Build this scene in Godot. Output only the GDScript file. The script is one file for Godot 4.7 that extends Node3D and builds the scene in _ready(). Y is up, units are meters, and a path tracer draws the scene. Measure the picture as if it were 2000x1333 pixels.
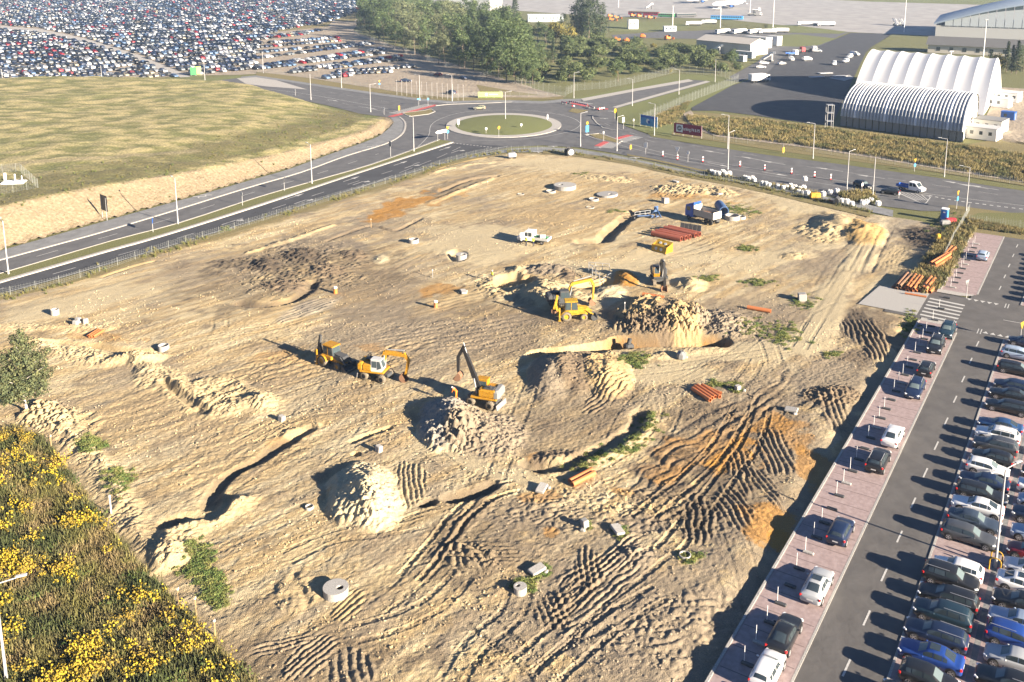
extends Node3D
var M := {}
var rng := RandomNumberGenerator.new()
var fields := []
var nA := FastNoiseLite.new()
var nB := FastNoiseLite.new()
var nC := FastNoiseLite.new()
var nD := FastNoiseLite.new()
const SUN_AZ := 36.5
const SUN_EL := 17.0
func _ready():
	rng.seed = 7
	var cam := Camera3D.new()
	cam.name = "camera"
	cam.projection = Camera3D.PROJECTION_FRUSTUM
	cam.near = 1.0
	cam.far = 9000.0
	cam.size = 1333.0 / 1855.0
	cam.frustum_offset = Vector2(-40.0 / 1855.0, -406.5 / 1855.0)
	cam.position = Vector3(0, 54, 0)
	cam.rotation = Vector3(-atan(365.0 / 1855.0), 0, 0)
	add_child(cam)
	cam.current = true
	var env := Environment.new()
	env.background_mode = Environment.BG_SKY
	var sm := ProceduralSkyMaterial.new()
	sm.sky_top_color = Color(0.28, 0.42, 0.64)
	sm.sky_horizon_color = Color(0.60, 0.69, 0.78)
	sm.sky_curve = 0.12
	sm.ground_bottom_color = Color(0.32, 0.30, 0.26)
	sm.ground_horizon_color = Color(0.45, 0.52, 0.60)
	sm.sky_energy_multiplier = 0.52
	env.sky = Sky.new()
	env.sky.sky_material = sm
	env.tonemap_mode = Environment.TONE_MAPPER_LINEAR
	env.tonemap_exposure = 4.3
	env.sdfgi_enabled = true
	env.ssao_enabled = true
	env.ssil_enabled = true
	env.fog_enabled = true
	env.fog_density = 0.00013
	env.fog_light_color = Color(0.68, 0.80, 0.95)
	var we := WorldEnvironment.new()
	we.name = "environment"
	we.environment = env
	add_child(we)
	var sun := DirectionalLight3D.new()
	sun.name = "sun"
	sun.light_energy = 1.6
	sun.light_color = Color(1.0, 0.93, 0.83)
	sun.light_angular_distance = 0.5
	sun.shadow_enabled = true
	var a := deg_to_rad(SUN_AZ)
	var e := deg_to_rad(SUN_EL)
	sun.look_at_from_position(Vector3.ZERO, Vector3(-cos(a) * cos(e), -sin(e), -sin(a) * cos(e)), Vector3.UP)
	add_child(sun)
	for q in [[nA, 11, 0.02], [nB, 12, 0.11], [nC, 13, 0.55], [nD, 14, 1.5]]:
		q[0].seed = q[1]
		q[0].frequency = q[2]
		q[0].noise_type = FastNoiseLite.TYPE_SIMPLEX_SMOOTH
		q[0].fractal_type = FastNoiseLite.FRACTAL_NONE
	materials()
	terrain()
	roads()
	car_park()
	airport()
	trees()
	machines()
	site_things()
	street_things()
	near_cars()
	far_cars()
	plants()
static func V(x: float, z: float) -> Vector2:
	return Vector2(x, z)
static func W(x: float, y: float, z: float) -> Vector3:
	return Vector3(x, y, z)
func mat(called: String, c: Color, rough := 0.8, metal := 0.0) -> StandardMaterial3D:
	var m := StandardMaterial3D.new()
	m.albedo_color = c.linear_to_srgb()
	m.roughness = rough
	m.metallic = metal
	M[called] = m
	return m
func noise_tex(freq: float, lo: Color, hi: Color, size := 512, octaves := 4, seed_ := 1, mid := 0.5) -> NoiseTexture2D:
	var t := NoiseTexture2D.new()
	t.width = size
	t.height = size
	t.seamless = true
	var n := FastNoiseLite.new()
	n.seed = seed_
	n.frequency = freq
	n.noise_type = FastNoiseLite.TYPE_SIMPLEX_SMOOTH
	n.fractal_octaves = octaves
	t.noise = n
	var g := Gradient.new()
	g.set_color(0, lo)
	g.set_color(1, hi)
	g.add_point(mid, lo.lerp(hi, 0.5))
	t.color_ramp = g
	return t
func bump_tex(freq: float, strength: float, size := 512, seed_ := 3) -> NoiseTexture2D:
	var t := NoiseTexture2D.new()
	t.width = size
	t.height = size
	t.seamless = true
	t.as_normal_map = true
	t.bump_strength = strength
	var n := FastNoiseLite.new()
	n.seed = seed_
	n.frequency = freq
	n.fractal_octaves = 4
	t.noise = n
	return t
func tri_tex(m: StandardMaterial3D, albedo: Texture2D, metres: float, normal: Texture2D = null, nscale := 1.0):
	m.uv1_triplanar = true
	m.uv1_world_triplanar = true
	m.uv1_scale = Vector3.ONE / metres
	if albedo:
		m.albedo_texture = albedo
	if normal:
		m.normal_enabled = true
		m.normal_texture = normal
		m.normal_scale = nscale
	return m
func materials():
	var grain := noise_tex(0.05, Color(0.72, 0.72, 0.72), Color(1, 1, 1), 512, 5, 21)
	var patches := noise_tex(0.012, Color(0.84, 0.84, 0.85), Color(1, 1, 1), 512, 5, 5)
	var bump := bump_tex(0.05, 6.0)
	M.grain = grain
	M.bump = bump
	var soil := mat("soil", Color(1, 1, 1), 0.95)
	soil.vertex_color_use_as_albedo = true
	tri_tex(soil, grain, 4.3, bump_tex(0.06, 10.0, 512, 7), 0.9)
	var turf := mat("turf", Color(1, 1, 1), 1.0)
	turf.vertex_color_use_as_albedo = true
	tri_tex(turf, noise_tex(0.03, Color(0.58, 0.60, 0.52), Color(1, 1, 0.97), 512, 5, 9), 13.0, bump, 1.2)
	tri_tex(mat("asphalt", Color(0.120, 0.121, 0.125), 0.85), patches, 23.0, bump, 0.10)
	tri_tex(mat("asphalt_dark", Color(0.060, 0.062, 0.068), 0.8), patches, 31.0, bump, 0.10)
	tri_tex(mat("asphalt_lot", Color(0.112, 0.107, 0.103), 0.85), patches, 19.0, bump, 0.07)
	tri_tex(mat("pavement", Color(0.215, 0.222, 0.228), 0.9), patches, 17.0, bump, 0.2)
	tri_tex(mat("pale_paving", Color(0.50, 0.48, 0.45), 0.9), grain, 5.0, bump, 0.2)
	tri_tex(mat("concrete", Color(0.46, 0.45, 0.43), 0.9), grain, 4.0, bump, 0.3)
	tri_tex(mat("apron", Color(0.36, 0.35, 0.34), 0.9), patches, 90.0, null)
	tri_tex(mat("pink", Color(0.345, 0.275, 0.272), 0.9), noise_tex(0.03, Color(0.86, 0.84, 0.84), Color(1, 1, 1), 512, 6, 8), 11.0, bump, 0.08)
	tri_tex(mat("grass", Color(0.215, 0.205, 0.075), 1.0), noise_tex(0.04, Color(0.55, 0.6, 0.5), Color(1, 1, 1), 512, 5, 4), 6.0, bump, 1.2)
	tri_tex(mat("grass_green", Color(0.225, 0.235, 0.085), 1.0), M.grass.albedo_texture, 7.0, bump, 1.2)
	tri_tex(mat("dry_grass", Color(0.30, 0.235, 0.11), 1.0), M.grass.albedo_texture, 5.0, bump, 1.4)
	tri_tex(mat("gravel", Color(0.34, 0.285, 0.215), 0.95), patches, 37.0, bump, 0.5)
	tri_tex(mat("joint", Color(0.24, 0.18, 0.18), 0.95), grain, 3.0, null)
	mat("paint", Color(0.62, 0.62, 0.60), 0.7)
	tri_tex(M.paint, noise_tex(0.05, Color(0.72, 0.72, 0.72), Color(1, 1, 1), 256, 4, 14), 2.0, null)
	mat("paint_red", Color(0.42, 0.075, 0.07), 0.8)
	mat("white", Color(0.74, 0.75, 0.76), 0.5)
	mat("tent", Color(0.64, 0.645, 0.65), 0.6)
	mat("steel", Color(0.42, 0.43, 0.44), 0.45, 0.4)
	mat("post", Color(0.40, 0.40, 0.41), 0.55)
	mat("mesh_wire", Color(0.30, 0.32, 0.31), 0.6, 0.2)
	mat("rubber", Color(0.022, 0.022, 0.023), 0.8)
	mat("dusty_rubber", Color(0.17, 0.145, 0.11), 0.95)
	mat("rim", Color(0.50, 0.51, 0.53), 0.35, 0.5)
	mat("black", Color(0.018, 0.018, 0.02), 0.5)
	mat("dark_grey", Color(0.055, 0.058, 0.062), 0.6)
	mat("mid_grey", Color(0.20, 0.205, 0.21), 0.6)
	mat("light_grey", Color(0.44, 0.45, 0.46), 0.6)
	mat("windscreen", Color(0.13, 0.17, 0.18), 0.08)
	mat("glass", Color(0.035, 0.048, 0.056), 0.06)
	M.glass.metallic_specular = 0.8
	mat("cab_glass", Color(0.05, 0.07, 0.08), 0.08)
	mat("machine_yellow", Color(0.62, 0.33, 0.02), 0.5)
	mat("bright_yellow", Color(0.66, 0.42, 0.025), 0.6)
	var dirt := noise_tex(0.03, Color(0.52, 0.47, 0.42), Color(1, 1, 1), 256, 5, 40, 0.35)
	tri_tex(M.bright_yellow, dirt, 2.3)
	tri_tex(M.machine_yellow, dirt, 1.9)
	mat("orange", Color(0.62, 0.17, 0.03), 0.6)
	mat("pipe_orange", Color(0.46, 0.16, 0.055), 0.6)
	mat("pipe_red", Color(0.30, 0.085, 0.05), 0.7)
	mat("pipe_blue", Color(0.05, 0.10, 0.22), 0.5)
	mat("blue", Color(0.02, 0.10, 0.42), 0.5)
	mat("cab_blue", Color(0.015, 0.075, 0.40), 0.4)
	mat("sky_blue", Color(0.05, 0.25, 0.52), 0.5)
	mat("red", Color(0.42, 0.02, 0.03), 0.5)
	mat("crimson", Color(0.25, 0.008, 0.04), 0.6)
	mat("lime", Color(0.52, 0.72, 0.18), 0.6)
	mat("green", Color(0.05, 0.22, 0.09), 0.7)
	mat("hivis", Color(0.72, 0.78, 0.03), 0.7)
	mat("skin", Color(0.45, 0.27, 0.19), 0.7)
	mat("navy_cloth", Color(0.03, 0.035, 0.06), 0.9)
	mat("tail_red", Color(0.50, 0.02, 0.02), 0.25)
	mat("lamp_clear", Color(0.70, 0.72, 0.74), 0.12)
	mat("plate", Color(0.72, 0.72, 0.70), 0.5)
	mat("bag", Color(0.62, 0.63, 0.63), 0.85)
	mat("wood", Color(0.36, 0.25, 0.13), 0.85)
	mat("rust", Color(0.22, 0.12, 0.07), 0.8)
	mat("grey_roof", Color(0.40, 0.38, 0.35), 0.8)
	mat("wall_cream", Color(0.56, 0.53, 0.47), 0.8)
	mat("wall_blue", Color(0.42, 0.47, 0.52), 0.8)
	mat("roof_blue", Color(0.30, 0.37, 0.46), 0.5)
	mat("dark_roof", Color(0.11, 0.11, 0.11), 0.8)
	mat("bark", Color(0.16, 0.13, 0.10), 0.9)
	mat("birch_bark", Color(0.52, 0.49, 0.44), 0.8)
	var leaf := mat("leaf", Color(1, 1, 1), 0.75)
	leaf.vertex_color_use_as_albedo = true
	leaf.backlight_enabled = true
	leaf.backlight = Color(0.10, 0.12, 0.03)
	var vc := mat("tinted", Color(1, 1, 1), 0.35)
	vc.vertex_color_use_as_albedo = true
	var vr := mat("tinted_rough", Color(1, 1, 1), 0.9)
	vr.vertex_color_use_as_albedo = true
class MB:
	var st := SurfaceTool.new()
	var n := 0
	func _init():
		st.begin(Mesh.PRIMITIVE_TRIANGLES)
		st.set_smooth_group(-1)
	func smooth(on: bool):
		st.set_smooth_group(1 if on else -1)
		return self
	func col(c: Color):
		st.set_color(c)
		return self
	func tri(a: Vector3, b: Vector3, c: Vector3):
		st.add_vertex(a)
		st.add_vertex(c)
		st.add_vertex(b)
		n += 1
	func quad(a: Vector3, b: Vector3, c: Vector3, d: Vector3):
		tri(a, b, c)
		tri(a, c, d)
	func bx(c: Vector3, s: Vector3, bs := Basis.IDENTITY, bev := 0.0):
		var h := s / 2.0
		if bev <= 0.0:
			var p := []
			for i in 8:
				p.append(c + bs * Vector3(h.x if i & 1 else -h.x, h.y if i & 2 else -h.y, h.z if i & 4 else -h.z))
			quad(p[4], p[5], p[7], p[6])
			quad(p[1], p[0], p[2], p[3])
			quad(p[5], p[1], p[3], p[7])
			quad(p[0], p[4], p[6], p[2])
			quad(p[6], p[7], p[3], p[2])
			quad(p[0], p[1], p[5], p[4])
			return self
		var b := minf(bev, minf(h.x, minf(h.y, h.z)) * 0.95)
		var rings := []
		for r in [[-h.y, b], [-h.y + b, 0.0], [h.y - b, 0.0], [h.y, b]]:
			var x: float = h.x - r[1]
			var z: float = h.z - r[1]
			var ring := []
			for q in [[-x, -z + b], [-x + b, -z], [x - b, -z], [x, -z + b], [x, z - b], [x - b, z], [-x + b, z], [-x, z - b]]:
				ring.append(c + bs * Vector3(q[0], r[0], q[1]))
			rings.append(ring)
		loft(rings, true, true)
		return self
	func loft(rings: Array, closed := true, caps := true):
		for i in rings.size() - 1:
			var a: Array = rings[i]
			var b: Array = rings[i + 1]
			var m := a.size()
			for k in (m if closed else m - 1):
				var l := (k + 1) % m
				quad(a[l], a[k], b[k], b[l])
		if caps:
			cap(rings[0], false)
			cap(rings[-1], true)
		return self
	func cap(ring: Array, end: bool):
		for k in range(1, ring.size() - 1):
			if end:
				tri(ring[0], ring[k + 1], ring[k])
			else:
				tri(ring[0], ring[k], ring[k + 1])
	func tube(a: Vector3, b: Vector3, r0: float, r1 := -1.0, sides := 8, caps := true):
		if r1 < 0.0:
			r1 = r0
		var d := (b - a).normalized()
		var u := d.cross(Vector3.UP if absf(d.y) < 0.9 else Vector3.RIGHT).normalized()
		var w := d.cross(u)
		var ra := []
		var rb := []
		for k in sides:
			var t := -TAU * k / sides
			var o := u * cos(t) + w * sin(t)
			ra.append(a + o * r0)
			rb.append(b + o * r1)
		smooth(sides > 5)
		for k in sides:
			var l := (k + 1) % sides
			quad(ra[l], ra[k], rb[k], rb[l])
		smooth(false)
		if caps:
			cap(ra, false)
			cap(rb, true)
		return self
	func pipe(a: Vector3, b: Vector3, ro: float, ri: float, sides := 12):
		var d := (b - a).normalized()
		var u := d.cross(Vector3.UP if absf(d.y) < 0.9 else Vector3.RIGHT).normalized()
		var w := d.cross(u)
		var R := [[], [], [], []]
		for k in sides:
			var t := -TAU * k / sides
			var o := u * cos(t) + w * sin(t)
			R[0].append(a + o * ro)
			R[1].append(b + o * ro)
			R[2].append(b + o * ri)
			R[3].append(a + o * ri)
		for i in 4:
			var p: Array = R[i]
			var q: Array = R[(i + 1) % 4]
			smooth(i % 2 == 0)
			for k in sides:
				var l := (k + 1) % sides
				quad(p[l], p[k], q[k], q[l])
		smooth(false)
		return self
	func prism(outline: Array, d: float, t := Transform3D.IDENTITY):
		var pl := PackedVector2Array(outline)
		if Geometry2D.is_polygon_clockwise(pl):
			pl.reverse()
		var idx := Geometry2D.triangulate_polygon(pl)
		var m := pl.size()
		for k in range(0, idx.size(), 3):
			var a := pl[idx[k]]
			var b := pl[idx[k + 1]]
			var c := pl[idx[k + 2]]
			if (b - a).cross(c - a) < 0:
				var s := b
				b = c
				c = s
			tri(t * Vector3(a.x, a.y, d / 2), t * Vector3(b.x, b.y, d / 2), t * Vector3(c.x, c.y, d / 2))
			tri(t * Vector3(a.x, a.y, -d / 2), t * Vector3(c.x, c.y, -d / 2), t * Vector3(b.x, b.y, -d / 2))
		for k in m:
			var a := pl[k]
			var b := pl[(k + 1) % m]
			quad(t * Vector3(a.x, a.y, d / 2), t * Vector3(a.x, a.y, -d / 2), t * Vector3(b.x, b.y, -d / 2), t * Vector3(b.x, b.y, d / 2))
		return self
	func lathe(prof: Array, at := Vector3.ZERO, sides := 14, sm := true):
		smooth(sm)
		for i in prof.size() - 1:
			for k in sides:
				var t0 := TAU * k / sides
				var t1 := TAU * (k + 1) / sides
				var p: Vector2 = prof[i]
				var q: Vector2 = prof[i + 1]
				var a := at + Vector3(p.x * cos(t0), p.y, p.x * sin(t0))
				var b := at + Vector3(p.x * cos(t1), p.y, p.x * sin(t1))
				var c := at + Vector3(q.x * cos(t1), q.y, q.x * sin(t1))
				var d := at + Vector3(q.x * cos(t0), q.y, q.x * sin(t0))
				if p.x > 0.0:
					tri(b, a, d) if q.x > 0.0 else tri(b, a, d)
				if q.x > 0.0:
					tri(b, d, c)
		smooth(false)
		return self
	func done() -> ArrayMesh:
		st.generate_normals()
		return st.commit()
func obj(called: String, mesh: Mesh, m: Material, parent: Node = self) -> MeshInstance3D:
	var o := MeshInstance3D.new()
	o.name = called if parent != self else numbered(called)
	o.mesh = mesh
	o.material_override = m
	if parent != self:
		o.name = sub_name(parent, called)
	parent.add_child(o, true)
	return o
var taken := {}
func numbered(called: String) -> String:
	if not taken.has(called):
		taken[called] = 0
		return called
	taken[called] += 1
	return "%s_%03d" % [called, taken[called]]
func sub_name(p: Node, called: String) -> String:
	if not p.has_node(NodePath(called)):
		return called
	var k := 1
	while p.has_node(NodePath("%s_%03d" % [called, k])):
		k += 1
	return "%s_%03d" % [called, k]
func tag(o: Node, label: String, category: String, group := "", kind := ""):
	if label:
		o.set_meta("label", label)
	if category:
		o.set_meta("category", category)
	if group:
		o.set_meta("group", group)
	if kind:
		o.set_meta("kind", kind)
	return o
func thing(called: String, label: String, category: String, at: Vector3, turn := 0.0, group := "") -> Node3D:
	var o := Node3D.new()
	o.name = numbered(called)
	add_child(o)
	o.position = at
	o.rotation.y = turn
	tag(o, label, category, group)
	return o
func dup(o: Node3D, called: String, label: String, at: Vector3, turn := 0.0) -> Node3D:
	var r: Node3D = o.duplicate()
	r.name = numbered(called)
	add_child(r)
	r.position = at
	r.rotation.y = turn
	r.set_meta("label", label)
	return r
func struct(called: String, mesh: Mesh, m: Material) -> MeshInstance3D:
	var o := obj(called, mesh, m)
	o.set_meta("kind", "structure")
	return o
func gy(p: Vector2) -> float:
	for f in fields:
		if f.has(p.x, p.y):
			return f.at(p.x, p.y)
	return 0.0
func on(p: Vector2, up := 0.0) -> Vector3:
	return W(p.x, gy(p) + up, p.y)
func facing(a: Vector2, b: Vector2) -> float:
	return -(b - a).angle()
func fair(poly: Array, k := 4) -> Array:
	var r := []
	for i in poly.size() - 1:
		var p0: Vector2 = poly[maxi(i - 1, 0)]
		var p3: Vector2 = poly[mini(i + 2, poly.size() - 1)]
		for s in k:
			r.append(poly[i].cubic_interpolate(poly[i + 1], p0, p3, float(s) / k))
	r.append(poly[-1])
	return r
func sheet_mesh(poly: Array, y: float) -> ArrayMesh:
	var pl := PackedVector2Array(poly)
	var idx := Geometry2D.triangulate_polygon(pl)
	if idx.is_empty():
		print("cannot triangulate at ", poly[0])
	var mb := MB.new()
	for k in range(0, idx.size(), 3):
		var a := pl[idx[k]]
		var b := pl[idx[k + 1]]
		var c := pl[idx[k + 2]]
		if (b - a).cross(c - a) > 0:
			var s := b
			b = c
			c = s
		mb.tri(W(a.x, y, a.y), W(b.x, y, b.y), W(c.x, y, c.y))
	return mb.done()
func sheet(called: String, poly: Array, y: float, m: Material) -> MeshInstance3D:
	return struct(called, sheet_mesh(poly, y), m)
func between(called: String, a: Array, b: Array, y: float, m: Material) -> MeshInstance3D:
	var p := a.duplicate()
	var q := b.duplicate()
	q.reverse()
	p.append_array(q)
	return sheet(called, p, y, m)
func band(mb: MB, line: Array, w: float, y: float, dash := 0.0, gap := 0.0):
	var run := 0.0
	for i in line.size() - 1:
		var a: Vector2 = line[i]
		var b: Vector2 = line[i + 1]
		var d := (b - a).normalized()
		var s := Vector2(-d.y, d.x) * w / 2
		var l := a.distance_to(b)
		var t := 0.0
		while t < l - 0.001:
			var step := l - t
			var draw := true
			if dash > 0.0:
				var ph := fmod(run + t, dash + gap)
				draw = ph < dash
				step = minf(step, (dash - ph) if draw else (dash + gap - ph))
				step = maxf(step, 0.01)
			if draw:
				var p := a + d * t
				var q := a + d * (t + step)
				mb.quad(W(p.x - s.x, y, p.y - s.y), W(p.x + s.x, y, p.y + s.y), W(q.x + s.x, y, q.y + s.y), W(q.x - s.x, y, q.y - s.y))
			t += step
		run += l
func kerb(called: String, line: Array, w: float, y0: float, y1: float, m: Material) -> MeshInstance3D:
	var mb := MB.new()
	var L := []
	var R := []
	for i in line.size():
		var d: Vector2 = (line[mini(i + 1, line.size() - 1)] - line[maxi(i - 1, 0)]).normalized()
		var s := Vector2(-d.y, d.x) * w / 2
		L.append(line[i] - s)
		R.append(line[i] + s)
	for i in line.size() - 1:
		var a: Vector2 = L[i]
		var b: Vector2 = R[i]
		var c: Vector2 = R[i + 1]
		var d: Vector2 = L[i + 1]
		mb.quad(W(a.x, y1, a.y), W(b.x, y1, b.y), W(c.x, y1, c.y), W(d.x, y1, d.y))
		mb.quad(W(a.x, y0, a.y), W(a.x, y1, a.y), W(d.x, y1, d.y), W(d.x, y0, d.y))
		mb.quad(W(b.x, y1, b.y), W(b.x, y0, b.y), W(c.x, y0, c.y), W(c.x, y1, c.y))
	return struct(called, mb.done(), m)
const ORD := ["first", "second", "third", "fourth", "fifth", "sixth", "seventh", "eighth", "ninth", "tenth", "eleventh", "twelfth", "thirteenth", "fourteenth", "fifteenth", "sixteenth", "seventeenth", "eighteenth", "nineteenth"]
const TENS := ["", "", "twenty", "thirty", "forty", "fifty", "sixty", "seventy", "eighty", "ninety"]
func nth(i: int) -> String:
	if i < 19:
		return ORD[i]
	var k := i + 1
	if k % 10 == 0:
		return TENS[k / 10].trim_suffix("y") + "ieth"
	return TENS[k / 10] + "-" + ORD[k % 10 - 1]
const SAND_PALE := Color(0.62, 0.525, 0.335)
const SAND := Color(0.56, 0.445, 0.255)
const SAND_TAN := Color(0.47, 0.345, 0.175)
const SOIL := Color(0.22, 0.168, 0.108)
const GREY_SOIL := Color(0.305, 0.250, 0.178)
const DARK := Color(0.115, 0.088, 0.062)
const ORANGE := Color(0.47, 0.235, 0.040)
const CLAY := Color(0.36, 0.33, 0.285)
const OLIVE := Color(0.105, 0.115, 0.035)
class Field:
	const DARKER := Color(0.16, 0.115, 0.075)
	var o: Vector2
	var st: float
	var nx: int
	var nz: int
	var H := PackedFloat32Array()
	var C := PackedColorArray()
	var E := PackedFloat32Array()
	var F := PackedFloat32Array()
	var K := PackedByteArray()
	func _init(a: Vector2, b: Vector2, step: float):
		o = a
		st = step
		nx = int(round((b.x - a.x) / step)) + 1
		nz = int(round((b.y - a.y) / step)) + 1
		H.resize(nx * nz)
		C.resize(nx * nz)
		E.resize(nx * nz)
		F.resize(nx * nz)
		K.resize(nx * nz)
	func has(x: float, z: float) -> bool:
		var i := int((x - o.x) / st)
		var j := int((z - o.y) / st)
		return i >= 0 and j >= 0 and i < nx - 1 and j < nz - 1 and K[j * nx + i] > 0
	func at(x: float, z: float) -> float:
		var u := (x - o.x) / st
		var v := (z - o.y) / st
		var i := int(u)
		var j := int(v)
		u -= i
		v -= j
		var k := j * nx + i
		return lerpf(lerpf(H[k], H[k + 1], u), lerpf(H[k + nx], H[k + nx + 1], u), v)
	func cells(T: Transform2D, reach: float) -> Rect2i:
		var e := Vector2(absf(T.x.x) + absf(T.y.x), absf(T.x.y) + absf(T.y.y)) * reach
		var a := (T.origin - e - o) / st
		var b := (T.origin + e - o) / st
		var p := Vector2i(maxi(int(a.x), 0), maxi(int(a.y), 0))
		var q := Vector2i(mini(int(b.x) + 1, nx), mini(int(b.y) + 1, nz))
		return Rect2i(p, Vector2i(maxi(q.x - p.x, 0), maxi(q.y - p.y, 0)))
	func paint(T: Transform2D, c: Color, amount := 1.0, ragged := 0.5):
		var I := T.affine_inverse()
		var r := cells(T, 1.5)
		for j in range(r.position.y, r.end.y):
			for i in range(r.position.x, r.end.x):
				var k := j * nx + i
				var d := (I * Vector2(o.x + i * st, o.y + j * st)).length() + ragged * E[k] + 0.35 * F[k] * ragged
				if d < 1.15:
					C[k] = C[k].lerp(c, amount * smoothstep(1.15, 0.75, d))
	func heap(T: Transform2D, h: float, c: Color, rough := 0.12, amount := 1.0, blunt := 0.15):
		var I := T.affine_inverse()
		var r := cells(T, 1.35)
		for j in range(r.position.y, r.end.y):
			for i in range(r.position.x, r.end.x):
				var k := j * nx + i
				var d := (I * Vector2(o.x + i * st, o.y + j * st)).length() + 0.16 * E[k]
				if d < 1.1:
					var p := 1.0 - sqrt(d * d + blunt * blunt) + blunt * 0.5
					if p > 0.0:
						H[k] += 0.78 * h * p + 0.8 * rough * F[k] * smoothstep(0.0, 0.25, p)
					C[k] = C[k].lerp(c, amount * smoothstep(1.1, 0.85, d + 0.2 * F[k]))
	func pit(T: Transform2D, depth: float, c: Color, amount := 0.8, wall := 0.35):
		var I := T.affine_inverse()
		var r := cells(T, 1.3)
		for j in range(r.position.y, r.end.y):
			for i in range(r.position.x, r.end.x):
				var k := j * nx + i
				var d := (I * Vector2(o.x + i * st, o.y + j * st)).length() + 0.2 * E[k]
				if d < 1.2:
					H[k] -= depth * smoothstep(1.0, 1.0 - wall, d)
					C[k] = C[k].lerp(c, amount * smoothstep(1.1, 0.8, d))
	func ridge(line: Array, w: float, h: float, c: Color, amount := 0.8, jitter := 0.4, flat := 0.0):
		var best := {}
		for s in line.size() - 1:
			var a: Vector2 = line[s]
			var b: Vector2 = line[s + 1]
			var ab := b - a
			var l2 := ab.length_squared()
			var lo := Vector2(minf(a.x, b.x), minf(a.y, b.y)) - Vector2(w, w) * 1.6
			var hi := Vector2(maxf(a.x, b.x), maxf(a.y, b.y)) + Vector2(w, w) * 1.6
			for j in range(maxi(int((lo.y - o.y) / st), 0), mini(int((hi.y - o.y) / st) + 1, nz)):
				for i in range(maxi(int((lo.x - o.x) / st), 0), mini(int((hi.x - o.x) / st) + 1, nx)):
					var p := Vector2(o.x + i * st, o.y + j * st)
					var d := p.distance_to(a + ab * clampf((p - a).dot(ab) / l2, 0.0, 1.0)) / w
					if d < 1.6:
						var k := j * nx + i
						if d < best.get(k, 9.0):
							best[k] = d
		for k in best:
			var d: float = best[k] + 0.55 * E[k] * jitter
			if d < 1.2:
				var f := smoothstep(1.0, flat, d) if flat > 0.0 else smoothstep(1.1, 0.1, d)
				H[k] += h * f * (1.0 + jitter * (0.8 * E[k] + 0.35 * F[k]))
				C[k] = C[k].lerp(c.lerp(DARKER, clampf(0.25 + 0.9 * F[k] + 0.5 * E[k], 0.0, 0.7)) if flat > 0.0 else c, amount * smoothstep(1.15, 0.6, d))
	func ruts(T: Transform2D, period: float, depth: float, c: Color, amount := 0.5, wave := 1.0):
		var I := T.affine_inverse()
		var r := cells(T, 1.2)
		var across := T.x.normalized().orthogonal()
		for j in range(r.position.y, r.end.y):
			for i in range(r.position.x, r.end.x):
				var k := j * nx + i
				var p := Vector2(o.x + i * st, o.y + j * st)
				var d := (I * p).length() + 0.35 * E[k]
				if d < 1.1:
					var w := smoothstep(1.1, 0.8, d)
					var ph := (p - T.origin).dot(across) / period + wave * (0.55 * E[k] + 0.10 * F[k])
					var s := minf(absf(fposmod(ph, 1.0) * 2.0 - 1.0) * 1.35, 1.0)
					H[k] += 0.72 * depth * w * (s * s * (3.0 - 2.0 * s) - 0.5) * (0.9 + 0.5 * F[k])
					C[k] = C[k].lerp(c, amount * w)
	func tracks(line: Array, gauge: float, w: float, depth: float, lug := 0.36):
		var run := 0.0
		for s in line.size() - 1:
			var a: Vector2 = line[s]
			var b: Vector2 = line[s + 1]
			var l := a.distance_to(b)
			var d := (b - a) / l
			var nn := Vector2(-d.y, d.x)
			var m := gauge + w + 0.4
			var lo := Vector2(minf(a.x, b.x), minf(a.y, b.y)) - Vector2(m, m)
			var hi := Vector2(maxf(a.x, b.x), maxf(a.y, b.y)) + Vector2(m, m)
			for j in range(maxi(int((lo.y - o.y) / st), 0), mini(int((hi.y - o.y) / st) + 1, nz)):
				for i in range(maxi(int((lo.x - o.x) / st), 0), mini(int((hi.x - o.x) / st) + 1, nx)):
					var q := Vector2(o.x + i * st, o.y + j * st) - a
					var t := q.dot(d)
					if t < 0.0 or t >= l:
						continue
					var y := q.dot(nn)
					var e := absf(absf(y) - gauge / 2)
					if e < w * 0.9:
						var k := j * nx + i
						if e < w / 2:
							H[k] -= depth * (0.7 + 0.3 * sin((run + t + 0.5 * absf(y)) * TAU / lug))
							C[k] = C[k].darkened(0.10)
						else:
							H[k] += depth * 0.6 * (1.0 - (e - w / 2) / (w * 0.4))
			run += l
	func mesh() -> ArrayMesh:
		var V := PackedVector3Array()
		var N := PackedVector3Array()
		var CC := PackedColorArray()
		var at_ := PackedInt32Array()
		at_.resize(nx * nz)
		at_.fill(-1)
		for j in nz:
			for i in nx:
				var k := j * nx + i
				if K[k] == 0:
					continue
				at_[k] = V.size()
				V.append(Vector3(o.x + i * st, H[k], o.y + j * st))
				var l := H[k - 1] if i > 0 else H[k]
				var r := H[k + 1] if i < nx - 1 else H[k]
				var u := H[k - nx] if j > 0 else H[k]
				var d := H[k + nx] if j < nz - 1 else H[k]
				N.append(Vector3(l - r, 2.0 * st, u - d).normalized())
				CC.append(C[k])
		var X := PackedInt32Array()
		for j in nz - 1:
			for i in nx - 1:
				var k := j * nx + i
				var a := at_[k]
				var b := at_[k + 1]
				var c := at_[k + nx]
				var d := at_[k + nx + 1]
				if a < 0 or b < 0 or c < 0 or d < 0:
					continue
				X.append(a)
				X.append(b)
				X.append(c)
				X.append(b)
				X.append(d)
				X.append(c)
		var arr := []
		arr.resize(Mesh.ARRAY_MAX)
		arr[Mesh.ARRAY_VERTEX] = V
		arr[Mesh.ARRAY_NORMAL] = N
		arr[Mesh.ARRAY_COLOR] = CC
		arr[Mesh.ARRAY_INDEX] = X
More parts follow.
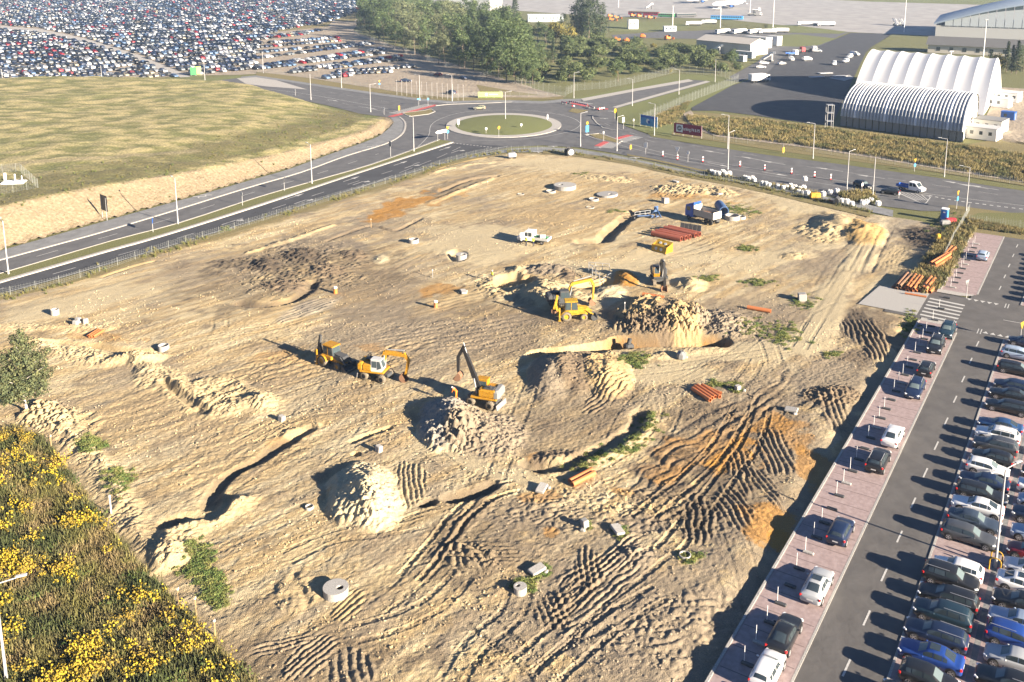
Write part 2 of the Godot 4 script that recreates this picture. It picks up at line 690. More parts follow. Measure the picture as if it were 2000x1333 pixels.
		var m := ArrayMesh.new()
		m.add_surface_from_arrays(Mesh.PRIMITIVE_TRIANGLES, arr)
		return m
func seg_dist(p: Vector2, line: Array) -> float:
	var best := 1e9
	for i in line.size() - 1:
		var q := Geometry2D.get_closest_point_to_segment(p, line[i], line[i + 1])
		best = minf(best, p.distance_squared_to(q))
	return sqrt(best)
class Coarse:
	var o: Vector2
	var st: float
	var nx: int
	var D := PackedFloat32Array()
	func read(x: float, z: float) -> float:
		var u := (x - o.x) / st
		var v := (z - o.y) / st
		var i := int(u)
		var j := int(v)
		u -= i
		v -= j
		var k := j * nx + i
		return lerpf(lerpf(D[k], D[k + 1], u), lerpf(D[k + nx], D[k + nx + 1], u), v)
func coarse(poly: Array, a: Vector2, b: Vector2, st: float, closed := true) -> Coarse:
	var g := Coarse.new()
	g.o = a - Vector2(st, st)
	g.st = st
	g.nx = int((b.x - a.x) / st) + 4
	var nz := int((b.y - a.y) / st) + 4
	g.D.resize(g.nx * nz)
	var ring := poly.duplicate()
	if closed:
		ring.append(poly[0])
	var pl := PackedVector2Array(poly)
	for j in nz:
		for i in g.nx:
			var p := g.o + Vector2(i, j) * st
			var d := seg_dist(p, ring)
			if closed and not Geometry2D.is_point_in_polygon(p, pl):
				d = -d
			g.D[j * g.nx + i] = d
	return g
const LOT_A := Vector2(19.41, -61.88)
const LOT_U := Vector2(0.5308, -0.8475)
const LOT_N := Vector2(0.8475, 0.5308)
func lot(u: float, n: float) -> Vector2:
	return LOT_A + LOT_U * u + LOT_N * n
var MEADOW := [V(-73.76,-98.33),V(-60.06,-98.55),V(-58.36,-99.71),V(-52.8,-95.01),V(-46.43,-88),V(-41.09,-81.86),V(-36.38,-76.44),V(-32.01,-72.28),V(-28.04,-68.5),V(-24.42,-65.05),V(-19.4,-59.92),V(-16.78,-50.4),V(-46.48,-50.4)]
func terrain():
	var far_ground := MB.new()
	var edge := [V(-89.68,-134.29),V(-83.07,-140.39),V(-76.48,-146.55),V(-71.63,-154.53),V(-65.89,-164.84),V(-58.9,-174.2),V(-50.3,-187.6),V(-38.7,-204.8),V(-29.2,-219.1),V(-23,-230.8),V(-15.3,-241.3),V(-6.8,-246.9),V(2.7,-247.6),V(12.1,-243.8),V(24.6,-234.2),V(35.7,-222.1),V(43.3,-216.6),V(53.1,-207.5),V(61.8,-197.9),V(69.5,-188.3),V(73.3,-186.1),V(77.9,-183.1),V(81.2,-176.2)]
	var strip := [lot(133, -4.9), lot(92.5, -5.0), lot(92.5, -10.5), lot(80.5, -10.5), lot(80.5, -5.35), lot(40, -5.35), lot(-40, -5.35), Vector2(-20, -20)]
	var outline := edge.duplicate()
	outline.append_array(strip)
	outline.append_array([Vector2(-130, -20), Vector2(-130, -120)])
	var y0 := -0.12
	for q in [[-4000, 500, 4000, -20], [-4000, -262, 4000, -5000], [-4000, -20, -125, -262], [100, -20, 4000, -262]]:
		far_ground.quad(W(q[0], y0, q[1]), W(q[2], y0, q[1]), W(q[2], y0, q[3]), W(q[0], y0, q[3]))
	struct("ground", far_ground.done(), M.grass)
	var room := PackedVector2Array([Vector2(-125, -20), Vector2(100, -20), Vector2(100, -262), Vector2(-125, -262)])
	var cut := outline.duplicate()
	cut.append_array([Vector2(-20, -10), Vector2(-140, -10), Vector2(-140, -120)])
	for q in Geometry2D.clip_polygons(room, PackedVector2Array(cut)):
		sheet("verge_ground", Array(q), y0, M.grass)
	var lo := Vector2(-120, -264)
	var hi := Vector2(96, -30)
	var sd := coarse(outline, lo, hi, 2.0)
	var md := coarse(MEADOW, lo, hi, 2.0)
	var near := Field.new(Vector2(-82, -132), Vector2(60, -52), 0.13)
	var back := Field.new(Vector2(-112, -258), Vector2(92, -131.7), 0.33)
	for f in [near, back]:
		base_soil(f, sd, md)
		shape_site(f)
		for k in f.H.size():
			f.K[k] = 1 if f.K[k] > 0 else 0
		fields.append(f)
	struct("site_ground", near.mesh(), M.soil)
	struct("site_ground_far", back.mesh(), M.soil)
	left_field()
func base_soil(f: Field, sd: Coarse, md: Coarse):
	var ca := cos(0.82)
	var sa := sin(0.82)
	for j in f.nz:
		for i in f.nx:
			var k: int = j * f.nx + i
			var x: float = f.o.x + i * f.st
			var z: float = f.o.y + j * f.st
			var s := sd.read(x, z)
			if s < -0.35:
				continue
			f.K[k] = 1
			var u := x * ca - z * sa
			var v := x * sa + z * ca
			var e1 := nB.get_noise_2d(x, z)
			var e2 := nC.get_noise_2d(x, z)
			var e3 := nD.get_noise_2d(x, z)
			f.E[k] = clampf(e1 * 0.75 + nC.get_noise_2d(x * 0.55 + 90.0, z * 0.55) * 0.5, -1.0, 1.0)
			f.F[k] = e2 * 0.38 + e3 * 0.45 + 0.4 * nD.get_noise_2d(x * 2.2 + 30.0, z * 2.2)
			var big := nA.get_noise_2d(x, z)
			var streak := nC.get_noise_2d(u * 0.12, v * 0.95)
			var streak2 := nB.get_noise_2d(u * 0.5 + 40.0, v * 4.5)
			var w := smoothstep(0.0, 4.0, s)
			var h := -0.06 + w * (0.24 * big + 0.10 * e1 + 0.03 * streak + 0.022 * streak2 + 0.035 * e2 + 0.04 * e3 + 0.035 * nD.get_noise_2d(x * 1.9, z * 1.9 + 60.0))
			var c := SAND.lerp(SAND_PALE, clampf(0.5 + 0.9 * streak, 0.0, 1.0))
			c = c.lerp(SAND_TAN, clampf(0.25 + 1.0 * streak2 + 0.5 * e3 + 0.6 * e1, 0.0, 0.85))
			c = c.lerp(GREY_SOIL, clampf(0.0 + 0.8 * nA.get_noise_2d(x * 1.7 + 300.0, z * 1.7) + 0.55 * f.E[k] + 0.4 * streak, 0.0, 0.75))
			c = c.lerp(SOIL, clampf(-0.45 + 1.1 * nB.get_noise_2d(x * 1.3 - 70.0, z * 1.3) + 0.4 * e2, 0.0, 0.7))
			var q := Vector2(x, z) - LOT_A
			var al := q.dot(LOT_U)
			var ac := -5.3 - q.dot(LOT_N)
			if al < 84.0:
				h -= 0.5 * smoothstep(3.5, 0.4, ac + 0.8 * f.E[k]) * smoothstep(82.0, 74.0, al)
				c = c.lerp(DARK, 0.75 * smoothstep(1.2, 0.3, ac + 0.8 * f.E[k]))
			var m := md.read(x, z)
			if m > -6.0:
				c = c.lerp(SOIL, 0.55 * smoothstep(-5.0, 0.0, m + 3.0 * f.E[k]))
				c = c.lerp(OLIVE, smoothstep(-0.6, 0.8, m + f.E[k]))
				h += 0.25 * smoothstep(-1.0, 2.0, m)
			if s < 3.0 and z < -150.0 and x < 70.0:
				c = c.lerp(Color(0.20, 0.165, 0.065), 0.75 * smoothstep(2.6, 0.6, s + 1.6 * f.E[k]))
			f.H[k] = h
			f.C[k] = c
func shape_site(f: Field):
	for q in [
		[Transform2D(V(14.71,-6.84),V(4.04,14.16),V(-39,-153.23)), DARK, 0.55], [Transform2D(V(9.61,-4.75),V(2.53,8.47),V(-43.66,-161.36)), DARK, 0.6], [Transform2D(V(9.93,0),V(2.56,14.23),V(-28.14,-145.84)), SOIL, 0.6], [Transform2D(V(7.7,-8.48),V(3.16,14.12),V(-28.8,-183.9)), GREY_SOIL, 0.6], [Transform2D(V(9.78,-8.15),V(2.41,8.95),V(-38,-173.5)), GREY_SOIL, 0.6],
		[Transform2D(V(13.85,0),V(1.28,11.02),V(-16.04,-127.19)), GREY_SOIL, 0.65], [Transform2D(V(9.6,0),V(0.32,7.52),V(-5.91,-129.04)), SOIL, 0.65], [Transform2D(V(11.56,2.66),V(-0.06,5.28),V(-3.08,-134.9)), SOIL, 0.55], [Transform2D(V(11.58,4.11),V(1.17,8.26),V(-26.72,-109.66)), GREY_SOIL, 0.35], [Transform2D(V(10.97,2.82),V(2.17,7.1),V(-41.79,-100.66)), GREY_SOIL, 0.35],
		[Transform2D(V(7.65,0),V(-0.35,8.38),V(4.71,-100.66)), SOIL, 0.55], [Transform2D(V(3.36,2.86),V(-1.29,5.24),V(9.54,-109.66)), DARK, 0.5], [Transform2D(V(11.24,-11.83),V(1.83,11.56),V(21.79,-95.01)), SOIL, 0.85], [Transform2D(V(10.67,-9.77),V(0.59,7.95),V(23.63,-98.33)), DARK, 0.35], [Transform2D(V(6.55,-3.77),V(0.11,7.81),V(18.6,-87.07)), DARK, 0.4],
		[Transform2D(V(7.16,0),V(-3.8,11.76),V(39.73,-112.51)), GREY_SOIL, 0.85], [Transform2D(V(3.27,4.37),V(-4.69,9.48),V(48.11,-127.19)), SOIL, 0.9], [Transform2D(V(12.09,-3.07),V(0.26,7.51),V(6.85,-70.35)), GREY_SOIL, 0.8], [Transform2D(V(8.87,0),V(-0.69,5.05),V(10.48,-65.6)), GREY_SOIL, 0.8], [Transform2D(V(5.67,0),V(0.29,6.94),V(-3.78,-78.69)), SOIL, 0.7],
		[Transform2D(V(6.71,0),V(0.79,3.75),V(-15.78,-63.96)), SOIL, 0.75], [Transform2D(V(8.58,0),V(-0.23,5.48),V(3.81,-79.46)), GREY_SOIL, 0.6], [Transform2D(V(4.7,-7.76),V(3.44,4.08),V(21.36,-77.18)), GREY_SOIL, 0.7], [Transform2D(V(3.02,3.49),V(-5.93,11.34),V(28.48,-92.91)), GREY_SOIL, 0.6], [Transform2D(V(9.97,0),V(-0.32,3.04),V(7.67,-61.88)), GREY_SOIL, 0.7],
		[Transform2D(V(10.55,2.45),V(-2.21,9.38),V(28.07,-129.04)), SOIL, 0.6], [Transform2D(V(8.47,0),V(-3.06,12.3),V(36.18,-134.9)), GREY_SOIL, 0.55], [Transform2D(V(8.13,0),V(-0.91,7.52),V(16.99,-129.04)), SOIL, 0.6], [Transform2D(V(11.11,0),V(-3.96,10.54),V(71.7,-180.3)), CLAY, 0.45], [Transform2D(V(4.36,3.37),V(-3.53,7.66),V(74.7,-172.9)), DARK, 0.75],
		[Transform2D(V(7.39,2.16),V(-2.5,7.69),V(50.11,-158.56)), GREY_SOIL, 0.5], [Transform2D(V(7.95,-11.68),V(0.89,5.38),V(-18.7,-210.8)), DARK, 0.6], [Transform2D(V(20.97,0),V(-0.36,11.36),V(6.3,-187.6)), SAND_TAN, 0.5], [Transform2D(V(23.67,0),V(-0.6,12.55),V(10.7,-213.1)), SAND_TAN, 0.45],
	]:
		f.paint(q[0], q[1], q[2], 0.7)
	for q in [
		[Transform2D(V(4.56,-6.61),V(1.18,5.48),V(-26.8,-196.2)), 0.9], [Transform2D(V(3.86,-4.33),V(0.72,3.31),V(-28.4,-188.3)), 0.8], [Transform2D(V(4.48,-5.5),V(0.55,3.33),V(-19.1,-201.7)), 0.5], [Transform2D(V(3.44,0),V(0.23,2.54),V(-14.11,-144.44)), 0.7], [Transform2D(V(7.6,1.59),V(-0.6,3.46),V(33.7,-201.7)), 0.5], [Transform2D(V(3.59,-3.22),V(0.38,4.28),V(22.35,-95.01)), 0.75], [Transform2D(V(3.42,-3.22),V(0.45,3.16),V(16.76,-95.01)), 0.85],
		[Transform2D(V(1.94,-1.78),V(0.23,1.37),V(15.03,-90.89)), 0.9], [Transform2D(V(3.18,1.24),V(-0.92,2.81),V(26.49,-100.66)), 0.55], [Transform2D(V(2.66,0),V(-0.85,3.23),V(28.97,-98.9)), 0.5], [Transform2D(V(1.62,2.06),V(-1.51,2.57),V(22.5,-81.86)), 0.75], [Transform2D(V(1.05,0),V(-0.32,1.25),V(23.11,-79.46)), 0.9], [Transform2D(V(0.6,3.8),V(-1.8,1.91),V(30.07,-90.89)), 0.6], [Transform2D(V(1.34,0),V(-0.12,1.28),V(8.78,-87.07)), 0.7],
		[Transform2D(V(0.95,0),V(-0.02,1.09),V(1.67,-79.46)), 0.6], [Transform2D(V(2.75,0),V(-0.03,1.25),V(2.75,-93.42)), 0.55], [Transform2D(V(1.94,-1.18),V(0.42,1.1),V(-26.8,-98.33)), 0.5], [Transform2D(V(4.13,0),V(0.66,2.6),V(-33.02,-119.43)), 0.35], [Transform2D(V(4.75,0.94),V(0.73,1.79),V(-60.83,-126.28)), 0.45], [Transform2D(V(2.8,0),V(0.34,2.03),V(-22.43,-121.92)), 0.4], [Transform2D(V(1.54,0),V(-0.01,0.9),V(0.77,-86.16)), 0.4],
	]:
		f.paint(q[0], ORANGE, q[1], 0.9)
	for q in [Transform2D(V(21.74,3.39),V(-0.44,7.99),V(11.6,-233)), Transform2D(V(17.62,13.29),V(-1.65,6.9),V(45.8,-217.1)), Transform2D(V(10.42,8.52),V(-2.18,6.43),V(59.9,-195.4)), Transform2D(V(16.18,-9.18),V(-0.7,4.31),V(39.37,-158.56)), Transform2D(V(8.19,0),V(-0.84,5.69),V(25.47,-161.36)), Transform2D(V(1.32,3.44),V(-10.72,21.34),V(45.93,-139.08)), Transform2D(V(4.32,0),V(-1.83,6.41),V(38.85,-125.39)), Transform2D(V(10.64,-1.29),V(-0.69,3.62),V(27.69,-120.25)), Transform2D(V(7.18,0.58),V(-0.5,3.3),V(17.18,-114.28)), Transform2D(V(10.53,0),V(0.67,12.65),V(-9.6,-170.3)), Transform2D(V(4.93,3.93),V(-0.23,1.57),V(-8.94,-95.01)), Transform2D(V(4.22,1.35),V(-0.13,1.72),V(-2.13,-89.9)), Transform2D(V(9.08,-7.18),V(2.75,5.06),V(-69.69,-139.08)), Transform2D(V(0.88,4.56),V(-9.73,18.63),V(61.15,-167.23)), Transform2D(V(10.57,0),V(-0.41,4.8),V(14.09,-155.85))]:
		f.paint(q, SAND_PALE, 0.75, 0.35)
		smooth_ground(f, q)
	for q in [
		[Transform2D(V(-0.09,5.13),V(-2.11,1.49),V(26.43,-95.22)), 0.65, 0.34, SOIL], [Transform2D(V(-0.31,5.01),V(-1.74,0.83),V(22.12,-91.38)), 0.61, 0.29, SOIL], [Transform2D(V(-0.57,3.84),V(-1.79,0.1),V(15.87,-82.52)), 0.68, 0.36, DARK], [Transform2D(V(0.57,3.72),V(-1.68,1.49),V(19.79,-84.83)), 0.65, 0.34, SOIL], [Transform2D(V(1,4.44),V(-0.99,1.12),V(23.52,-89.52)), 0.54, 0.27, SOIL],
		[Transform2D(V(8.81,-7.86),V(0.31,4.21),V(21.19,-100.66)), 1.50, 0.16, SOIL], [Transform2D(V(4.52,-5.4),V(0.89,3.06),V(13.83,-89.9)), 1.20, 0.17, SOIL], [Transform2D(V(3.05,-2.68),V(0.42,2.32),V(14.27,-85.72)), 1.20, 0.18, SOIL], [Transform2D(V(5.96,-7.86),V(0.45,2.32),V(27.06,-105.63)), 1.30, 0.17, SOIL],
		[Transform2D(V(-0.87,6.6),V(-3.23,2.98),V(47.52,-128.66)), 0.78, 0.34, DARK], [Transform2D(V(-0.78,6.58),V(-2.39,2.24),V(47.6,-123.28)), 0.75, 0.32, SOIL], [Transform2D(V(-0.67,6.67),V(-1.89,1.37),V(36.16,-105.63)), 0.75, 0.26, SOIL], [Transform2D(V(3.16,-2),V(-0.28,2.25),V(34.82,-106.94)), 1.20, 0.21, DARK],
		[Transform2D(V(4.22,-4.63),V(1.17,2.69),V(6.24,-73.62)), 0.61, 0.29, GREY_SOIL], [Transform2D(V(-0.04,3.1),V(-1.36,0.15),V(4.98,-75.01)), 0.54, 0.30, SOIL], [Transform2D(V(1.7,-2.14),V(0.81,1.43),V(3.45,-70.98)), 0.58, 0.29, SOIL], [Transform2D(V(1.99,-2.36),V(0.54,1.24),V(8.09,-76.81)), 0.51, 0.26, GREY_SOIL], [Transform2D(V(4.26,-3.32),V(0.57,1.77),V(6.28,-68.5)), 1.40, 0.16, GREY_SOIL], [Transform2D(V(0.47,2.1),V(-1.46,0.76),V(1.91,-69.72)), 0.61, 0.24, SOIL],
		[Transform2D(V(1.65,-2.32),V(1.03,1.27),V(-17.42,-64.23)), 0.51, 0.29, GREY_SOIL], [Transform2D(V(2.15,-0.82),V(0.38,0.87),V(-19.42,-65.88)), 0.48, 0.24, GREY_SOIL], [Transform2D(V(0.5,2.09),V(-1.91,0.18),V(-13.66,-63.17)), 0.75, 0.29, GREY_SOIL], [Transform2D(V(1.54,2.69),V(-1.93,1.71),V(-20.23,-71.63)), 1.90, 0.30, SAND], [Transform2D(V(0.9,-1.45),V(0.95,1.25),V(-15.36,-70.03)), 0.48, 0.19, SAND_TAN],
		[Transform2D(V(0.76,4.14),V(-1.93,0.37),V(-12.32,-88.47)), 0.54, 0.26, SAND], [Transform2D(V(2.36,-5.08),V(0.89,1.25),V(-5.73,-83.54)), 1.20, 0.22, SOIL], [Transform2D(V(2.78,0.31),V(0,2.05),V(-3.7,-76.81)), 0.51, 0.19, SOIL], [Transform2D(V(1.35,-3.91),V(0.77,0.82),V(-7.21,-80.25)), 0.75, 0.27, SOIL], [Transform2D(V(2.87,-4.04),V(0.75,2.89),V(9.17,-108.97)), 0.68, 0.24, SOIL],
		[Transform2D(V(2.61,-4.18),V(1.07,1.95),V(-38.37,-108.29)), 1.60, 0.24, SAND], [Transform2D(V(0.73,-4.31),V(3.17,3.68),V(-51.83,-99.48)), 1.60, 0.24, SAND], [Transform2D(V(4,-5.02),V(1,2.76),V(-33.57,-136.96)), 0.75, 0.24, CLAY], [Transform2D(V(4.76,-5.89),V(1.19,3.52),V(-19.14,-118.63)), 1.60, 0.16, SAND_TAN], [Transform2D(V(8.71,-6.83),V(3.2,6.26),V(-43.66,-105.63)), 2.20, 0.10, SAND_TAN], [Transform2D(V(6.01,-6.05),V(2.52,4.98),V(-31.29,-95.01)), 1.90, 0.10, SAND_TAN],
		[Transform2D(V(6.83,-3.82),V(1.6,4.49),V(-33.35,-115.49)), 1.50, 0.13, SAND_TAN], [Transform2D(V(10.51,-3.81),V(0.92,6.52),V(-11.66,-127.19)), 1.50, 0.12, GREY_SOIL], [Transform2D(V(6.67,-4.83),V(0.71,4.31),V(-11.25,-141.27)), 1.20, 0.11, SAND_TAN], [Transform2D(V(9.43,0),V(-0.22,6.05),V(7.3,-187.6)), 1.30, 0.08, SAND_TAN], [Transform2D(V(5.29,-9.26),V(1.28,6.67),V(63.4,-155.85)), 0.68, 0.14, SAND], [Transform2D(V(10.45,5.18),V(-0.85,4.38),V(40.5,-228.6)), 0.68, 0.10, SAND_PALE],
	]:
		f.ruts(q[0], q[1], q[2], q[3], 0.5)
	for q in [
		[[V(-10.7,-73.62),V(-8.5,-78.69),V(-6.91,-82.69),V(-4.11,-86.62),V(-1.56,-88)], 0.22], [[V(-14.32,-66.73),V(-10.84,-68.2),V(-8.14,-70.35),V(-6.24,-73.62)], 0.12], [[V(-0.78,-63.43),V(2.05,-66.73),V(5.14,-70.35),V(8.99,-74.31),V(11.61,-77.18)], 0.16], [[V(0.77,-61.88),V(3.6,-65.05),V(7.11,-68.5),V(10.88,-71.63)], 0.16], [[V(-6.12,-61.73),V(-4.44,-65.6),V(-1.69,-69.11),V(-0.89,-73.62)], 0.12],
		[[V(-19,-95.01),V(-15.97,-97.2),V(-11.73,-95.01),V(-7.44,-89.9),V(-4.17,-88)], 0.10], [[V(46.35,-145.84),V(54.58,-161.36),V(65.4,-176.8)], 0.10], [[V(56.34,-153.23),V(65.1,-170.3),V(69.5,-178.6)], 0.16], [[V(54.6,-153.23),V(63.2,-170.3),V(66.9,-177.5)], 0.16], [[V(36.46,-121.92),V(44.5,-136.96),V(54.6,-155.85)], 0.08], [[V(12.08,-77.18),V(15.79,-82.69),V(20.21,-89.9),V(24.52,-97.2),V(27.67,-105.63)], 0.2],
		[[V(10.27,-81.86),V(15.13,-88),V(20.11,-95.01),V(24.93,-104.35)], 0.2], [[V(-5.1,-228.6),V(7.8,-235.4),V(20.3,-229.7),V(33.9,-218.1),V(46.1,-201.7)], 0.06], [[V(18.49,-155.85),V(33.87,-167.23),V(48.5,-180.3),V(58.7,-187.6)], 0.06], [[V(-46.04,-125.39),V(-38.41,-129.04),V(-30.79,-134.9),V(-21.86,-136.96)], 0.08], [[V(-31.94,-97.2),V(-28.56,-101.86),V(-24.33,-104.35),V(-18.24,-104.35)], 0.09], [[V(-22.11,-76.44),V(-18.58,-79.46),V(-14.42,-80.25),V(-10.27,-81.86)], 0.1],
		[[V(-5.73,-66.73),V(-3.18,-64.5),V(-0.77,-61.88)], 0.14], [[V(-4.6,-68.5),V(-1.6,-65.05),V(0.77,-62.39)], 0.14], [[V(-15.38,-80.25),V(-12.45,-83.54),V(-9.59,-84.83)], 0.1], [[V(-21.1,-170.3),V(-14.1,-180.3),V(-4.1,-183.9),V(5,-176.8)], 0.05], [[V(-17.07,-150.69),V(-10.92,-161.36),V(-3.7,-164.25)], 0.05], [[V(9.23,-113.98),V(17.34,-115.49),V(25.98,-118.63),V(35.05,-121.92)], 0.06],
	]:
		f.tracks(fair(q[0], 5), 1.9, 0.55, q[1] * 0.6)
	var r := RandomNumberGenerator.new()
	r.seed = 99
	for k in 60:
		var p := Vector2(r.randf_range(-50, 40), r.randf_range(-165, -62))
		var a := r.randf_range(0.2, 1.4) if r.randf() < 0.7 else r.randf_range(0, TAU)
		var bend := r.randf_range(-0.12, 0.12)
		var line := [p]
		for s in r.randi_range(4, 9):
			p += Vector2(cos(a), -sin(a)) * 2.5
			a += bend
			line.append(p)
		var dep := r.randf_range(0.02, 0.06)
		f.tracks(line, r.randf_range(1.6, 2.1), r.randf_range(0.35, 0.6), dep)
	for q in [
		[[V(-32.06,-84.83),V(-32.08,-88),V(-31.35,-90.69),V(-29.57,-92.91),V(-28,-96.31),V(-25.44,-99.95)], 1.0, -0.75, DARK], [[V(-45.01,-138.65),V(-40.83,-137.8),V(-37.72,-139.52),V(-35.98,-143.98),V(-35.85,-147.74)], 1.3, -0.7, DARK], [[V(21.8,-190.6),V(17.9,-183.1),V(14.7,-175.2),V(12.9,-170.3),V(9.06,-169.7)], 1.8, -1.2, SOIL], [[V(1.08,-91.68),V(3.81,-92.39),V(6.67,-94.47),V(9.39,-96.97),V(11.71,-100.06),V(12.78,-103.34)], 1.5, -0.9, SOIL],
		[[V(-46.45,-111.35),V(-43.4,-108.29),V(-40.05,-104.98),V(-38.83,-104.09)], 0.8, -0.7, DARK], [[V(-67.64,-123.28),V(-66.21,-123.98),V(-63.04,-123.28),V(-60.05,-122.94),V(-55.11,-121.25),V(-50.92,-121.25)], 1.0, -0.7, SAND_TAN], [[V(-19.92,-96.97),V(-18.44,-98.33),V(-16.34,-99.71)], 0.6, -0.35, SAND_TAN], [[V(-0.54,-92.39),V(2.97,-91.38),V(4.93,-92.91)], 1.2, -0.7, DARK], [[V(-34.67,-81.7),V(-33.01,-82.52),V(-30.88,-83.54),V(-30.58,-85.72)], 1.4, -0.9, SOIL],
		[[V(-8.15,-85.72),V(-5.67,-86.89),V(-4.17,-88)], 1.3, -0.8, DARK], [[V(-24,-228.6),V(-18.3,-236.5),V(-12,-241.3)], 0.8, -0.35, SAND_TAN], [[V(-71.67,-150.69),V(-68.68,-155.85),V(-66.22,-158.56)], 0.6, -0.25, SAND_TAN], [[V(-20.8,-207.5),V(-14.5,-218.1),V(-8.6,-220.6)], 0.9, -0.5, SOIL], [[V(-38.3,-170.3),V(-32.3,-180.3),V(-26.8,-176.8),V(-22.8,-185.7)], 0.7, -0.3, SOIL],
	]:
		f.ridge(fair(q[0], 3), q[1], q[2], q[3], 0.7, 0.5)
	for q in [Transform2D(V(2.82,-1.17),V(0.25,3.42),V(-3.81,-149.45)), Transform2D(V(3.53,-0.7),V(-0.1,2.38),V(10.41,-146.79)), Transform2D(V(1.86,0),V(0.01,2.22),V(-0.85,-149.45))]:
		f.pit(q, 1.3, SAND_TAN)
	f.pit(Transform2D(V(1.83,0),V(0.27,3.44),V(-13.42,-161.93)), 0.8, SAND)
	f.pit(Transform2D(V(1.06,-0.33),V(0.18,0.86),V(-10.35,-84.83)), 0.7, DARK)
	f.pit(Transform2D(V(0.55,0),V(0.1,0.53),V(-19.12,-94.16)), 0.5, SAND_TAN)
	f.ridge([V(0.83,-120.25),V(5.58,-121.25),V(10.6,-122.94),V(13.53,-123.98)], 1.7, -1.4, SAND_TAN, 0.5, 0.25, 0.5)
	f.ridge([V(12.46,-123.98),V(18.51,-123.98),V(25.7,-124.33)], 2.3, -1.9, ORANGE, 0.75, 0.25, 0.5)
	for q in [
		[Transform2D(V(3.95,2.27),V(-0.2,5.92),V(-16.76,-85.98)), 2.7, SAND_PALE, 0.22], [Transform2D(V(1.99,0),V(0.63,3.93),V(-15.19,-83.54)), 0.8, SAND_PALE, 0.12], [Transform2D(V(3.91,0),V(0.49,5.79),V(-9.47,-101.25)), 2.9, CLAY, 0.3], [Transform2D(V(4.61,0),V(0.25,5.26),V(-5.19,-98.33)), 1.5, GREY_SOIL, 0.3], [Transform2D(V(3.29,0),V(-0.14,6.85),V(2.5,-113.69)), 2.5, GREY_SOIL, 0.1], [Transform2D(V(3.04,0),V(-0.35,7.22),V(6.08,-114.28)), 2.2, SOIL, 0.1], [Transform2D(V(3.15,0),V(-0.5,6.52),V(9.58,-113.39)), 2.5, SAND_TAN, 0.12],
		[Transform2D(V(6.78,1.26),V(-1.32,8.28),V(18.93,-132.49)), 2.9, SOIL, 0.5], [Transform2D(V(3.29,0),V(-1.04,6.56),V(22.46,-130.94)), 1.0, SAND_TAN, 0.3], [Transform2D(V(3.85,0),V(-0.54,4.89),V(16.16,-134.9)), 0.9, SAND_TAN, 0.35], [Transform2D(V(4.36,1.24),V(-1.19,4.96),V(28,-130.55)), 1.5, GREY_SOIL, 0.4], [Transform2D(V(1.86,2.19),V(-0.77,3.47),V(15.41,-149.45)), 1.4, ORANGE, 0.14], [Transform2D(V(3.75,0),V(-0.07,5.49),V(2.04,-143.52)), 1.7, SAND, 0.35], [Transform2D(V(3.19,0),V(-0.15,3.06),V(7.18,-140.17)), 0.8, SAND, 0.3],
		[Transform2D(V(2.76,0),V(-0.25,3.18),V(12.19,-143.06)), 1.1, SAND_PALE, 0.25], [Transform2D(V(2.09,0),V(0.04,2.6),V(-2.43,-153.75)), 1.0, SAND, 0.3], [Transform2D(V(4.35,0),V(-0.05,3.12),V(2.61,-153.75)), 1.1, GREY_SOIL, 0.45], [Transform2D(V(2.66,0),V(-0.59,3.55),V(25.9,-146.31)), 1.5, SAND, 0.3], [Transform2D(V(4.82,3.68),V(-2.82,7.66),V(60.8,-181)), 2.6, SAND, 0.1], [Transform2D(V(4.12,0),V(-2.73,7.95),V(63.8,-174.8)), 2.2, Color(0.52, 0.35, 0.14), 0.1], [Transform2D(V(3.99,2.88),V(-1.82,5.23),V(55,-175.2)), 0.8, SAND, 0.3],
		[Transform2D(V(4.65,2.7),V(-2.63,5.77),V(75.7,-172.9)), 0.9, DARK, 0.35], [Transform2D(V(1.44,0),V(0.39,2.49),V(-26.49,-159.11)), 0.5, SAND_PALE, 0.08], [Transform2D(V(1.71,0),V(-0.09,2.5),V(5.97,-150.69)), 0.8, SOIL, 0.3], [Transform2D(V(2.73,0),V(-0.61,2.27),V(46.39,-161.36)), 0.5, SAND, 0.25], [Transform2D(V(7.07,2.1),V(-0.34,3.51),V(18.1,-218.1)), 0.6, SAND, 0.3], [Transform2D(V(6.61,1.91),V(-0.7,4.11),V(33.5,-207.5)), 0.9, SAND, 0.45], [Transform2D(V(4.3,1.24),V(-0.76,3.56),V(42.2,-204.8)), 0.9, SAND, 0.45],
		[Transform2D(V(3.27,0),V(0.95,3.98),V(-40.94,-161.36)), 0.8, DARK, 0.4], [Transform2D(V(2.64,0),V(1.03,3.73),V(-45.79,-155.85)), 0.8, DARK, 0.4], [Transform2D(V(3.12,0),V(0.76,3.61),V(-34.67,-153.23)), 0.6, SOIL, 0.4], [Transform2D(V(3.31,0),V(0.72,2.82),V(-39.72,-145.84)), 0.6, SOIL, 0.4], [Transform2D(V(2.73,0),V(0.63,3.41),V(-31.84,-161.36)), 0.6, SOIL, 0.35],
		[Transform2D(V(3.77,0),V(-0.85,2.72),V(37.11,-108.29)), 0.6, SOIL, 0.3], [Transform2D(V(3.29,0),V(-0.08,2.47),V(3.29,-92.91)), 0.5, SOIL, 0.3], [Transform2D(V(2.3,0),V(-0.2,1.9),V(9.21,-76.44)), 0.5, GREY_SOIL, 0.2],
	]:
		f.heap(q[0], q[1], q[2], q[3])
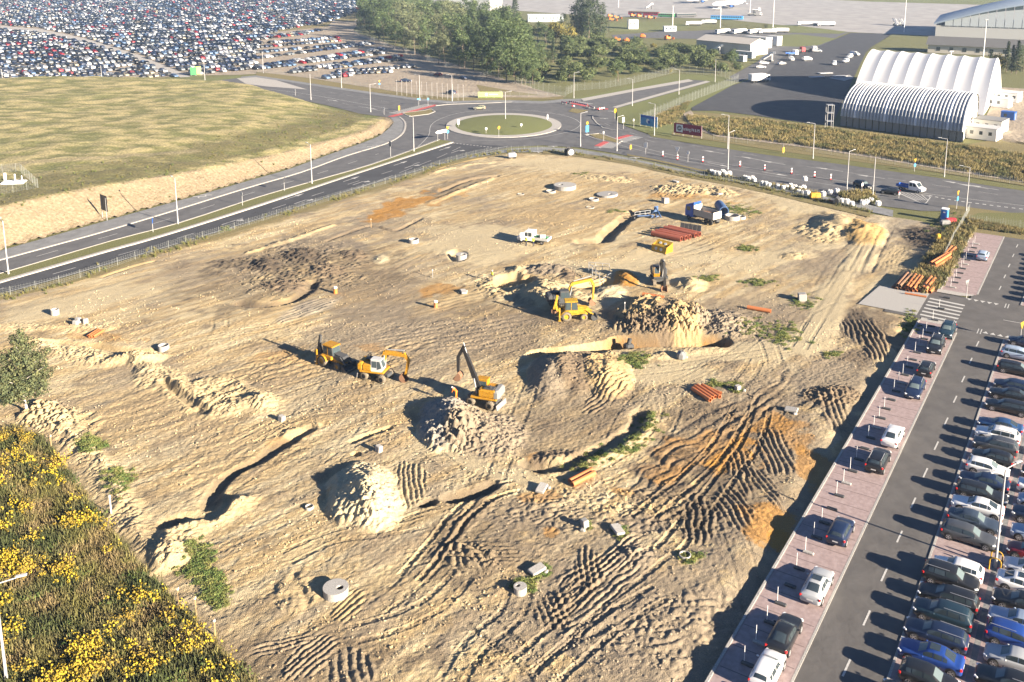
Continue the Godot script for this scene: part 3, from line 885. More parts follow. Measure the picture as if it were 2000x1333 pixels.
	for q in [
		[[V(-69.41,-123.28),V(-64.17,-121.25),V(-58.8,-118.63),V(-54.16,-117.36),V(-51.02,-117.99)], 2.6, 0.65, SAND], [[V(-52.66,-117.83),V(-46.78,-112.22),V(-41.61,-108.56),V(-37.51,-105.63),V(-33.35,-106.15)], 3.0, 0.59, SAND], [[V(-58.38,-104.35),V(-52.72,-98.9),V(-46.55,-92.91),V(-40.58,-85.27),V(-36.69,-79.46),V(-32.43,-75.72)], 2.0, 0.45, SAND], [[V(-32.7,-76.44),V(-33.17,-80.25),V(-30.38,-83.54),V(-28.78,-84.83)], 2.4, 0.59, SAND],
		[[V(-78.31,-129.04),V(-72.59,-129.41),V(-66.49,-129.04),V(-61.31,-129.04)], 1.6, 0.33, SAND], [[V(-41.44,-111.78),V(-37.33,-111.07),V(-31.98,-105.63)], 2.0, 0.39, SAND], [[V(2.7,-91.38),V(6.02,-92.91),V(9.86,-95.87),V(13.18,-101.62)], 2.2, 0.33, SAND], [[V(11.08,-120.25),V(15.04,-118.63),V(20.08,-120.25),V(25.18,-121.58)], 1.5, 0.26, SAND], [[V(-27.81,-98.9),V(-25.68,-99.71),V(-24.72,-100.66)], 0.8, 0.20, SAND],
		[[V(-23.7,-225.3),V(-17.9,-230.8),V(-10.4,-235.4)], 1.2, 0.26, SAND], [[V(-51.37,-162.79),V(-45.9,-170.3),V(-39.4,-180.3)], 1.0, 0.23, SAND], [[V(-22,-197.5),V(-16.2,-207.5),V(-9.7,-218.1)], 1.2, 0.26, SAND],
	]:
		f.ridge(fair(q[0], 3), q[1], q[2], q[3], 0.6, 0.9)
	for q in [[Transform2D(V(3.99,0),V(0.21,2.91),V(-7.7,-97.2)), 0.5], [Transform2D(V(8.13,0),V(-0.4,3),V(18.47,-129.04)), 0.5], [Transform2D(V(2.76,0),V(0.15,2.63),V(-5.07,-76.44)), 0.3], [Transform2D(V(2.45,0),V(0.27,1.48),V(-16.63,-81.86)), 0.35], [Transform2D(V(13.21,0),V(3.33,13.4),V(-41.39,-155.85)), 0.35], [Transform2D(V(3.61,0),V(2.48,4.98),V(-56.54,-103.09)), 0.4], [Transform2D(V(9.93,0),V(0.04,8.5),V(-0.83,-145.84)), 0.35], [Transform2D(V(12.95,0),V(-0.52,5.13),V(9.46,-83.54)), 0.14], [Transform2D(V(9.07,0),V(-0.87,5.28),V(12.78,-67.31)), 0.16], [Transform2D(V(10.38,0),V(-1.02,6.41),V(34.6,-207.5)), 0.3]]:
		churn(f, q[0], q[1])
func smooth_ground(f: Field, T: Transform2D):
	var I := T.affine_inverse()
	var r: Rect2i = f.cells(T, 1.1)
	for j in range(r.position.y, r.end.y):
		for i in range(r.position.x, r.end.x):
			var k: int = j * f.nx + i
			var d := (I * Vector2(f.o.x + i * f.st, f.o.y + j * f.st)).length() + 0.25 * f.E[k]
			if d < 1.1:
				f.H[k] = lerpf(f.H[k], -0.02 + 0.02 * f.F[k], 0.75 * smoothstep(1.1, 0.6, d))
func churn(f: Field, T: Transform2D, amount: float):
	var I := T.affine_inverse()
	var r: Rect2i = f.cells(T, 1.1)
	for j in range(r.position.y, r.end.y):
		for i in range(r.position.x, r.end.x):
			var k: int = j * f.nx + i
			var x: float = f.o.x + i * f.st
			var z: float = f.o.y + j * f.st
			var d := (I * Vector2(x, z)).length() + 0.4 * f.E[k]
			if d < 1.1:
				f.H[k] += amount * smoothstep(1.1, 0.6, d) * absf(nC.get_noise_2d(x * 1.6 + 500.0, z * 1.6)) * 1.4
var TOE := [V(-115.61,-139.08),V(-102.71,-151.19),V(-96.2,-164.25),V(-88.9,-177.2),V(-81.7,-189.9),V(-72.9,-204.8),V(-65.5,-218.6),V(-60.5,-227.5),V(-54,-244.4),V(-48.4,-258.2),V(-44.7,-269.1),V(-43.4,-282.5),V(-43.6,-292.7),V(-45.7,-300)]
func left_field():
	var north := [V(-45.7,-300),V(-57.2,-307.6),V(-70.6,-322.9),V(-89.5,-342.1),V(-103.9,-353.2),V(-124.5,-357),V(-154.2,-358.3),V(-172.5,-355.7),V(-198.1,-349.4),V(-223.5,-344.5),V(-268.7,-337.4)]
	var ring := TOE.duplicate()
	ring.append_array(north.slice(1))
	var lo := Vector2(-196, -372)
	var hi := Vector2(-26, -130)
	var rd := coarse(ring, lo, hi, 2.0)
	var td := coarse(TOE, lo, hi, 2.0, false)
	var nd := coarse(north, lo, hi, 2.0, false)
	var f := Field.new(lo, hi, 0.8)
	var path := fair([V(-122.7,-201),V(-118.8,-206.2),V(-112.2,-211.1),V(-105.2,-213.7),V(-98.8,-217.9),V(-91.3,-223.4),V(-83,-228)], 4)
	var pd := coarse(path, lo, hi, 2.0, false)
	for j in f.nz:
		for i in f.nx:
			var k := j * f.nx + i
			var x := f.o.x + i * f.st
			var z := f.o.y + j * f.st
			var s := rd.read(x, z)
			if s < -0.5:
				continue
			f.K[k] = 1
			var e := nB.get_noise_2d(x, z)
			var g := nC.get_noise_2d(x, z)
			var t := maxf(td.read(x, z), 0.0)
			var n := maxf(nd.read(x, z), 0.0)
			var top := lerpf(5.0, 1.4, smoothstep(-100.0, -38.0, x))
			var h := minf(t / 1.75, top + 0.02 * t) * smoothstep(0.0, 1.0, n / 16.0)
			h = h + smoothstep(0.0, 6.0, minf(t, n)) * (0.25 * e + 0.12 * g + 0.5 * nA.get_noise_2d(x, z))
			f.H[k] = maxf(h, 0.0) - 0.04
			var straw := nB.get_noise_2d(x * 0.9 + 30.0, z * 2.2)
			var c := Color(0.225, 0.220, 0.085).lerp(Color(0.54, 0.45, 0.255), clampf(0.56 + 0.95 * straw + 0.7 * e + 0.5 * g, 0.0, 1.0))
			c = c.lerp(Color(0.180, 0.205, 0.070), clampf(smoothstep(14.0, 2.0, n) * 0.8 + 0.5 * nA.get_noise_2d(x * 2.0, z * 2.0), 0.0, 0.8))
			c = c.lerp(Color(0.165, 0.145, 0.062), clampf(smoothstep(30.0, 16.0, t) * smoothstep(8.0, 11.0, t) * (0.95 + 0.9 * e + 0.6 * g), 0.0, 0.85))
			var bare := smoothstep(top * 1.75 + 1.6, top * 1.75 - 0.2, t + 1.1 * e)
			c = c.lerp(Color(0.36, 0.265, 0.19).lerp(Color(0.42, 0.33, 0.25), 0.5 + 0.5 * g), bare)
			c = c.lerp(Color(0.40, 0.33, 0.22), 0.75 * smoothstep(2.2, 0.9, pd.read(x, z) + 0.5 * g))
			f.C[k] = c
	fields.append(f)
	struct("left_embankment", f.mesh(), M.turf)
var E0 := TOE
var E1 := [V(-112.85,-135.51),V(-100.52,-147.74),V(-93.37,-159.11),V(-86.97,-169.08),V(-82.8,-175.7),V(-76.3,-187.6),V(-69.1,-201.7),V(-63.6,-212.2),V(-56.4,-224.8),V(-49,-243.2),V(-41.2,-258.2),V(-38.4,-270.6),V(-38.6,-282.5),V(-40.1,-292.7),V(-42.8,-300.9)]
var E2 := [V(-108.44,-129.79),V(-96.84,-141.94),V(-89.43,-151.95),V(-78.6,-170),V(-70.2,-181.7),V(-60.4,-200.9),V(-51.4,-215.6),V(-40.6,-233),V(-31.7,-252.1),V(-26.4,-264.6)]
var E3 := [V(-106.43,-127.19),V(-94.75,-138.65),V(-87.65,-148.71),V(-77.7,-164.25),V(-71,-173.9),V(-58.8,-195.4),V(-40.5,-228.6),V(-22.9,-262.1)]
var E4 := [V(-105.45,-125.92),V(-93.94,-137.38),V(-86.92,-147.38),V(-76.99,-162.64),V(-70.4,-172.2),V(-58.2,-193.2),V(-40.6,-226.9),V(-22.2,-260)]
var E5 := [V(-101.07,-120.25),V(-90.72,-132.3),V(-84.05,-142.16),V(-74.63,-154.79),V(-59.8,-176.8),V(-51.1,-190.6),V(-39.6,-209.3),V(-27.6,-226.4),V(-15.5,-244.4),V(-5.6,-255.5)]
var FENCE := [V(-97.04,-126.28),V(-90.06,-134.9),V(-83.44,-141.05),V(-76.83,-147.26),V(-71.98,-155.32),V(-66.23,-165.73),V(-59.3,-175.2),V(-50.6,-188.7),V(-39,-206.1),V(-29.4,-220.6),V(-23.1,-232.5),V(-15.4,-243.2),V(-6.9,-248.8),V(2.8,-249.5),V(12.2,-245.7),V(24.8,-235.9),V(35.9,-223.7),V(43.5,-218.1),V(53.4,-208.9),V(62.1,-199.1),V(69.9,-189.5)]
func flat(line: Array) -> Array:
	return fair(line, 3)
func arrow(mb: MB, at: Vector2, dir: Vector2, y: float, hook := 0.0, l := 4.0):
	var s := Vector2(-dir.y, dir.x)
	band(mb, [at - dir * l * 0.5, at + dir * l * 0.1], 0.22, y)
	if hook == 0.0:
		var p := at + dir * l * 0.5
		var q := at + dir * l * 0.08
		mb.tri(W(p.x, y, p.y), W((q - s * 0.55).x, y, (q - s * 0.55).y), W((q + s * 0.55).x, y, (q + s * 0.55).y))
	else:
		var e := at + dir * l * 0.1
		band(mb, [e, e + s * hook * 0.8 + dir * 0.5], 0.25, y)
		var p := e + s * hook * 1.7 + dir * 0.7
		var q := e + s * hook * 0.6 + dir * 0.4
		var a := q + dir * 0.9
		var b := q - dir * 0.9
		if hook > 0.0:
			mb.tri(W(p.x, y, p.y), W(a.x, y, a.y), W(b.x, y, b.y))
		else:
			mb.tri(W(p.x, y, p.y), W(b.x, y, b.y), W(a.x, y, a.y))
func shifted(line: Array, other: Array, k: float) -> Array:
	var r := []
	for i in line.size():
		var p: Vector2 = line[i]
		var best := 1e9
		var at_ := p
		for j in other.size() - 1:
			var q := Geometry2D.get_closest_point_to_segment(p, other[j], other[j + 1])
			if p.distance_to(q) < best:
				best = p.distance_to(q)
				at_ = q
		r.append(p.lerp(at_, k))
	return r
func roads():
	var e0 := flat(E0)
	var e1 := flat(E1)
	var e2 := flat(E2)
	var e3 := flat(E3)
	var e4 := flat(E4)
	var e5 := flat(E5)
	var nw_top := [V(-280,-351.9),V(-231.4,-357),V(-205.1,-362.3),V(-178.1,-367.7),V(-161,-374.7),V(-146.6,-379.8),V(-132.9,-382),V(-122.1,-394.2),V(-117,-399),V(-100.4,-385),V(-80.1,-367.7),V(-57.1,-349.4),V(-40.4,-336.2),V(-28.9,-330.5),V(-18.2,-332.8),V(-7.3,-332.8)]
	var top := nw_top.duplicate()
	top.append_array([V(3.6,-330.5),V(11,-335),V(17.5,-337.4),V(39.3,-361),V(64.3,-388),V(71,-386.5),V(71.4,-380.5),V(49.3,-348.2),V(28.6,-317.6),V(26.6,-303.7),V(26.5,-292.7),V(28.8,-284.1),V(34.9,-269.8),V(43,-260.3),V(50.5,-254.8),V(62.2,-245),V(78.8,-233.6),V(97.4,-219.1),V(110.8,-207.5),V(121.9,-197.1)])
	var low := [V(-267.8,-336.2),V(-222.8,-343.3),V(-198.4,-350),V(-172.5,-355.7),V(-154.5,-359),V(-124.9,-358.3),V(-104.1,-353.8),V(-89.7,-342.7),V(-70.8,-323.9),V(-57.3,-308.1),V(-45.7,-300)]
	var bottom := [V(-38.3,-269.8),V(-31.7,-252.1),V(-26.4,-264.6),V(-23,-262.5),V(-15.5,-244.4),V(-5.6,-254.8),V(2.8,-256.9),V(12.6,-254.1),V(21.8,-246.9),V(33.7,-234.2),V(44.2,-221.6),V(54.4,-213.1),V(65.5,-203),V(73.8,-194.6),V(80.9,-190.6),V(101.4,-189.1),V(112.1,-180.3)]
	var ring := top.duplicate()
	bottom.reverse()
	ring.append_array(bottom)
	low.reverse()
	ring.append_array(low)
	sheet("road_junction", ring, 0.0, M.asphalt)
	between("road", e1, e2, 0.004, M.asphalt)
	between("road_inbound", e4, e5, 0.004, M.asphalt_dark)
	between("cycle_path", e0, e1, 0.03, M.pavement)
	kerb("kerb", e1, 0.55, -0.1, 0.12, M.pale_paving)
	between("central_reservation", e2, e3, 0.06, M.grass)
	kerb("kerb", e2, 0.25, -0.1, 0.12, M.pale_paving)
	kerb("kerb", shifted(e3, e4, 0.5), 0.9, -0.1, 0.12, M.pale_paving)
	var s_road := [V(-101.07,-120.25),V(-90.72,-132.3),V(-83.92,-141.94),V(-74.52,-154.53),V(-59.7,-176.5),V(-51,-190.2),V(-39.5,-208.9),V(-27.5,-225.8),V(-16.7,-241.9),V(-13.5,-245)]
	between("verge", flat(s_road), flat([V(-99.82,-118.63),V(-89.61,-130.55),V(-82.83,-139.95),V(-76.25,-146.07),V(-71.41,-154.01),V(-65.67,-164.25),V(-58.7,-173.5),V(-50.1,-186.8),V(-38.6,-203.9),V(-29,-218.1),V(-22.9,-229.7),V(-15.2,-239.5),V(-12.7,-241.9)]), 0.02, M.dry_grass)
	between("pavement", [V(-16.7,-242.5),V(-11,-248.8),V(-5.6,-252.5),V(2.8,-254.5),V(12.5,-251.5),V(21.6,-244.4),V(33.4,-231.9),V(43.8,-219.6),V(54.1,-211.7),V(65,-201.3),V(71.8,-195),V(75.2,-191)], [V(-16.2,-240.7),V(-6.8,-247.6),V(2.7,-248.2),V(12.1,-244.4),V(24.7,-234.8),V(35.8,-222.7),V(43.4,-217.1),V(53.2,-208),V(61.9,-198.3),V(70,-189.9),V(73.3,-186.1)], 0.03, M.pavement)
	between("verge", [V(2.8,-250.1),V(12.3,-246.9),V(25,-238.3),V(36.3,-225.8),V(43.7,-219.1),V(53.6,-209.8),V(62.4,-200),V(70.4,-191)], [V(2.7,-246.3),V(12.1,-242.5),V(24.5,-233),V(35.5,-220.6),V(42.8,-214.1),V(52.4,-204.8),V(60.8,-194.6),V(68.5,-185.7)], 0.045, M.dry_grass)
	between("verge", [V(24.9,-243.8),V(33.7,-234.8),V(44.4,-222.7),V(51.6,-216.1)], [V(25.1,-245.7),V(34,-236.5),V(44.7,-224.2),V(51.7,-216.6)], 0.05, M.dry_grass)
	var isl := []
	var isl_g := []
	var ring_w := []
	var cen := V(-8.8,-287.5)
	for k in 49:
		var t := TAU * k / 48
		var v := Vector2(cos(t), sin(t))
		isl.append(cen + v * Vector2(17.6, 20.0))
		isl_g.append(cen + v * Vector2(14.9, 17.0))
		ring_w.append(cen + v * Vector2(24.6, 27.0))
	between("roundabout_apron", isl, isl_g, 0.14, M.pale_paving)
	kerb("kerb", isl, 0.3, -0.1, 0.15, M.pale_paving)
	var mound := MB.new()
	mound.smooth(true)
	var rings := []
	for s in [[1.0, 0.15], [0.8, 0.45], [0.5, 0.75], [0.2, 0.9], [0.01, 0.92]]:
		var a := []
		for k in 40:
			var t := -TAU * k / 40
			a.append(W(cen.x + 14.9 * s[0] * cos(t), s[1], cen.y - 17.0 * s[0] * sin(t)))
		a.reverse()
		rings.append(a)
	mound.loft(rings, true, false)
	struct("roundabout_lawn", mound.done(), M.grass_green)
	between("pavement", [V(-123,-397.4),V(-117.7,-401.4),V(-101.2,-388),V(-80.6,-370.5),V(-57.5,-351.9),V(-40.6,-338.5),V(-29.1,-332.8),V(-18.3,-335),V(-7.3,-335),V(3.6,-332.8),V(11,-337.4),V(17.5,-338.5)], [V(-121.6,-392.7),V(-116.1,-395.8),V(-99.7,-382),V(-79.5,-365),V(-56.6,-346.3),V(-40,-333.3),V(-28.6,-327.7),V(-18,-330.5),V(-7.2,-329.4),V(3.6,-327.2),V(10.9,-331.6),V(17.3,-333.9)], 0.05, M.pavement)
	between("verge", [V(-285.9,-359.7),V(-236,-364.3),V(-209.7,-370.5),V(-182.1,-376.2),V(-164.4,-382.8),V(-149.7,-388),V(-136,-391.1),V(-124.5,-402.3)], [V(-280,-351.9),V(-231.4,-357),V(-205.1,-362.3),V(-178.1,-367.7),V(-161,-374.7),V(-146.6,-379.8),V(-132.9,-382),V(-122.1,-394.2)], 0.02, M.grass_green)
	between("verge", [V(-121.3,-414.1),V(-94.2,-394.2),V(-68.5,-370.5),V(-45.9,-350.7),V(-29.7,-340.9),V(-18.7,-342.1),V(-7.5,-342.1),V(3.7,-340.9),V(11.3,-344.5)], [V(-117.7,-401.4),V(-101.2,-388),V(-80.6,-370.5),V(-57.5,-351.9),V(-40.6,-338.5),V(-29.1,-332.8),V(-18.3,-335),V(-7.3,-335),V(11,-337.4)], 0.02, M.dry_grass)
	between("bus_bay", [V(-123.3,-392.7),V(-116.5,-397.4),V(-108.4,-391.1)], [V(-114.6,-376.2),V(-104.4,-369.1),V(-86.5,-361)], 0.03, M.pale_paving)
	between("pale_footway", [V(17.5,-338.5),V(39.5,-363),V(64.6,-389.6)], [V(18.2,-332.8),V(39.5,-357),V(65.8,-384.2)], 0.06, M.pale_paving)
	between("pale_footway", [V(72.3,-382),V(49.5,-349.4),V(28.7,-318.6)], [V(71.1,-385),V(48.3,-351.9),V(27.3,-320.2)], 0.06, M.pale_paving)
	between("verge", [V(11,-335),V(27,-354.5),V(45.7,-382),V(61.2,-405.6),V(78.6,-402.3),V(84.1,-385),V(75.1,-373.3),V(71.7,-379.1),V(70.7,-385)], [V(17.9,-337.4),V(39.5,-362.3),V(64.4,-388.8),V(70.7,-385)], 0.03, M.grass_green)
	between("verge", [V(28.6,-317.6),V(49.3,-348.2),V(72,-380.5),V(75.8,-374.7)], [V(26.6,-292.7),V(28.5,-285.8),V(33.5,-274.4),V(39.8,-268.3),V(48.8,-307.6),V(83.7,-382)], 0.03, M.grass_green)
	between("verge", [V(33.7,-276),V(51.3,-258.9),V(63.1,-248.8),V(80.1,-237.7),V(99.2,-223.2),V(112.7,-211.2),V(123.9,-200.4)], [V(34.3,-269.1),V(50.4,-254.1),V(62,-244.4),V(78.6,-233),V(97.2,-218.6),V(110.5,-207),V(121.7,-196.6)], 0.03, M.grass)
	between("perimeter_path", [V(49.6,-307.6),V(48.1,-282.5),V(53.3,-269.1),V(63.4,-261.8),V(74.2,-254.1),V(88,-241.3),V(102.6,-225.8),V(114.4,-214.6),V(125.4,-203)], [V(53.1,-313.5),V(52.2,-286.7),V(57,-272.9),V(66,-266.8),V(76.5,-259.6),V(89.9,-246.9),V(104.5,-230.2),V(116.6,-219.1),V(128.1,-207.5)], 0.05, M.gravel)
	for q in [[V(-42.9,-308.5),V(-36,-313.5),V(-34.3,-316.6),V(-33,-310.5),V(-33.9,-306.6),V(-39.7,-301.8)], [V(16.5,-272.1),V(19.8,-272.9),V(24.6,-263.2),V(23.5,-260.3),V(18.3,-266.8)], [V(13.5,-317.6),V(18.9,-313.5),V(14.8,-307.6),V(11.9,-311.5)]]:
		sheet("splitter_island", q, 0.09, M.dry_grass)
	kerb("kerb", [V(-42.9,-308.5),V(-36,-313.5),V(-34.3,-316.6),V(-32.4,-311.5),V(-33.9,-306.6),V(-39.7,-301.8),V(-42.9,-308.5)], 0.4, -0.1, 0.12, M.pale_paving)
	kerb("kerb", [V(15.2,-271.3),V(19.8,-273.7),V(25.3,-262.5),V(23.7,-258.9),V(17.9,-266.1),V(15.2,-271.3)], 0.4, -0.1, 0.12, M.pale_paving)
	kerb("kerb", [V(19.5,-303.7),V(19.3,-298.1),V(20,-290.1),V(21.4,-282.5),V(23.8,-279.2),V(25.4,-278.4)], 0.4, -0.1, 0.12, M.pale_paving)
	kerb("kerb", flat([V(-7.2,-331.1),V(-17.9,-328.3),V(-28.5,-326.1),V(-33.5,-322.9)]), 0.5, -0.1, 0.12, M.pale_paving)
	var mid := shifted(e1, e2, 0.5)
	var y := 0.012
	var road := get_node("road")
	var mb := MB.new()
	band(mb, mid.slice(0, mid.size() - 14), 0.16, y, 4.0, 8.0)
	band(mb, shifted(e2, e1, 0.06), 0.16, y)
	obj("lane_marking", mb.done(), M.paint, road)
	mb = MB.new()
	var in_mid := shifted(e4, e5, 0.5)
	band(mb, in_mid.slice(0, 20), 0.16, y, 4.0, 8.0)
	band(mb, flat([V(-44.7,-200.4),V(-38.1,-212.2),V(-30.4,-228.6),V(-24.1,-242.5),V(-19.7,-254.8)]), 0.14, y, 6.0, 3.0)
	band(mb, shifted(e5, e4, 0.07), 0.16, y)
	for q in [[V(-67.4,-183.9), 0.0], [V(-60,-183.1), 1.0], [V(-59.8,-177.9), 1.0], [V(-52.3,-202.2), 0.0], [V(-49.5,-198.7), 1.0], [V(-42.8,-218.1), 0.0], [V(-40,-215.1), 1.0], [V(-33.4,-234.8), 0.0], [V(-30.3,-231.9), 1.0], [V(-23.7,-252.8), 0.0], [V(-20.2,-249.5), 1.0]]:
		arrow(mb, q[0], (V(-22.2,-260) - V(-58.2,-193.2)).normalized(), y, q[1], 6.0)
	obj("lane_marking", mb.done(), M.paint, get_node("road_inbound"))
	var jn := get_node("road_junction")
	for q in [
		[flat([V(-201.5,-355.7),V(-174.9,-361),V(-157.5,-366.4),V(-128.5,-369.1),V(-107.3,-365),V(-83.8,-349.4),V(-61,-328.3),V(-48.5,-316.6),V(-42.9,-308.5)]), 0.2, 0.0, 0.0], [flat([V(-254.3,-348.2),V(-200.5,-353.8),V(-155.8,-362.3),V(-126.7,-363.6),V(-105.8,-359.7),V(-82.4,-343.3),V(-59.8,-321.8),V(-47.4,-309.5)]), 0.12, 4.0, 6.0],
		[flat([V(-110.1,-374.7),V(-86.8,-362.3),V(-63.4,-342.1),V(-46.5,-327.2)]), 0.12, 4.0, 6.0], [flat([V(-31.7,-252.1),V(-30.2,-270.6),V(-31.2,-285.8),V(-29.6,-297.2),V(-24.5,-308.5),V(-17.1,-313.5),V(-6.9,-314.5)]), 0.16, 0.0, 0.0], [flat([V(-6.9,-315.5),V(3.4,-310.5),V(11.6,-301.8),V(14.6,-292.7),V(14.4,-285.8),V(11.4,-277.6),V(6,-271.3),V(0,-266.8),V(-8.7,-263.9),V(-17.4,-263.9)]), 0.16, 0.0, 0.0],
		[[V(-22.2,-260),V(-11.2,-254.1)], 0.5, 0.6, 0.5], [flat([V(-6.8,-312.5),V(1.7,-313.5),V(11.6,-303.7)]), 0.12, 3.0, 3.0], [flat([V(25.3,-262.5),V(35.3,-246.3),V(46.8,-235.4),V(57.8,-226.9),V(72.1,-216.6),V(86.8,-205.2),V(104.2,-194.6),V(116.1,-187.2)]), 0.16, 0.0, 0.0],
		[flat([V(26.2,-272.9),V(37,-258.2),V(49,-246.9),V(60.3,-237.1),V(76.1,-225.3),V(94.1,-211.2),V(107.2,-200.4)]), 0.12, 4.0, 6.0], [flat([V(18.2,-265.4),V(34.8,-242.5),V(46.1,-231.3),V(56.6,-222.1),V(70.4,-211.2),V(77.2,-203.9)]), 0.12, 0.0, 0.0], [flat([V(87.6,-203),V(91,-199.1),V(96.1,-195.8),V(102.8,-191.8),V(111.1,-187.6)]), 0.5, 0.7, 0.7],
		[flat([V(22.3,-290.1),V(30,-272.9),V(37.8,-263.9),V(49.9,-251.5),V(61.4,-241.9)]), 0.12, 4.0, 4.0],
	]:
		mb = MB.new()
		band(mb, q[0], q[1], y, q[2], q[3])
		obj("lane_marking", mb.done(), M.paint, jn)
	mb = MB.new()
	for q in [[V(48.6,-248.2), V(42.1,-254.8)], [V(57,-240.1), V(51.5,-245.7)], [V(61.2,-235.4), V(56.9,-239.5)], [V(80.7,-220.6), V(75.8,-224.2)], [V(73.2,-228), V(69.1,-231.3)], [V(98.7,-214.1), V(95.7,-217.1)], [V(100.9,-211.2), V(98.4,-213.6)], [V(102.8,-210.3), V(100.4,-212.7)], [V(47,-233), V(50.7,-229.1)], [V(58.7,-223.2), V(61.8,-220.6)], [V(-54.7,-317.6), V(-47.6,-310.5)], [V(-71.3,-335), V(-62.3,-326.1)], [V(-40.4,-307.6), V(-48.3,-315.5)]]:
		arrow(mb, q[0], (q[1] - q[0]).normalized(), y, 0.0, 7.0)
	obj("lane_marking", mb.done(), M.paint, jn)
	mb = MB.new()
	for k in 6:
		var t := k / 5.0
		band(mb, [V(81.6,-206.1).lerp(V(86.2,-203.9), t), V(83.1,-198.7).lerp(V(85.7,-199.1), t)], 0.2, y)
	band(mb, fair([V(81,-206.6),V(87.2,-203),V(85.8,-199.1),V(83.8,-196.2),V(83.1,-197.5),V(81.5,-205.7)], 3), 0.2, y)
	obj("lane_marking", mb.done(), M.paint, jn)
	for q in [[V(-45.9,-301.8), V(-33.4,-325), 1], [V(-45.8,-307.6), V(-35.6,-326.1), 0], [V(18,-255.5), V(21,-261.8), 1], [V(22.5,-263.9), V(28.6,-271.3), 1], [V(19.8,-253.5), V(23.2,-260.3), 0], [V(24.2,-261.8), V(30.3,-269.1), 0], [V(13.7,-329.4), V(19.3,-321.8), 1], [V(21.6,-316.6), V(25.6,-316.6), 1], [V(14.8,-331.6), V(19.9,-326.1), 0]]:
		mb = MB.new()
		if q[2] == 1:
			band(mb, [q[0], q[1]], 2.2, 0.016)
			obj("cycle_crossing", mb.done(), M.paint_red, jn)
		else:
			var d: Vector2 = (q[1] - q[0]).normalized()
			var l: float = q[0].distance_to(q[1])
			var t := 0.5
			while t < l:
				var c: Vector2 = q[0] + d * t
				band(mb, [c - d.orthogonal() * 2.0, c + d.orthogonal() * 2.0], 0.5, 0.02)
				t += 1.1
			obj("zebra_crossing", mb.done(), M.paint, jn)
	mb = MB.new()
	for q in [V(-73.3,-201.3), V(-72.2,-202.6), V(-44.1,-254.1), V(-43,-256.2), V(22.9,-298.1), V(26.4,-311.5), V(-30.2,-328.8), V(-27.8,-328.8), V(29.2,-265.4), V(18.2,-253.5), V(1.4,-247.6), V(26.6,-240.7), V(5.6,-254.8)]:
		band(mb, [q - Vector2(1.3, 0.6), q + Vector2(1.3, -0.6)], 0.5, 0.06)
		band(mb, [q - Vector2(0.2, 0.9), q + Vector2(0.4, 0.7)], 0.35, 0.064)
	obj("path_marking", mb.done(), M.paint, get_node("cycle_path"))
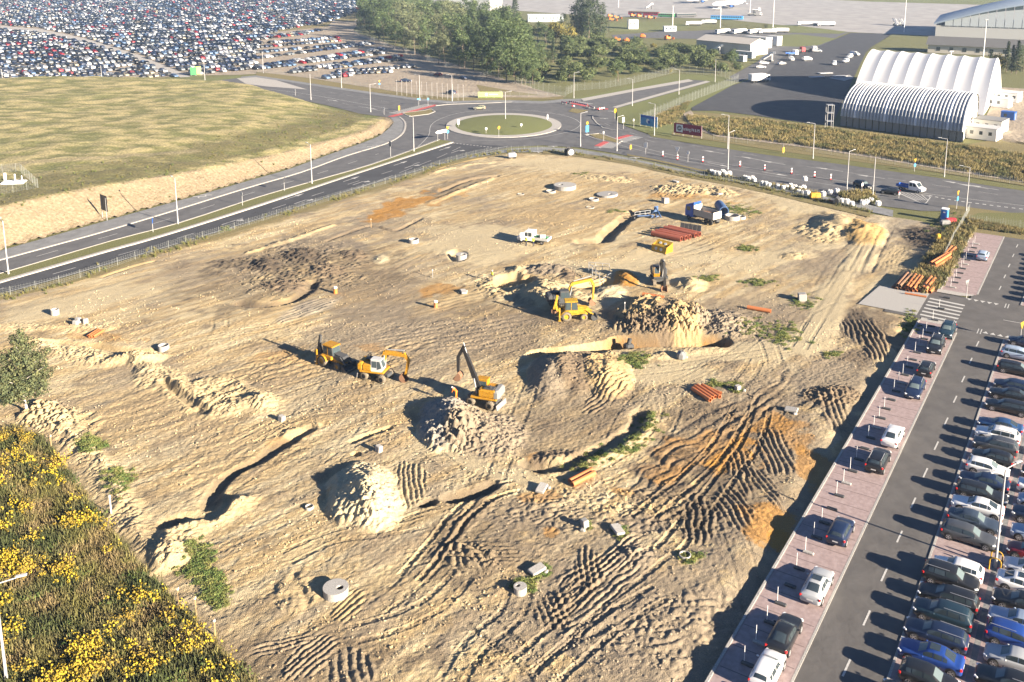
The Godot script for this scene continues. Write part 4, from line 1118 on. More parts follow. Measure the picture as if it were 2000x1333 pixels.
func car_park():
	sheet("car_park_asphalt", [lot(-40, -0.2), lot(131, -0.2), lot(131, 60), lot(-40, 60)], 0.0, M.asphalt_lot)
	sheet("car_park_asphalt", [lot(80, -10.5), lot(92.8, -10.5), lot(92.8, -0.1), lot(80, -0.1)], 0.002, M.asphalt_lot)
	sheet("car_park_edge", [lot(131, -12), lot(131, 60), lot(150, 60), lot(150, -12)], 0.01, M.dry_grass)
	var strips := [[-40.0, 79.0, -5.2, 0.0], [94.5, 131.0, -4.75, 0.4], [-40.0, 78.0, 6.2, 11.05], [-40.0, 78.0, 11.5, 16.4], [93.5, 131.0, 6.9, 16.0]]
	for s in strips:
		var o := sheet("parking_strip", [lot(s[0], s[2]), lot(s[1], s[2]), lot(s[1], s[3]), lot(s[0], s[3])], 0.05, M.pink)
		var u: float = s[0] + 1.0
		while u < s[1] - 0.5:
			var mb := MB.new()
			band(mb, [lot(u, s[2] + 0.15), lot(u, s[3] - 0.15)], 0.10, 0.054)
			obj("bay_line", mb.done(), M.joint, o)
			u += 2.68
	sheet("drain_strip", [lot(-40, 11.05), lot(78, 11.05), lot(78, 11.5), lot(-40, 11.5)], 0.045, M.pavement)
	for c in [[lot(-40, -5.3), lot(79, -5.3), -1.6, 0.14, 0.22], [lot(94.5, -4.85), lot(131, -4.85), -0.6, 0.14, 0.22], [lot(-40, 0.08), lot(77, 0.08), -0.1, 0.06, 0.2], [lot(95, 0.48), lot(131, 0.48), -0.1, 0.06, 0.2], [lot(-40, 6.12), lot(78, 6.12), -0.1, 0.07, 0.2], [lot(93.5, 6.82), lot(131, 6.82), -0.1, 0.07, 0.2]]:
		kerb("kerb", [c[0], c[1]], c[4], c[2], c[3], M.concrete)
	for s in [[79.0, -1.0, 80.4], [94.5, 1.0, 92.9]]:
		var nose := [lot(s[0], -5.2), lot(s[2], -5.2), lot(s[2], -2.0), lot(lerpf(s[2], s[0], 0.25), -0.8), lot(lerpf(s[2], s[0], 0.6), -0.1), lot(s[0], 0.15)]
		sheet("nose_paving", nose, 0.06, M.pale_paving)
	sheet("ramp_slab", [lot(81, -14.5), lot(91, -13.5), lot(91.5, -6.0), lot(81, -6.0)], 0.03, M.concrete)
	var cp := get_node("car_park_asphalt")
	for k in 6:
		var mb := MB.new()
		band(mb, [lot(81.6 + k * 1.55, -5.6), lot(81.2 + k * 1.55, -0.5)], 0.55, 0.012)
		obj("zebra_bar", mb.done(), M.paint, cp)
	var u := -4.0
	while u < 131.0:
		if u < 78.0 or u > 93.0:
			var mb := MB.new()
			band(mb, [lot(u, 3.15), lot(u + 2.1, 3.2)], 0.16, 0.012)
			obj("lane_dash", mb.done(), M.paint, cp)
		u += 6.45
	for s in [[79.3, 1.0], [92.2, -1.0]]:
		for k in 5:
			var mb := MB.new()
			var c := lot(s[0], (3.6 if s[1] > 0 else -0.3) + k * 0.95)
			var tip: Vector2 = c + LOT_U * s[1] * 0.5
			var l: Vector2 = c - LOT_N * 0.38 - LOT_U * s[1] * 0.35
			var r: Vector2 = c + LOT_N * 0.38 - LOT_U * s[1] * 0.35
			mb.tri(W(tip.x, 0.012, tip.y), W(r.x, 0.012, r.y), W(l.x, 0.012, l.y)) if s[1] < 0 else mb.tri(W(tip.x, 0.012, tip.y), W(l.x, 0.012, l.y), W(r.x, 0.012, r.y))
			obj("give_way_tooth", mb.done(), M.paint, cp)
		for d in [2.6, 3.0]:
			var mb := MB.new()
			var n0: float = d if s[1] > 0 else d + 2.2
			band(mb, [lot(s[0] - 1.0, n0), lot(s[0] + 1.0, n0)], 0.13, 0.012)
			obj("lane_dash", mb.done(), M.paint, cp)
	var mb2 := MB.new()
	band(mb2, [lot(85.8, 5.2), lot(85.8, 8.4)], 0.14, 0.012)
	obj("lane_dash", mb2.done(), M.paint, cp)
	sheet("verge", [V(88.7,-186.1),V(92.1,-189.1),V(101.4,-189.1),V(113.8,-183.1),V(106.2,-170.3),V(93.8,-174.2),V(90.9,-175.2),V(86.4,-178.2)], 0.03, M.grass)
const KINDS := {
	"hatchback": [[2.02, 0.62, 0.30, 0.62, 0.50, 0.66], [1.90, 0.80, 0.24, 0.72, 0.68, 0.78], [1.60, 0.87, 0.22, 0.82, 0.72, 0.88], [0.95, 0.885, 0.22, 0.92, 0.70, 0.98], [0.25, 0.89, 0.22, 0.95, 0.62, 1.40], [-0.30, 0.89, 0.22, 0.96, 0.62, 1.47], [-1.20, 0.89, 0.22, 0.98, 0.60, 1.44], [-1.62, 0.88, 0.24, 0.99, 0.58, 1.38], [-1.98, 0.84, 0.28, 0.98, 0.66, 1.02], [-2.06, 0.76, 0.34, 0.80, 0.60, 0.84]],
	"sedan": [[2.32, 0.62, 0.30, 0.60, 0.50, 0.64], [2.20, 0.82, 0.24, 0.70, 0.68, 0.75], [1.80, 0.89, 0.22, 0.79, 0.74, 0.84], [0.95, 0.905, 0.22, 0.89, 0.72, 0.94], [0.25, 0.91, 0.22, 0.92, 0.62, 1.36], [-0.30, 0.91, 0.22, 0.93, 0.61, 1.43], [-0.95, 0.91, 0.22, 0.94, 0.59, 1.39], [-1.75, 0.90, 0.24, 0.96, 0.66, 1.03], [-2.22, 0.85, 0.28, 0.95, 0.70, 0.99], [-2.32, 0.74, 0.36, 0.76, 0.60, 0.80]],
	"estate": [[2.32, 0.62, 0.30, 0.60, 0.50, 0.64], [2.20, 0.82, 0.24, 0.70, 0.68, 0.75], [1.80, 0.89, 0.22, 0.80, 0.74, 0.85], [1.00, 0.905, 0.22, 0.90, 0.72, 0.95], [0.30, 0.91, 0.22, 0.93, 0.63, 1.38], [-0.30, 0.91, 0.22, 0.94, 0.63, 1.46], [-1.40, 0.91, 0.22, 0.96, 0.61, 1.45], [-1.95, 0.90, 0.24, 0.97, 0.58, 1.39], [-2.28, 0.86, 0.28, 0.96, 0.68, 1.00], [-2.36, 0.78, 0.36, 0.78, 0.62, 0.82]],
	"suv": [[2.22, 0.66, 0.36, 0.72, 0.54, 0.78], [2.12, 0.86, 0.30, 0.84, 0.72, 0.90], [1.75, 0.92, 0.28, 0.93, 0.76, 0.99], [1.05, 0.935, 0.28, 1.02, 0.74, 1.08], [0.40, 0.94, 0.28, 1.05, 0.66, 1.55], [-0.20, 0.94, 0.28, 1.06, 0.66, 1.64], [-1.35, 0.94, 0.28, 1.08, 0.64, 1.62], [-1.80, 0.93, 0.30, 1.09, 0.61, 1.55], [-2.16, 0.89, 0.34, 1.08, 0.72, 1.14], [-2.24, 0.80, 0.42, 0.88, 0.64, 0.92]],
	"van": [[2.45, 0.80, 0.36, 0.85, 0.70, 0.92], [2.30, 0.92, 0.30, 1.00, 0.80, 1.08], [1.85, 0.95, 0.28, 1.12, 0.80, 1.22], [1.05, 0.96, 0.28, 1.18, 0.74, 1.82], [0.30, 0.96, 0.28, 1.20, 0.76, 1.95], [-1.00, 0.96, 0.28, 1.20, 0.76, 1.95], [-2.20, 0.95, 0.28, 1.20, 0.76, 1.92], [-2.45, 0.93, 0.32, 1.18, 0.74, 1.84], [-2.52, 0.90, 0.34, 1.0, 0.80, 1.10], [-2.54, 0.86, 0.40, 0.7, 0.80, 0.75]],
}
var car_shapes := {}
var paints := {}
func station(k: String, x: float) -> Array:
	var t: Array = KINDS[k]
	for i in t.size() - 1:
		if x <= t[i][0] and x >= t[i + 1][0]:
			var u: float = (t[i][0] - x) / (t[i][0] - t[i + 1][0])
			var r := []
			for j in 6:
				r.append(lerpf(t[i][j], t[i + 1][j], u))
			return r
	return t[0] if x > t[0][0] else t[-1]
func section(s: Array) -> Array:
	var w: float = s[1]
	var y0: float = s[2]
	var yb: float = s[3]
	var wr: float = s[4]
	var yr: float = s[5]
	var half := [Vector2(w - 0.12, y0), Vector2(w - 0.02, y0 + 0.10), Vector2(w, lerpf(y0, yb, 0.55)), Vector2(w - 0.03, yb - 0.06), Vector2(w - 0.075, yb), Vector2(lerpf(w - 0.09, wr, 0.12), yb + 0.02), Vector2(wr + 0.02, maxf(yr - 0.05, yb + 0.022)), Vector2(wr - 0.09, yr), Vector2(wr * 0.45, yr + 0.03)]
	var r := []
	for p in half:
		r.append(W(s[0], p.y, p.x))
	for i in half.size():
		var p: Vector2 = half[half.size() - 1 - i]
		r.append(W(s[0], p.y, -p.x))
	return r
func paint_mat(c: Color) -> StandardMaterial3D:
	var key := c.to_html()
	if not paints.has(key):
		var m := StandardMaterial3D.new()
		m.albedo_color = c.linear_to_srgb()
		m.roughness = 0.4
		m.metallic = 0.0
		m.clearcoat_enabled = true
		m.clearcoat = 0.5
		m.clearcoat_roughness = 0.06
		paints[key] = m
	return paints[key]
func car_mesh(k: String) -> Dictionary:
	if car_shapes.has(k):
		return car_shapes[k]
	var t: Array = KINDS[k]
	var d := {}
	var mb := MB.new()
	mb.smooth(true)
	var rings := []
	var xs := []
	for i in t.size() - 1:
		for s in 3:
			xs.append(lerpf(t[i][0], t[i + 1][0], s / 3.0))
	xs.append(t[-1][0])
	xs.reverse()
	for x in xs:
		rings.append(section(station(k, x)))
	mb.loft(rings, true, true)
	d.body = mb.done()
	var top: float = t[4][5]
	var x_cowl: float = t[3][0]
	var x_head: float = t[4][0]
	if k == "van":
		x_cowl = t[2][0]
		x_head = t[3][0]
	d.windscreen = glass_band(k, x_cowl - 0.08, x_head + 0.05, 0.9)
	var rear_i := 7 if k != "sedan" else 6
	d.rear_window = glass_band(k, t[rear_i][0] - 0.04, t[rear_i + 1][0] + (0.09 if k != "sedan" else 0.06), 0.86)
	d.sides = []
	for s in [1.0, -1.0]:
		var parts := []
		var xa := x_cowl - 0.42
		var xe: float = t[rear_i][0] + (0.05 if k != "sedan" else -0.30)
		if k == "van":
			xe = 0.2
		var cuts := [xa, lerpf(xa, xe, 0.42), lerpf(xa, xe, 0.80), xe] if k != "van" else [xa, xe]
		for c in cuts.size() - 1:
			var gm := MB.new()
			gm.smooth(true)
			var n := 5
			for i in n:
				var q0 := lerpf(cuts[c] - 0.035, cuts[c + 1] + 0.035, float(i) / n)
				var q1 := lerpf(cuts[c] - 0.035, cuts[c + 1] + 0.035, float(i + 1) / n)
				var p := []
				for x in [q0, q1]:
					var sec := section(station(k, x))
					var a: Vector3 = sec[5]
					var b: Vector3 = sec[6]
					for v in [a.lerp(b, 0.10), a.lerp(b, 0.93)]:
						p.append(W(v.x, v.y, (v.z + 0.012) * s))
				if s > 0:
					gm.quad(p[2], p[0], p[1], p[3])
				else:
					gm.quad(p[0], p[2], p[3], p[1])
			parts.append(gm.done())
		d.sides.append(parts)
	mb = MB.new()
	mb.smooth(true)
	mb.lathe([Vector2(0.2, -0.11), Vector2(0.31, -0.11), Vector2(0.335, -0.07), Vector2(0.335, 0.07), Vector2(0.31, 0.11), Vector2(0.22, 0.115)], Vector3.ZERO, 16)
	d.tyre = mb.done()
	mb = MB.new()
	mb.lathe([Vector2(0.235, 0.10), Vector2(0.21, 0.118), Vector2(0.17, 0.085), Vector2(0.06, 0.10), Vector2(0.0, 0.105)], Vector3.ZERO, 14)
	for a in 5:
		var v := W(cos(TAU * a / 5), 0, sin(TAU * a / 5))
		mb.bx(v * 0.12 + W(0, 0.108, 0), W(0.20, 0.02, 0.05), Basis(Vector3.UP, -TAU * a / 5))
	d.rim = mb.done()
	d.arch = MB.new().lathe([Vector2(0.0, -0.012), Vector2(0.40, -0.012), Vector2(0.40, 0.012), Vector2(0.0, 0.012)], Vector3.ZERO, 16, false).done()
	var f: Array = station(k, t[1][0])
	var r: Array = station(k, t[-2][0])
	d.headlight = MB.new().bx(Vector3.ZERO, W(0.34, 0.13, 0.30), Basis(Vector3.UP, 0.42), 0.04).done()
	d.taillight = MB.new().bx(Vector3.ZERO, W(0.20, 0.20, 0.26), Basis(Vector3.UP, -0.3), 0.03).done()
	d.plate = MB.new().bx(Vector3.ZERO, W(0.02, 0.11, 0.50)).done()
	d.mirror = MB.new().bx(Vector3.ZERO, W(0.16, 0.12, 0.20), Basis.IDENTITY, 0.04).done()
	d.grille = MB.new().bx(Vector3.ZERO, W(0.03, 0.16, 0.80), Basis.IDENTITY, 0.01).done()
	mb = MB.new()
	var l: float = t[5][0] - t[rear_i][0] + 0.25
	mb.bx(Vector3.ZERO, W(l, 0.04, 0.045), Basis.IDENTITY, 0.015)
	d.rail = mb.done()
	d.sunroof = MB.new().bx(Vector3.ZERO, W(0.72, 0.012, 0.78), Basis.IDENTITY, 0.004).done()
	d.fx = t[0][0]
	d.rx = t[-1][0]
	d.axle_f = t[2][0] - 0.30
	d.axle_r = t[-2][0] + 0.68
	d.w = t[4][1]
	d.front = f
	d.rear = r
	d.rail_at = W((t[5][0] + t[rear_i][0]) / 2.0, t[5][5] + 0.01, t[5][4] - 0.05)
	d.roof = t[5]
	car_shapes[k] = d
	return d
func glass_band(k: String, xa: float, xb: float, part: float) -> ArrayMesh:
	var mb := MB.new()
	mb.smooth(true)
	var n := 5
	var rows := []
	for i in n + 1:
		var x := lerpf(xa, xb, float(i) / n)
		var sec := section(station(k, x))
		var row := []
		for j in [6, 7, 8, 9, 10, 11]:
			var v: Vector3 = sec[j]
			row.append(W(v.x + (0.01 if xa > 0 else -0.01), v.y + 0.010, v.z * part))
		rows.append(row)
	for i in n:
		for j in 5:
			if xa > xb:
				mb.quad(rows[i][j], rows[i][j + 1], rows[i + 1][j + 1], rows[i + 1][j])
			else:
				mb.quad(rows[i + 1][j], rows[i + 1][j + 1], rows[i][j + 1], rows[i][j])
	return mb.done()
func car(k: String, c: Color, label: String, at: Vector3, turn: float, group := "", extra := "") -> Node3D:
	var d := car_mesh(k)
	var o := thing("parked_car", label, "car", at, turn, group)
	obj("body", d.body, paint_mat(c), o)
	obj("windscreen", d.windscreen, M.windscreen, o)
	obj("rear_window", d.rear_window, M.glass, o)
	for s in d.sides:
		for g in s:
			obj("side_window", g, M.glass, o)
	var wr := 0.335 if k != "suv" else 0.35
	for a in [[d.axle_f, 1.0], [d.axle_f, -1.0], [d.axle_r, 1.0], [d.axle_r, -1.0]]:
		var wl := obj("wheel", d.tyre, M.rubber, o)
		wl.position = W(a[0], wr, a[1] * (d.w - 0.095))
		wl.rotation.x = a[1] * PI / 2
		obj("rim", d.rim, M.rim, wl)
		var ar := obj("wheel_arch", d.arch, M.black, o)
		ar.position = W(a[0], wr + 0.03, a[1] * (d.w - 0.005))
		ar.rotation.x = PI / 2
	for s in [1.0, -1.0]:
		var h := obj("headlight", d.headlight, M.lamp_clear, o)
		h.position = W(d.fx - 0.17, d.front[3] - 0.03, s * (d.front[1] - 0.14))
		h.rotation.y = 0.0 if s > 0 else -0.84
		var tl := obj("taillight", d.taillight, M.tail_red, o)
		tl.position = W(d.rx + 0.12, d.rear[3] - 0.13, s * (d.rear[1] - 0.10))
		tl.rotation.y = 0.0 if s > 0 else 0.6
		var mi := obj("mirror", d.mirror, paint_mat(c), o)
		mi.position = W(KINDS[k][3][0] - 0.45, KINDS[k][3][3] + 0.09, s * (d.w + 0.06))
		if extra.contains("rails"):
			var ra := obj("roof_rail", d.rail, M.rim, o)
			ra.position = W(d.rail_at.x, d.rail_at.y, s * d.rail_at.z)
	if extra.contains("sunroof"):
		var sr := obj("sunroof", d.sunroof, M.glass, o)
		sr.position = W(d.roof[0] + 0.05, d.roof[5] + 0.032, 0)
	var gr := obj("grille", d.grille, M.black, o)
	gr.position = W(d.fx - 0.02, d.front[3] - 0.22, 0)
	for e in [[d.fx + 0.005, 0.42], [d.rx - 0.005, 0.62]]:
		var pl := obj("number_plate", d.plate, M.plate, o)
		pl.position = W(e[0], e[1], 0)
	return o
const WHITE := Color(0.72, 0.73, 0.74)
const SILVER := Color(0.38, 0.40, 0.42)
const PALE_BLUE := Color(0.30, 0.38, 0.50)
const BLACK := Color(0.012, 0.013, 0.015)
const NAVY := Color(0.010, 0.020, 0.055)
const GREY := Color(0.055, 0.060, 0.068)
const BLUE := Color(0.012, 0.045, 0.22)
const TEAL := Color(0.012, 0.030, 0.045)
const RED := Color(0.16, 0.008, 0.012)
func near_cars():
	var away := -LOT_U.angle()
	for q in [
		[-0.6, -1.65, 1, "hatchback", WHITE, "white hatchback cut off by the bottom edge, nearest car on the pink strip", ""],
		[3.8, -1.75, 1, "sedan", BLACK, "black saloon behind the white one at the near end of the pink strip", ""],
		[11.05, -1.2, 1, "sedan", SILVER, "silver saloon with a dark glass roof on the pink strip", "sunroof"],
		[19.9, -1.5, 1, "hatchback", NAVY, "dark blue hatchback alone between gaps on the pink strip", ""],
		[34.5, -1.35, 1, "suv", BLACK, "black SUV just below the white car on the pink strip", "rails"],
		[40.8, -1.15, 1, "sedan", WHITE, "white car in the middle of the pink strip, its tail towards us", ""],
		[54.2, -1.3, -1, "estate", NAVY, "dark estate facing us, third car from the crossing on the pink strip", "rails"],
		[61.1, -1.2, 1, "hatchback", BLACK, "black hatchback with red tail lamps, showing its tail near the crossing", "rails"],
		[69.3, -1.4, -1, "suv", BLACK, "black SUV facing us, second from the zebra crossing", "rails"],
		[75.5, -0.95, -1, "suv", TEAL, "dark teal SUV at the very end of the pink strip by the zebra crossing", "rails"],
		[114.8, -1.2, 1, "hatchback", PALE_BLUE, "pale blue hatchback alone on the far pink strip beyond the crossing", ""],
	]:
		var p := lot(q[0], q[1])
		car(q[3], q[4], q[5], W(p.x, 0.05, p.y), away + (0.0 if q[2] > 0 else PI), "cars parked along the pink strip", q[6])
	var out := -(-LOT_N).angle()
	for q in [
		[77.0, 8.7, 1, "hatchback", NAVY, "dark blue hatchback at the crossing end of the row beside the aisle", ""], [72.1, 8.7, -1, "estate", PALE_BLUE, "pale blue estate with its tail to the aisle, second from the crossing", "rails"], [66.9, 8.8, -1, "estate", BLACK, "black estate with long glass roof, just above an empty bay", ""],
		[61.3, 8.7, 1, "hatchback", NAVY, "navy hatchback first of three dark cars below the empty bay", ""], [58.5, 8.8, 1, "sedan", BLACK, "black saloon in the middle of the three dark cars", ""], [55.0, 8.8, 1, "estate", BLACK, "black estate with bright wheels, last of the three dark cars", ""],
		[49.6, 8.7, 1, "sedan", Color(0.020, 0.06, 0.16), "mid blue saloon directly above a white SUV", ""], [46.9, 8.7, 1, "suv", WHITE, "white SUV between a blue saloon and a grey SUV", "rails"], [44.3, 8.8, 1, "suv", GREY, "grey SUV with silver rails beside the upper white SUV", "rails"],
		[41.5, 8.8, 1, "hatchback", BLACK, "black hatchback between a grey SUV and a white hatchback", ""], [38.9, 8.7, -1, "hatchback", WHITE, "white hatchback with its tail to the aisle", ""], [36.1, 8.7, 1, "sedan", NAVY, "navy saloon next below the tail-first white hatchback", ""],
		[33.6, 8.8, -1, "estate", BLACK, "black car with glossy roof parked tail to the aisle above a white saloon", ""], [30.9, 8.75, 1, "sedan", WHITE, "white saloon nose to the aisle beside the lamp post", ""], [28.2, 8.8, -1, "sedan", Color(0.035, 0.05, 0.075), "slate saloon tail to the aisle beside the white saloon", ""],
		[25.5, 8.7, -1, "estate", GREY, "dark grey estate with bright wheels next to the lamp post with the yellow guard", ""], [19.7, 8.6, 1, "hatchback", WHITE, "white hatchback first below the empty bays by the lamp post", ""], [18.0, 8.3, -1, "suv", BLACK, "black SUV tail to the aisle under the lower white hatchback", "rails"],
		[15.3, 8.5, 1, "estate", BLACK, "black estate with silver rails and red tail lamps near the bottom", "rails"], [12.8, 8.5, 1, "suv", TEAL, "dark teal SUV with silver rails near the bottom edge", "rails"], [10.1, 8.4, 1, "estate", NAVY, "navy estate above the bright blue saloon", "rails"],
		[7.45, 8.5, 1, "sedan", BLUE, "bright blue saloon with a black sunroof", "sunroof"], [4.9, 8.8, -1, "hatchback", BLACK, "small black hatchback below the bright blue saloon", ""], [2.2, 8.0, 1, "hatchback", BLACK, "black hatchback cut off by the bottom edge of the car park", ""], [-0.6, 8.5, 1, "sedan", GREY, "grey saloon below the bottom edge of the car park", ""],
	]:
		var p := lot(q[0], q[1])
		car(q[3], q[4], q[5], W(p.x, 0.05, p.y), out + (0.0 if q[2] > 0 else PI), "cars parked beside the aisle", q[6])
	for q in [
		[46.0, 1, "hatchback", SILVER, "silver hatchback topmost of the second row at the right edge", ""], [40.5, 1, "suv", BLACK, "black SUV of the second row beside the upper lamp head", ""], [37.5, -1, "sedan", WHITE, "white saloon in the upper second row behind the black cars", ""], [34.8, 1, "hatchback", PALE_BLUE, "light blue hatchback of the second row behind the lamp head", ""],
		[32.0, 1, "suv", NAVY, "navy SUV of the second row beside the lamp pole", ""], [28.8, 1, "hatchback", PALE_BLUE, "pale blue hatchback directly above the red car", ""], [25.6, 1, "hatchback", RED, "dark red hatchback beside the yellow lamp guard", ""], [22.9, 1, "hatchback", Color(0.5, 0.53, 0.58), "silver white hatchback directly below the red car", ""], [20.4, -1, "sedan", WHITE, "white saloon with a black sunroof in the second row", "sunroof"],
		[17.8, 1, "estate", BLACK, "black estate of the second row under the sunroof saloon", ""], [15.2, 1, "sedan", PALE_BLUE, "silver blue saloon with a pale windscreen in the second row", ""], [12.9, -1, "suv", BLUE, "royal blue SUV tail first in the second row", "rails"], [10.3, 1, "hatchback", SILVER, "silver hatchback in the second row near the bottom", ""], [7.6, 1, "estate", BLACK, "black estate with silver rails at the bottom right", "rails"], [4.8, 1, "sedan", GREY, "grey saloon below the frame in the second row", ""],
	]:
		var p := lot(q[0], 13.9)
		car(q[2], q[3], q[4], W(p.x, 0.05, p.y), out + (0.0 if q[1] > 0 else PI), "cars in the second parking row", q[5])
	var far := ["suv", "estate", "hatchback", "sedan", "suv", "estate", "sedan", "hatchback", "hatchback", "suv", "sedan"]
	var tints := [BLACK, GREY, NAVY, BLACK, SILVER, BLACK, NAVY, WHITE, BLACK, GREY, BLACK]
	var said := ["black SUV first beyond the crossing at the right edge", "grey estate second beyond the crossing", "navy hatchback third beyond the crossing", "black saloon fourth beyond the crossing", "silver SUV fifth beyond the crossing", "black estate sixth beyond the crossing", "navy saloon seventh beyond the crossing", "white hatchback eighth beyond the crossing", "black hatchback ninth beyond the crossing", "grey SUV tenth beyond the crossing", "black saloon last of the row beyond the crossing"]
	for k in 11:
		var p := lot(96.0 + k * 2.75, 9.6)
		car(far[k], tints[k], said[k], W(p.x, 0.05, p.y), out, "cars beyond the crossing", "")
	for q in [
		[V(-17.9,-315.5), V(-19.8,-315.5), "hatchback", Color(0.30, 0.29, 0.20), "small beige hatchback driving round the roundabout", 0.0], [V(-30.3,-349.4), V(-32.6,-351.9), "suv", NAVY, "dark car parked behind the road fence on the gravel", 0.0], [V(-51.3,-382), V(-49.2,-382), "sedan", NAVY, "dark blue saloon alone on the gravel near the road", 0.0],
		[V(-40.5,-400.6), V(-42.8,-402.3), "hatchback", RED, "red hatchback alone on the gravel", 0.0], [V(-28.5,-391.1), V(-25.8,-386.5), "sedan", Color(0.03, 0.06, 0.14), "blue grey saloon alone on the gravel near the wood fence", 0.0],
		[V(75.3,-209.8), V(77.2,-206.6), "suv", BLACK, "black SUV waiting by the site entrance behind the small sign", 0.0], [V(79.4,-204.4), V(77.3,-205.7), "hatchback", BLACK, "black hatchback in front of the white crew truck", 0.0],
	]:
		car(q[2], q[3], q[4], on(q[0]), facing(q[0], q[1]), "", "")
func small_car(k: String, lean := false) -> ArrayMesh:
	var key := "small_" + k + ("_lean" if lean else "")
	if car_shapes.has(key):
		return car_shapes[key]
	var t: Array = KINDS[k]
	var body := MB.new()
	var dark := MB.new()
	body.smooth(true)
	var rings := []
	for i in range(t.size() - 1, -1, -1):
		var s: Array = t[i]
		var w: float = s[1]
		rings.append([W(s[0], s[2], w), W(s[0], s[3], w - 0.04), W(s[0], maxf(s[5] - 0.02, s[3] + 0.01), s[4]), W(s[0], s[5] + 0.02, 0), W(s[0], maxf(s[5] - 0.02, s[3] + 0.01), -s[4]), W(s[0], s[3], -w + 0.04), W(s[0], s[2], -w)])
	body.loft(rings, true, true)
	var g := [0.02, 0.02, 0.024]
	body.n = 0
	var arr := ArrayMesh.new()
	var glass := MB.new()
	var ri := 7 if k != "sedan" else 6
	var i3: Array = t[3]
	var i4: Array = t[4]
	for s in [[t[3], t[4], 1.0], [t[ri], t[ri + 1], -1.0]]:
		var a: Array = s[0]
		var b: Array = s[1]
		var e := 0.02
		var p0 := W(lerpf(a[0], b[0], 0.1) + e * s[2], lerpf(a[5], b[5], 0.1) + e, a[4] * 0.9)
		var p1 := W(lerpf(a[0], b[0], 0.9) + e * s[2], lerpf(a[5], b[5], 0.9) + e, b[4] * 0.9)
		glass.quad(p0, p0 * W(1, 1, -1), p1 * W(1, 1, -1), p1)
	var xa: float = i3[0] - 0.4
	var xb: float = t[ri][0] + (0.0 if k != "sedan" else -0.25)
	var sa := station(k, xa)
	var sb := station(k, xb)
	var sm: Array = i4
	for z in [1.0, -1.0]:
		var q := [W(xa, sa[3] + 0.06, (sa[1] - 0.07) * z), W(xb, sb[3] + 0.06, (sb[1] - 0.07) * z), W(xb, sb[5] - 0.08, (sb[4] + 0.04) * z), W(sm[0], sm[5] - 0.08, (sm[4] + 0.05) * z)]
		if z > 0:
			glass.quad(q[1], q[0], q[3], q[2])
		else:
			glass.quad(q[0], q[1], q[2], q[3])
		for x in [t[2][0] - 0.3, t[-2][0] + 0.68]:
			glass.tube(W(x, 0.32, z * (i4[1] - 0.2)), W(x, 0.32, z * (i4[1] + 0.01)), 0.32, 0.32, 8)
	if lean:
		body = MB.new()
		body.col(Color(1, 1, 1))
		body.smooth(true)
		body.loft(rings, true, true)
		body.smooth(false)
		body.col(Color(0.05, 0.06, 0.07))
		for s in [[t[3], t[4], 1.0], [t[ri], t[ri + 1], -1.0]]:
			var a: Array = s[0]
			var b: Array = s[1]
			var p0 := W(lerpf(a[0], b[0], 0.1) + 0.02 * s[2], lerpf(a[5], b[5], 0.1) + 0.02, a[4] * 0.9)
			var p1 := W(lerpf(a[0], b[0], 0.9) + 0.02 * s[2], lerpf(a[5], b[5], 0.9) + 0.02, b[4] * 0.9)
			body.quad(p0, p0 * W(1, 1, -1), p1 * W(1, 1, -1), p1)
		for z in [1.0, -1.0]:
			var q := [W(xa, sa[3] + 0.06, (sa[1] - 0.07) * z), W(xb, sb[3] + 0.06, (sb[1] - 0.07) * z), W(xb, sb[5] - 0.08, (sb[4] + 0.04) * z), W(sm[0], sm[5] - 0.08, (sm[4] + 0.05) * z)]
			if z > 0:
				body.quad(q[1], q[0], q[3], q[2])
			else:
				body.quad(q[0], q[1], q[2], q[3])
		car_shapes[key] = body.done()
		return car_shapes[key]
	body.st.generate_normals()
	arr = body.st.commit()
	glass.st.generate_normals()
	glass.st.commit(arr)
	car_shapes[key] = arr
	return arr
const FAR_TINTS := [[Color(0.015, 0.018, 0.024), "black"], [Color(0.02, 0.035, 0.08), "dark blue"], [Color(0.06, 0.07, 0.085), "dark grey"], [Color(0.52, 0.54, 0.57), "white"], [Color(0.34, 0.37, 0.41), "silver"], [Color(0.14, 0.16, 0.18), "grey"], [Color(0.26, 0.015, 0.025), "red"], [Color(0.10, 0.17, 0.30), "blue"], [Color(0.30, 0.27, 0.20), "beige"], [Color(0.50, 0.42, 0.05), "yellow"]]
const FAR_ODDS := [0, 0, 0, 0, 1, 1, 1, 1, 2, 2, 2, 3, 3, 3, 4, 4, 4, 5, 5, 6, 7, 7, 7, 8, 0, 1, 2, 3, 4, 5, 0, 1, 2, 3, 4, 0, 7, 0, 1, 2, 0, 1, 2, 1, 5, 6, 3, 0, 1]
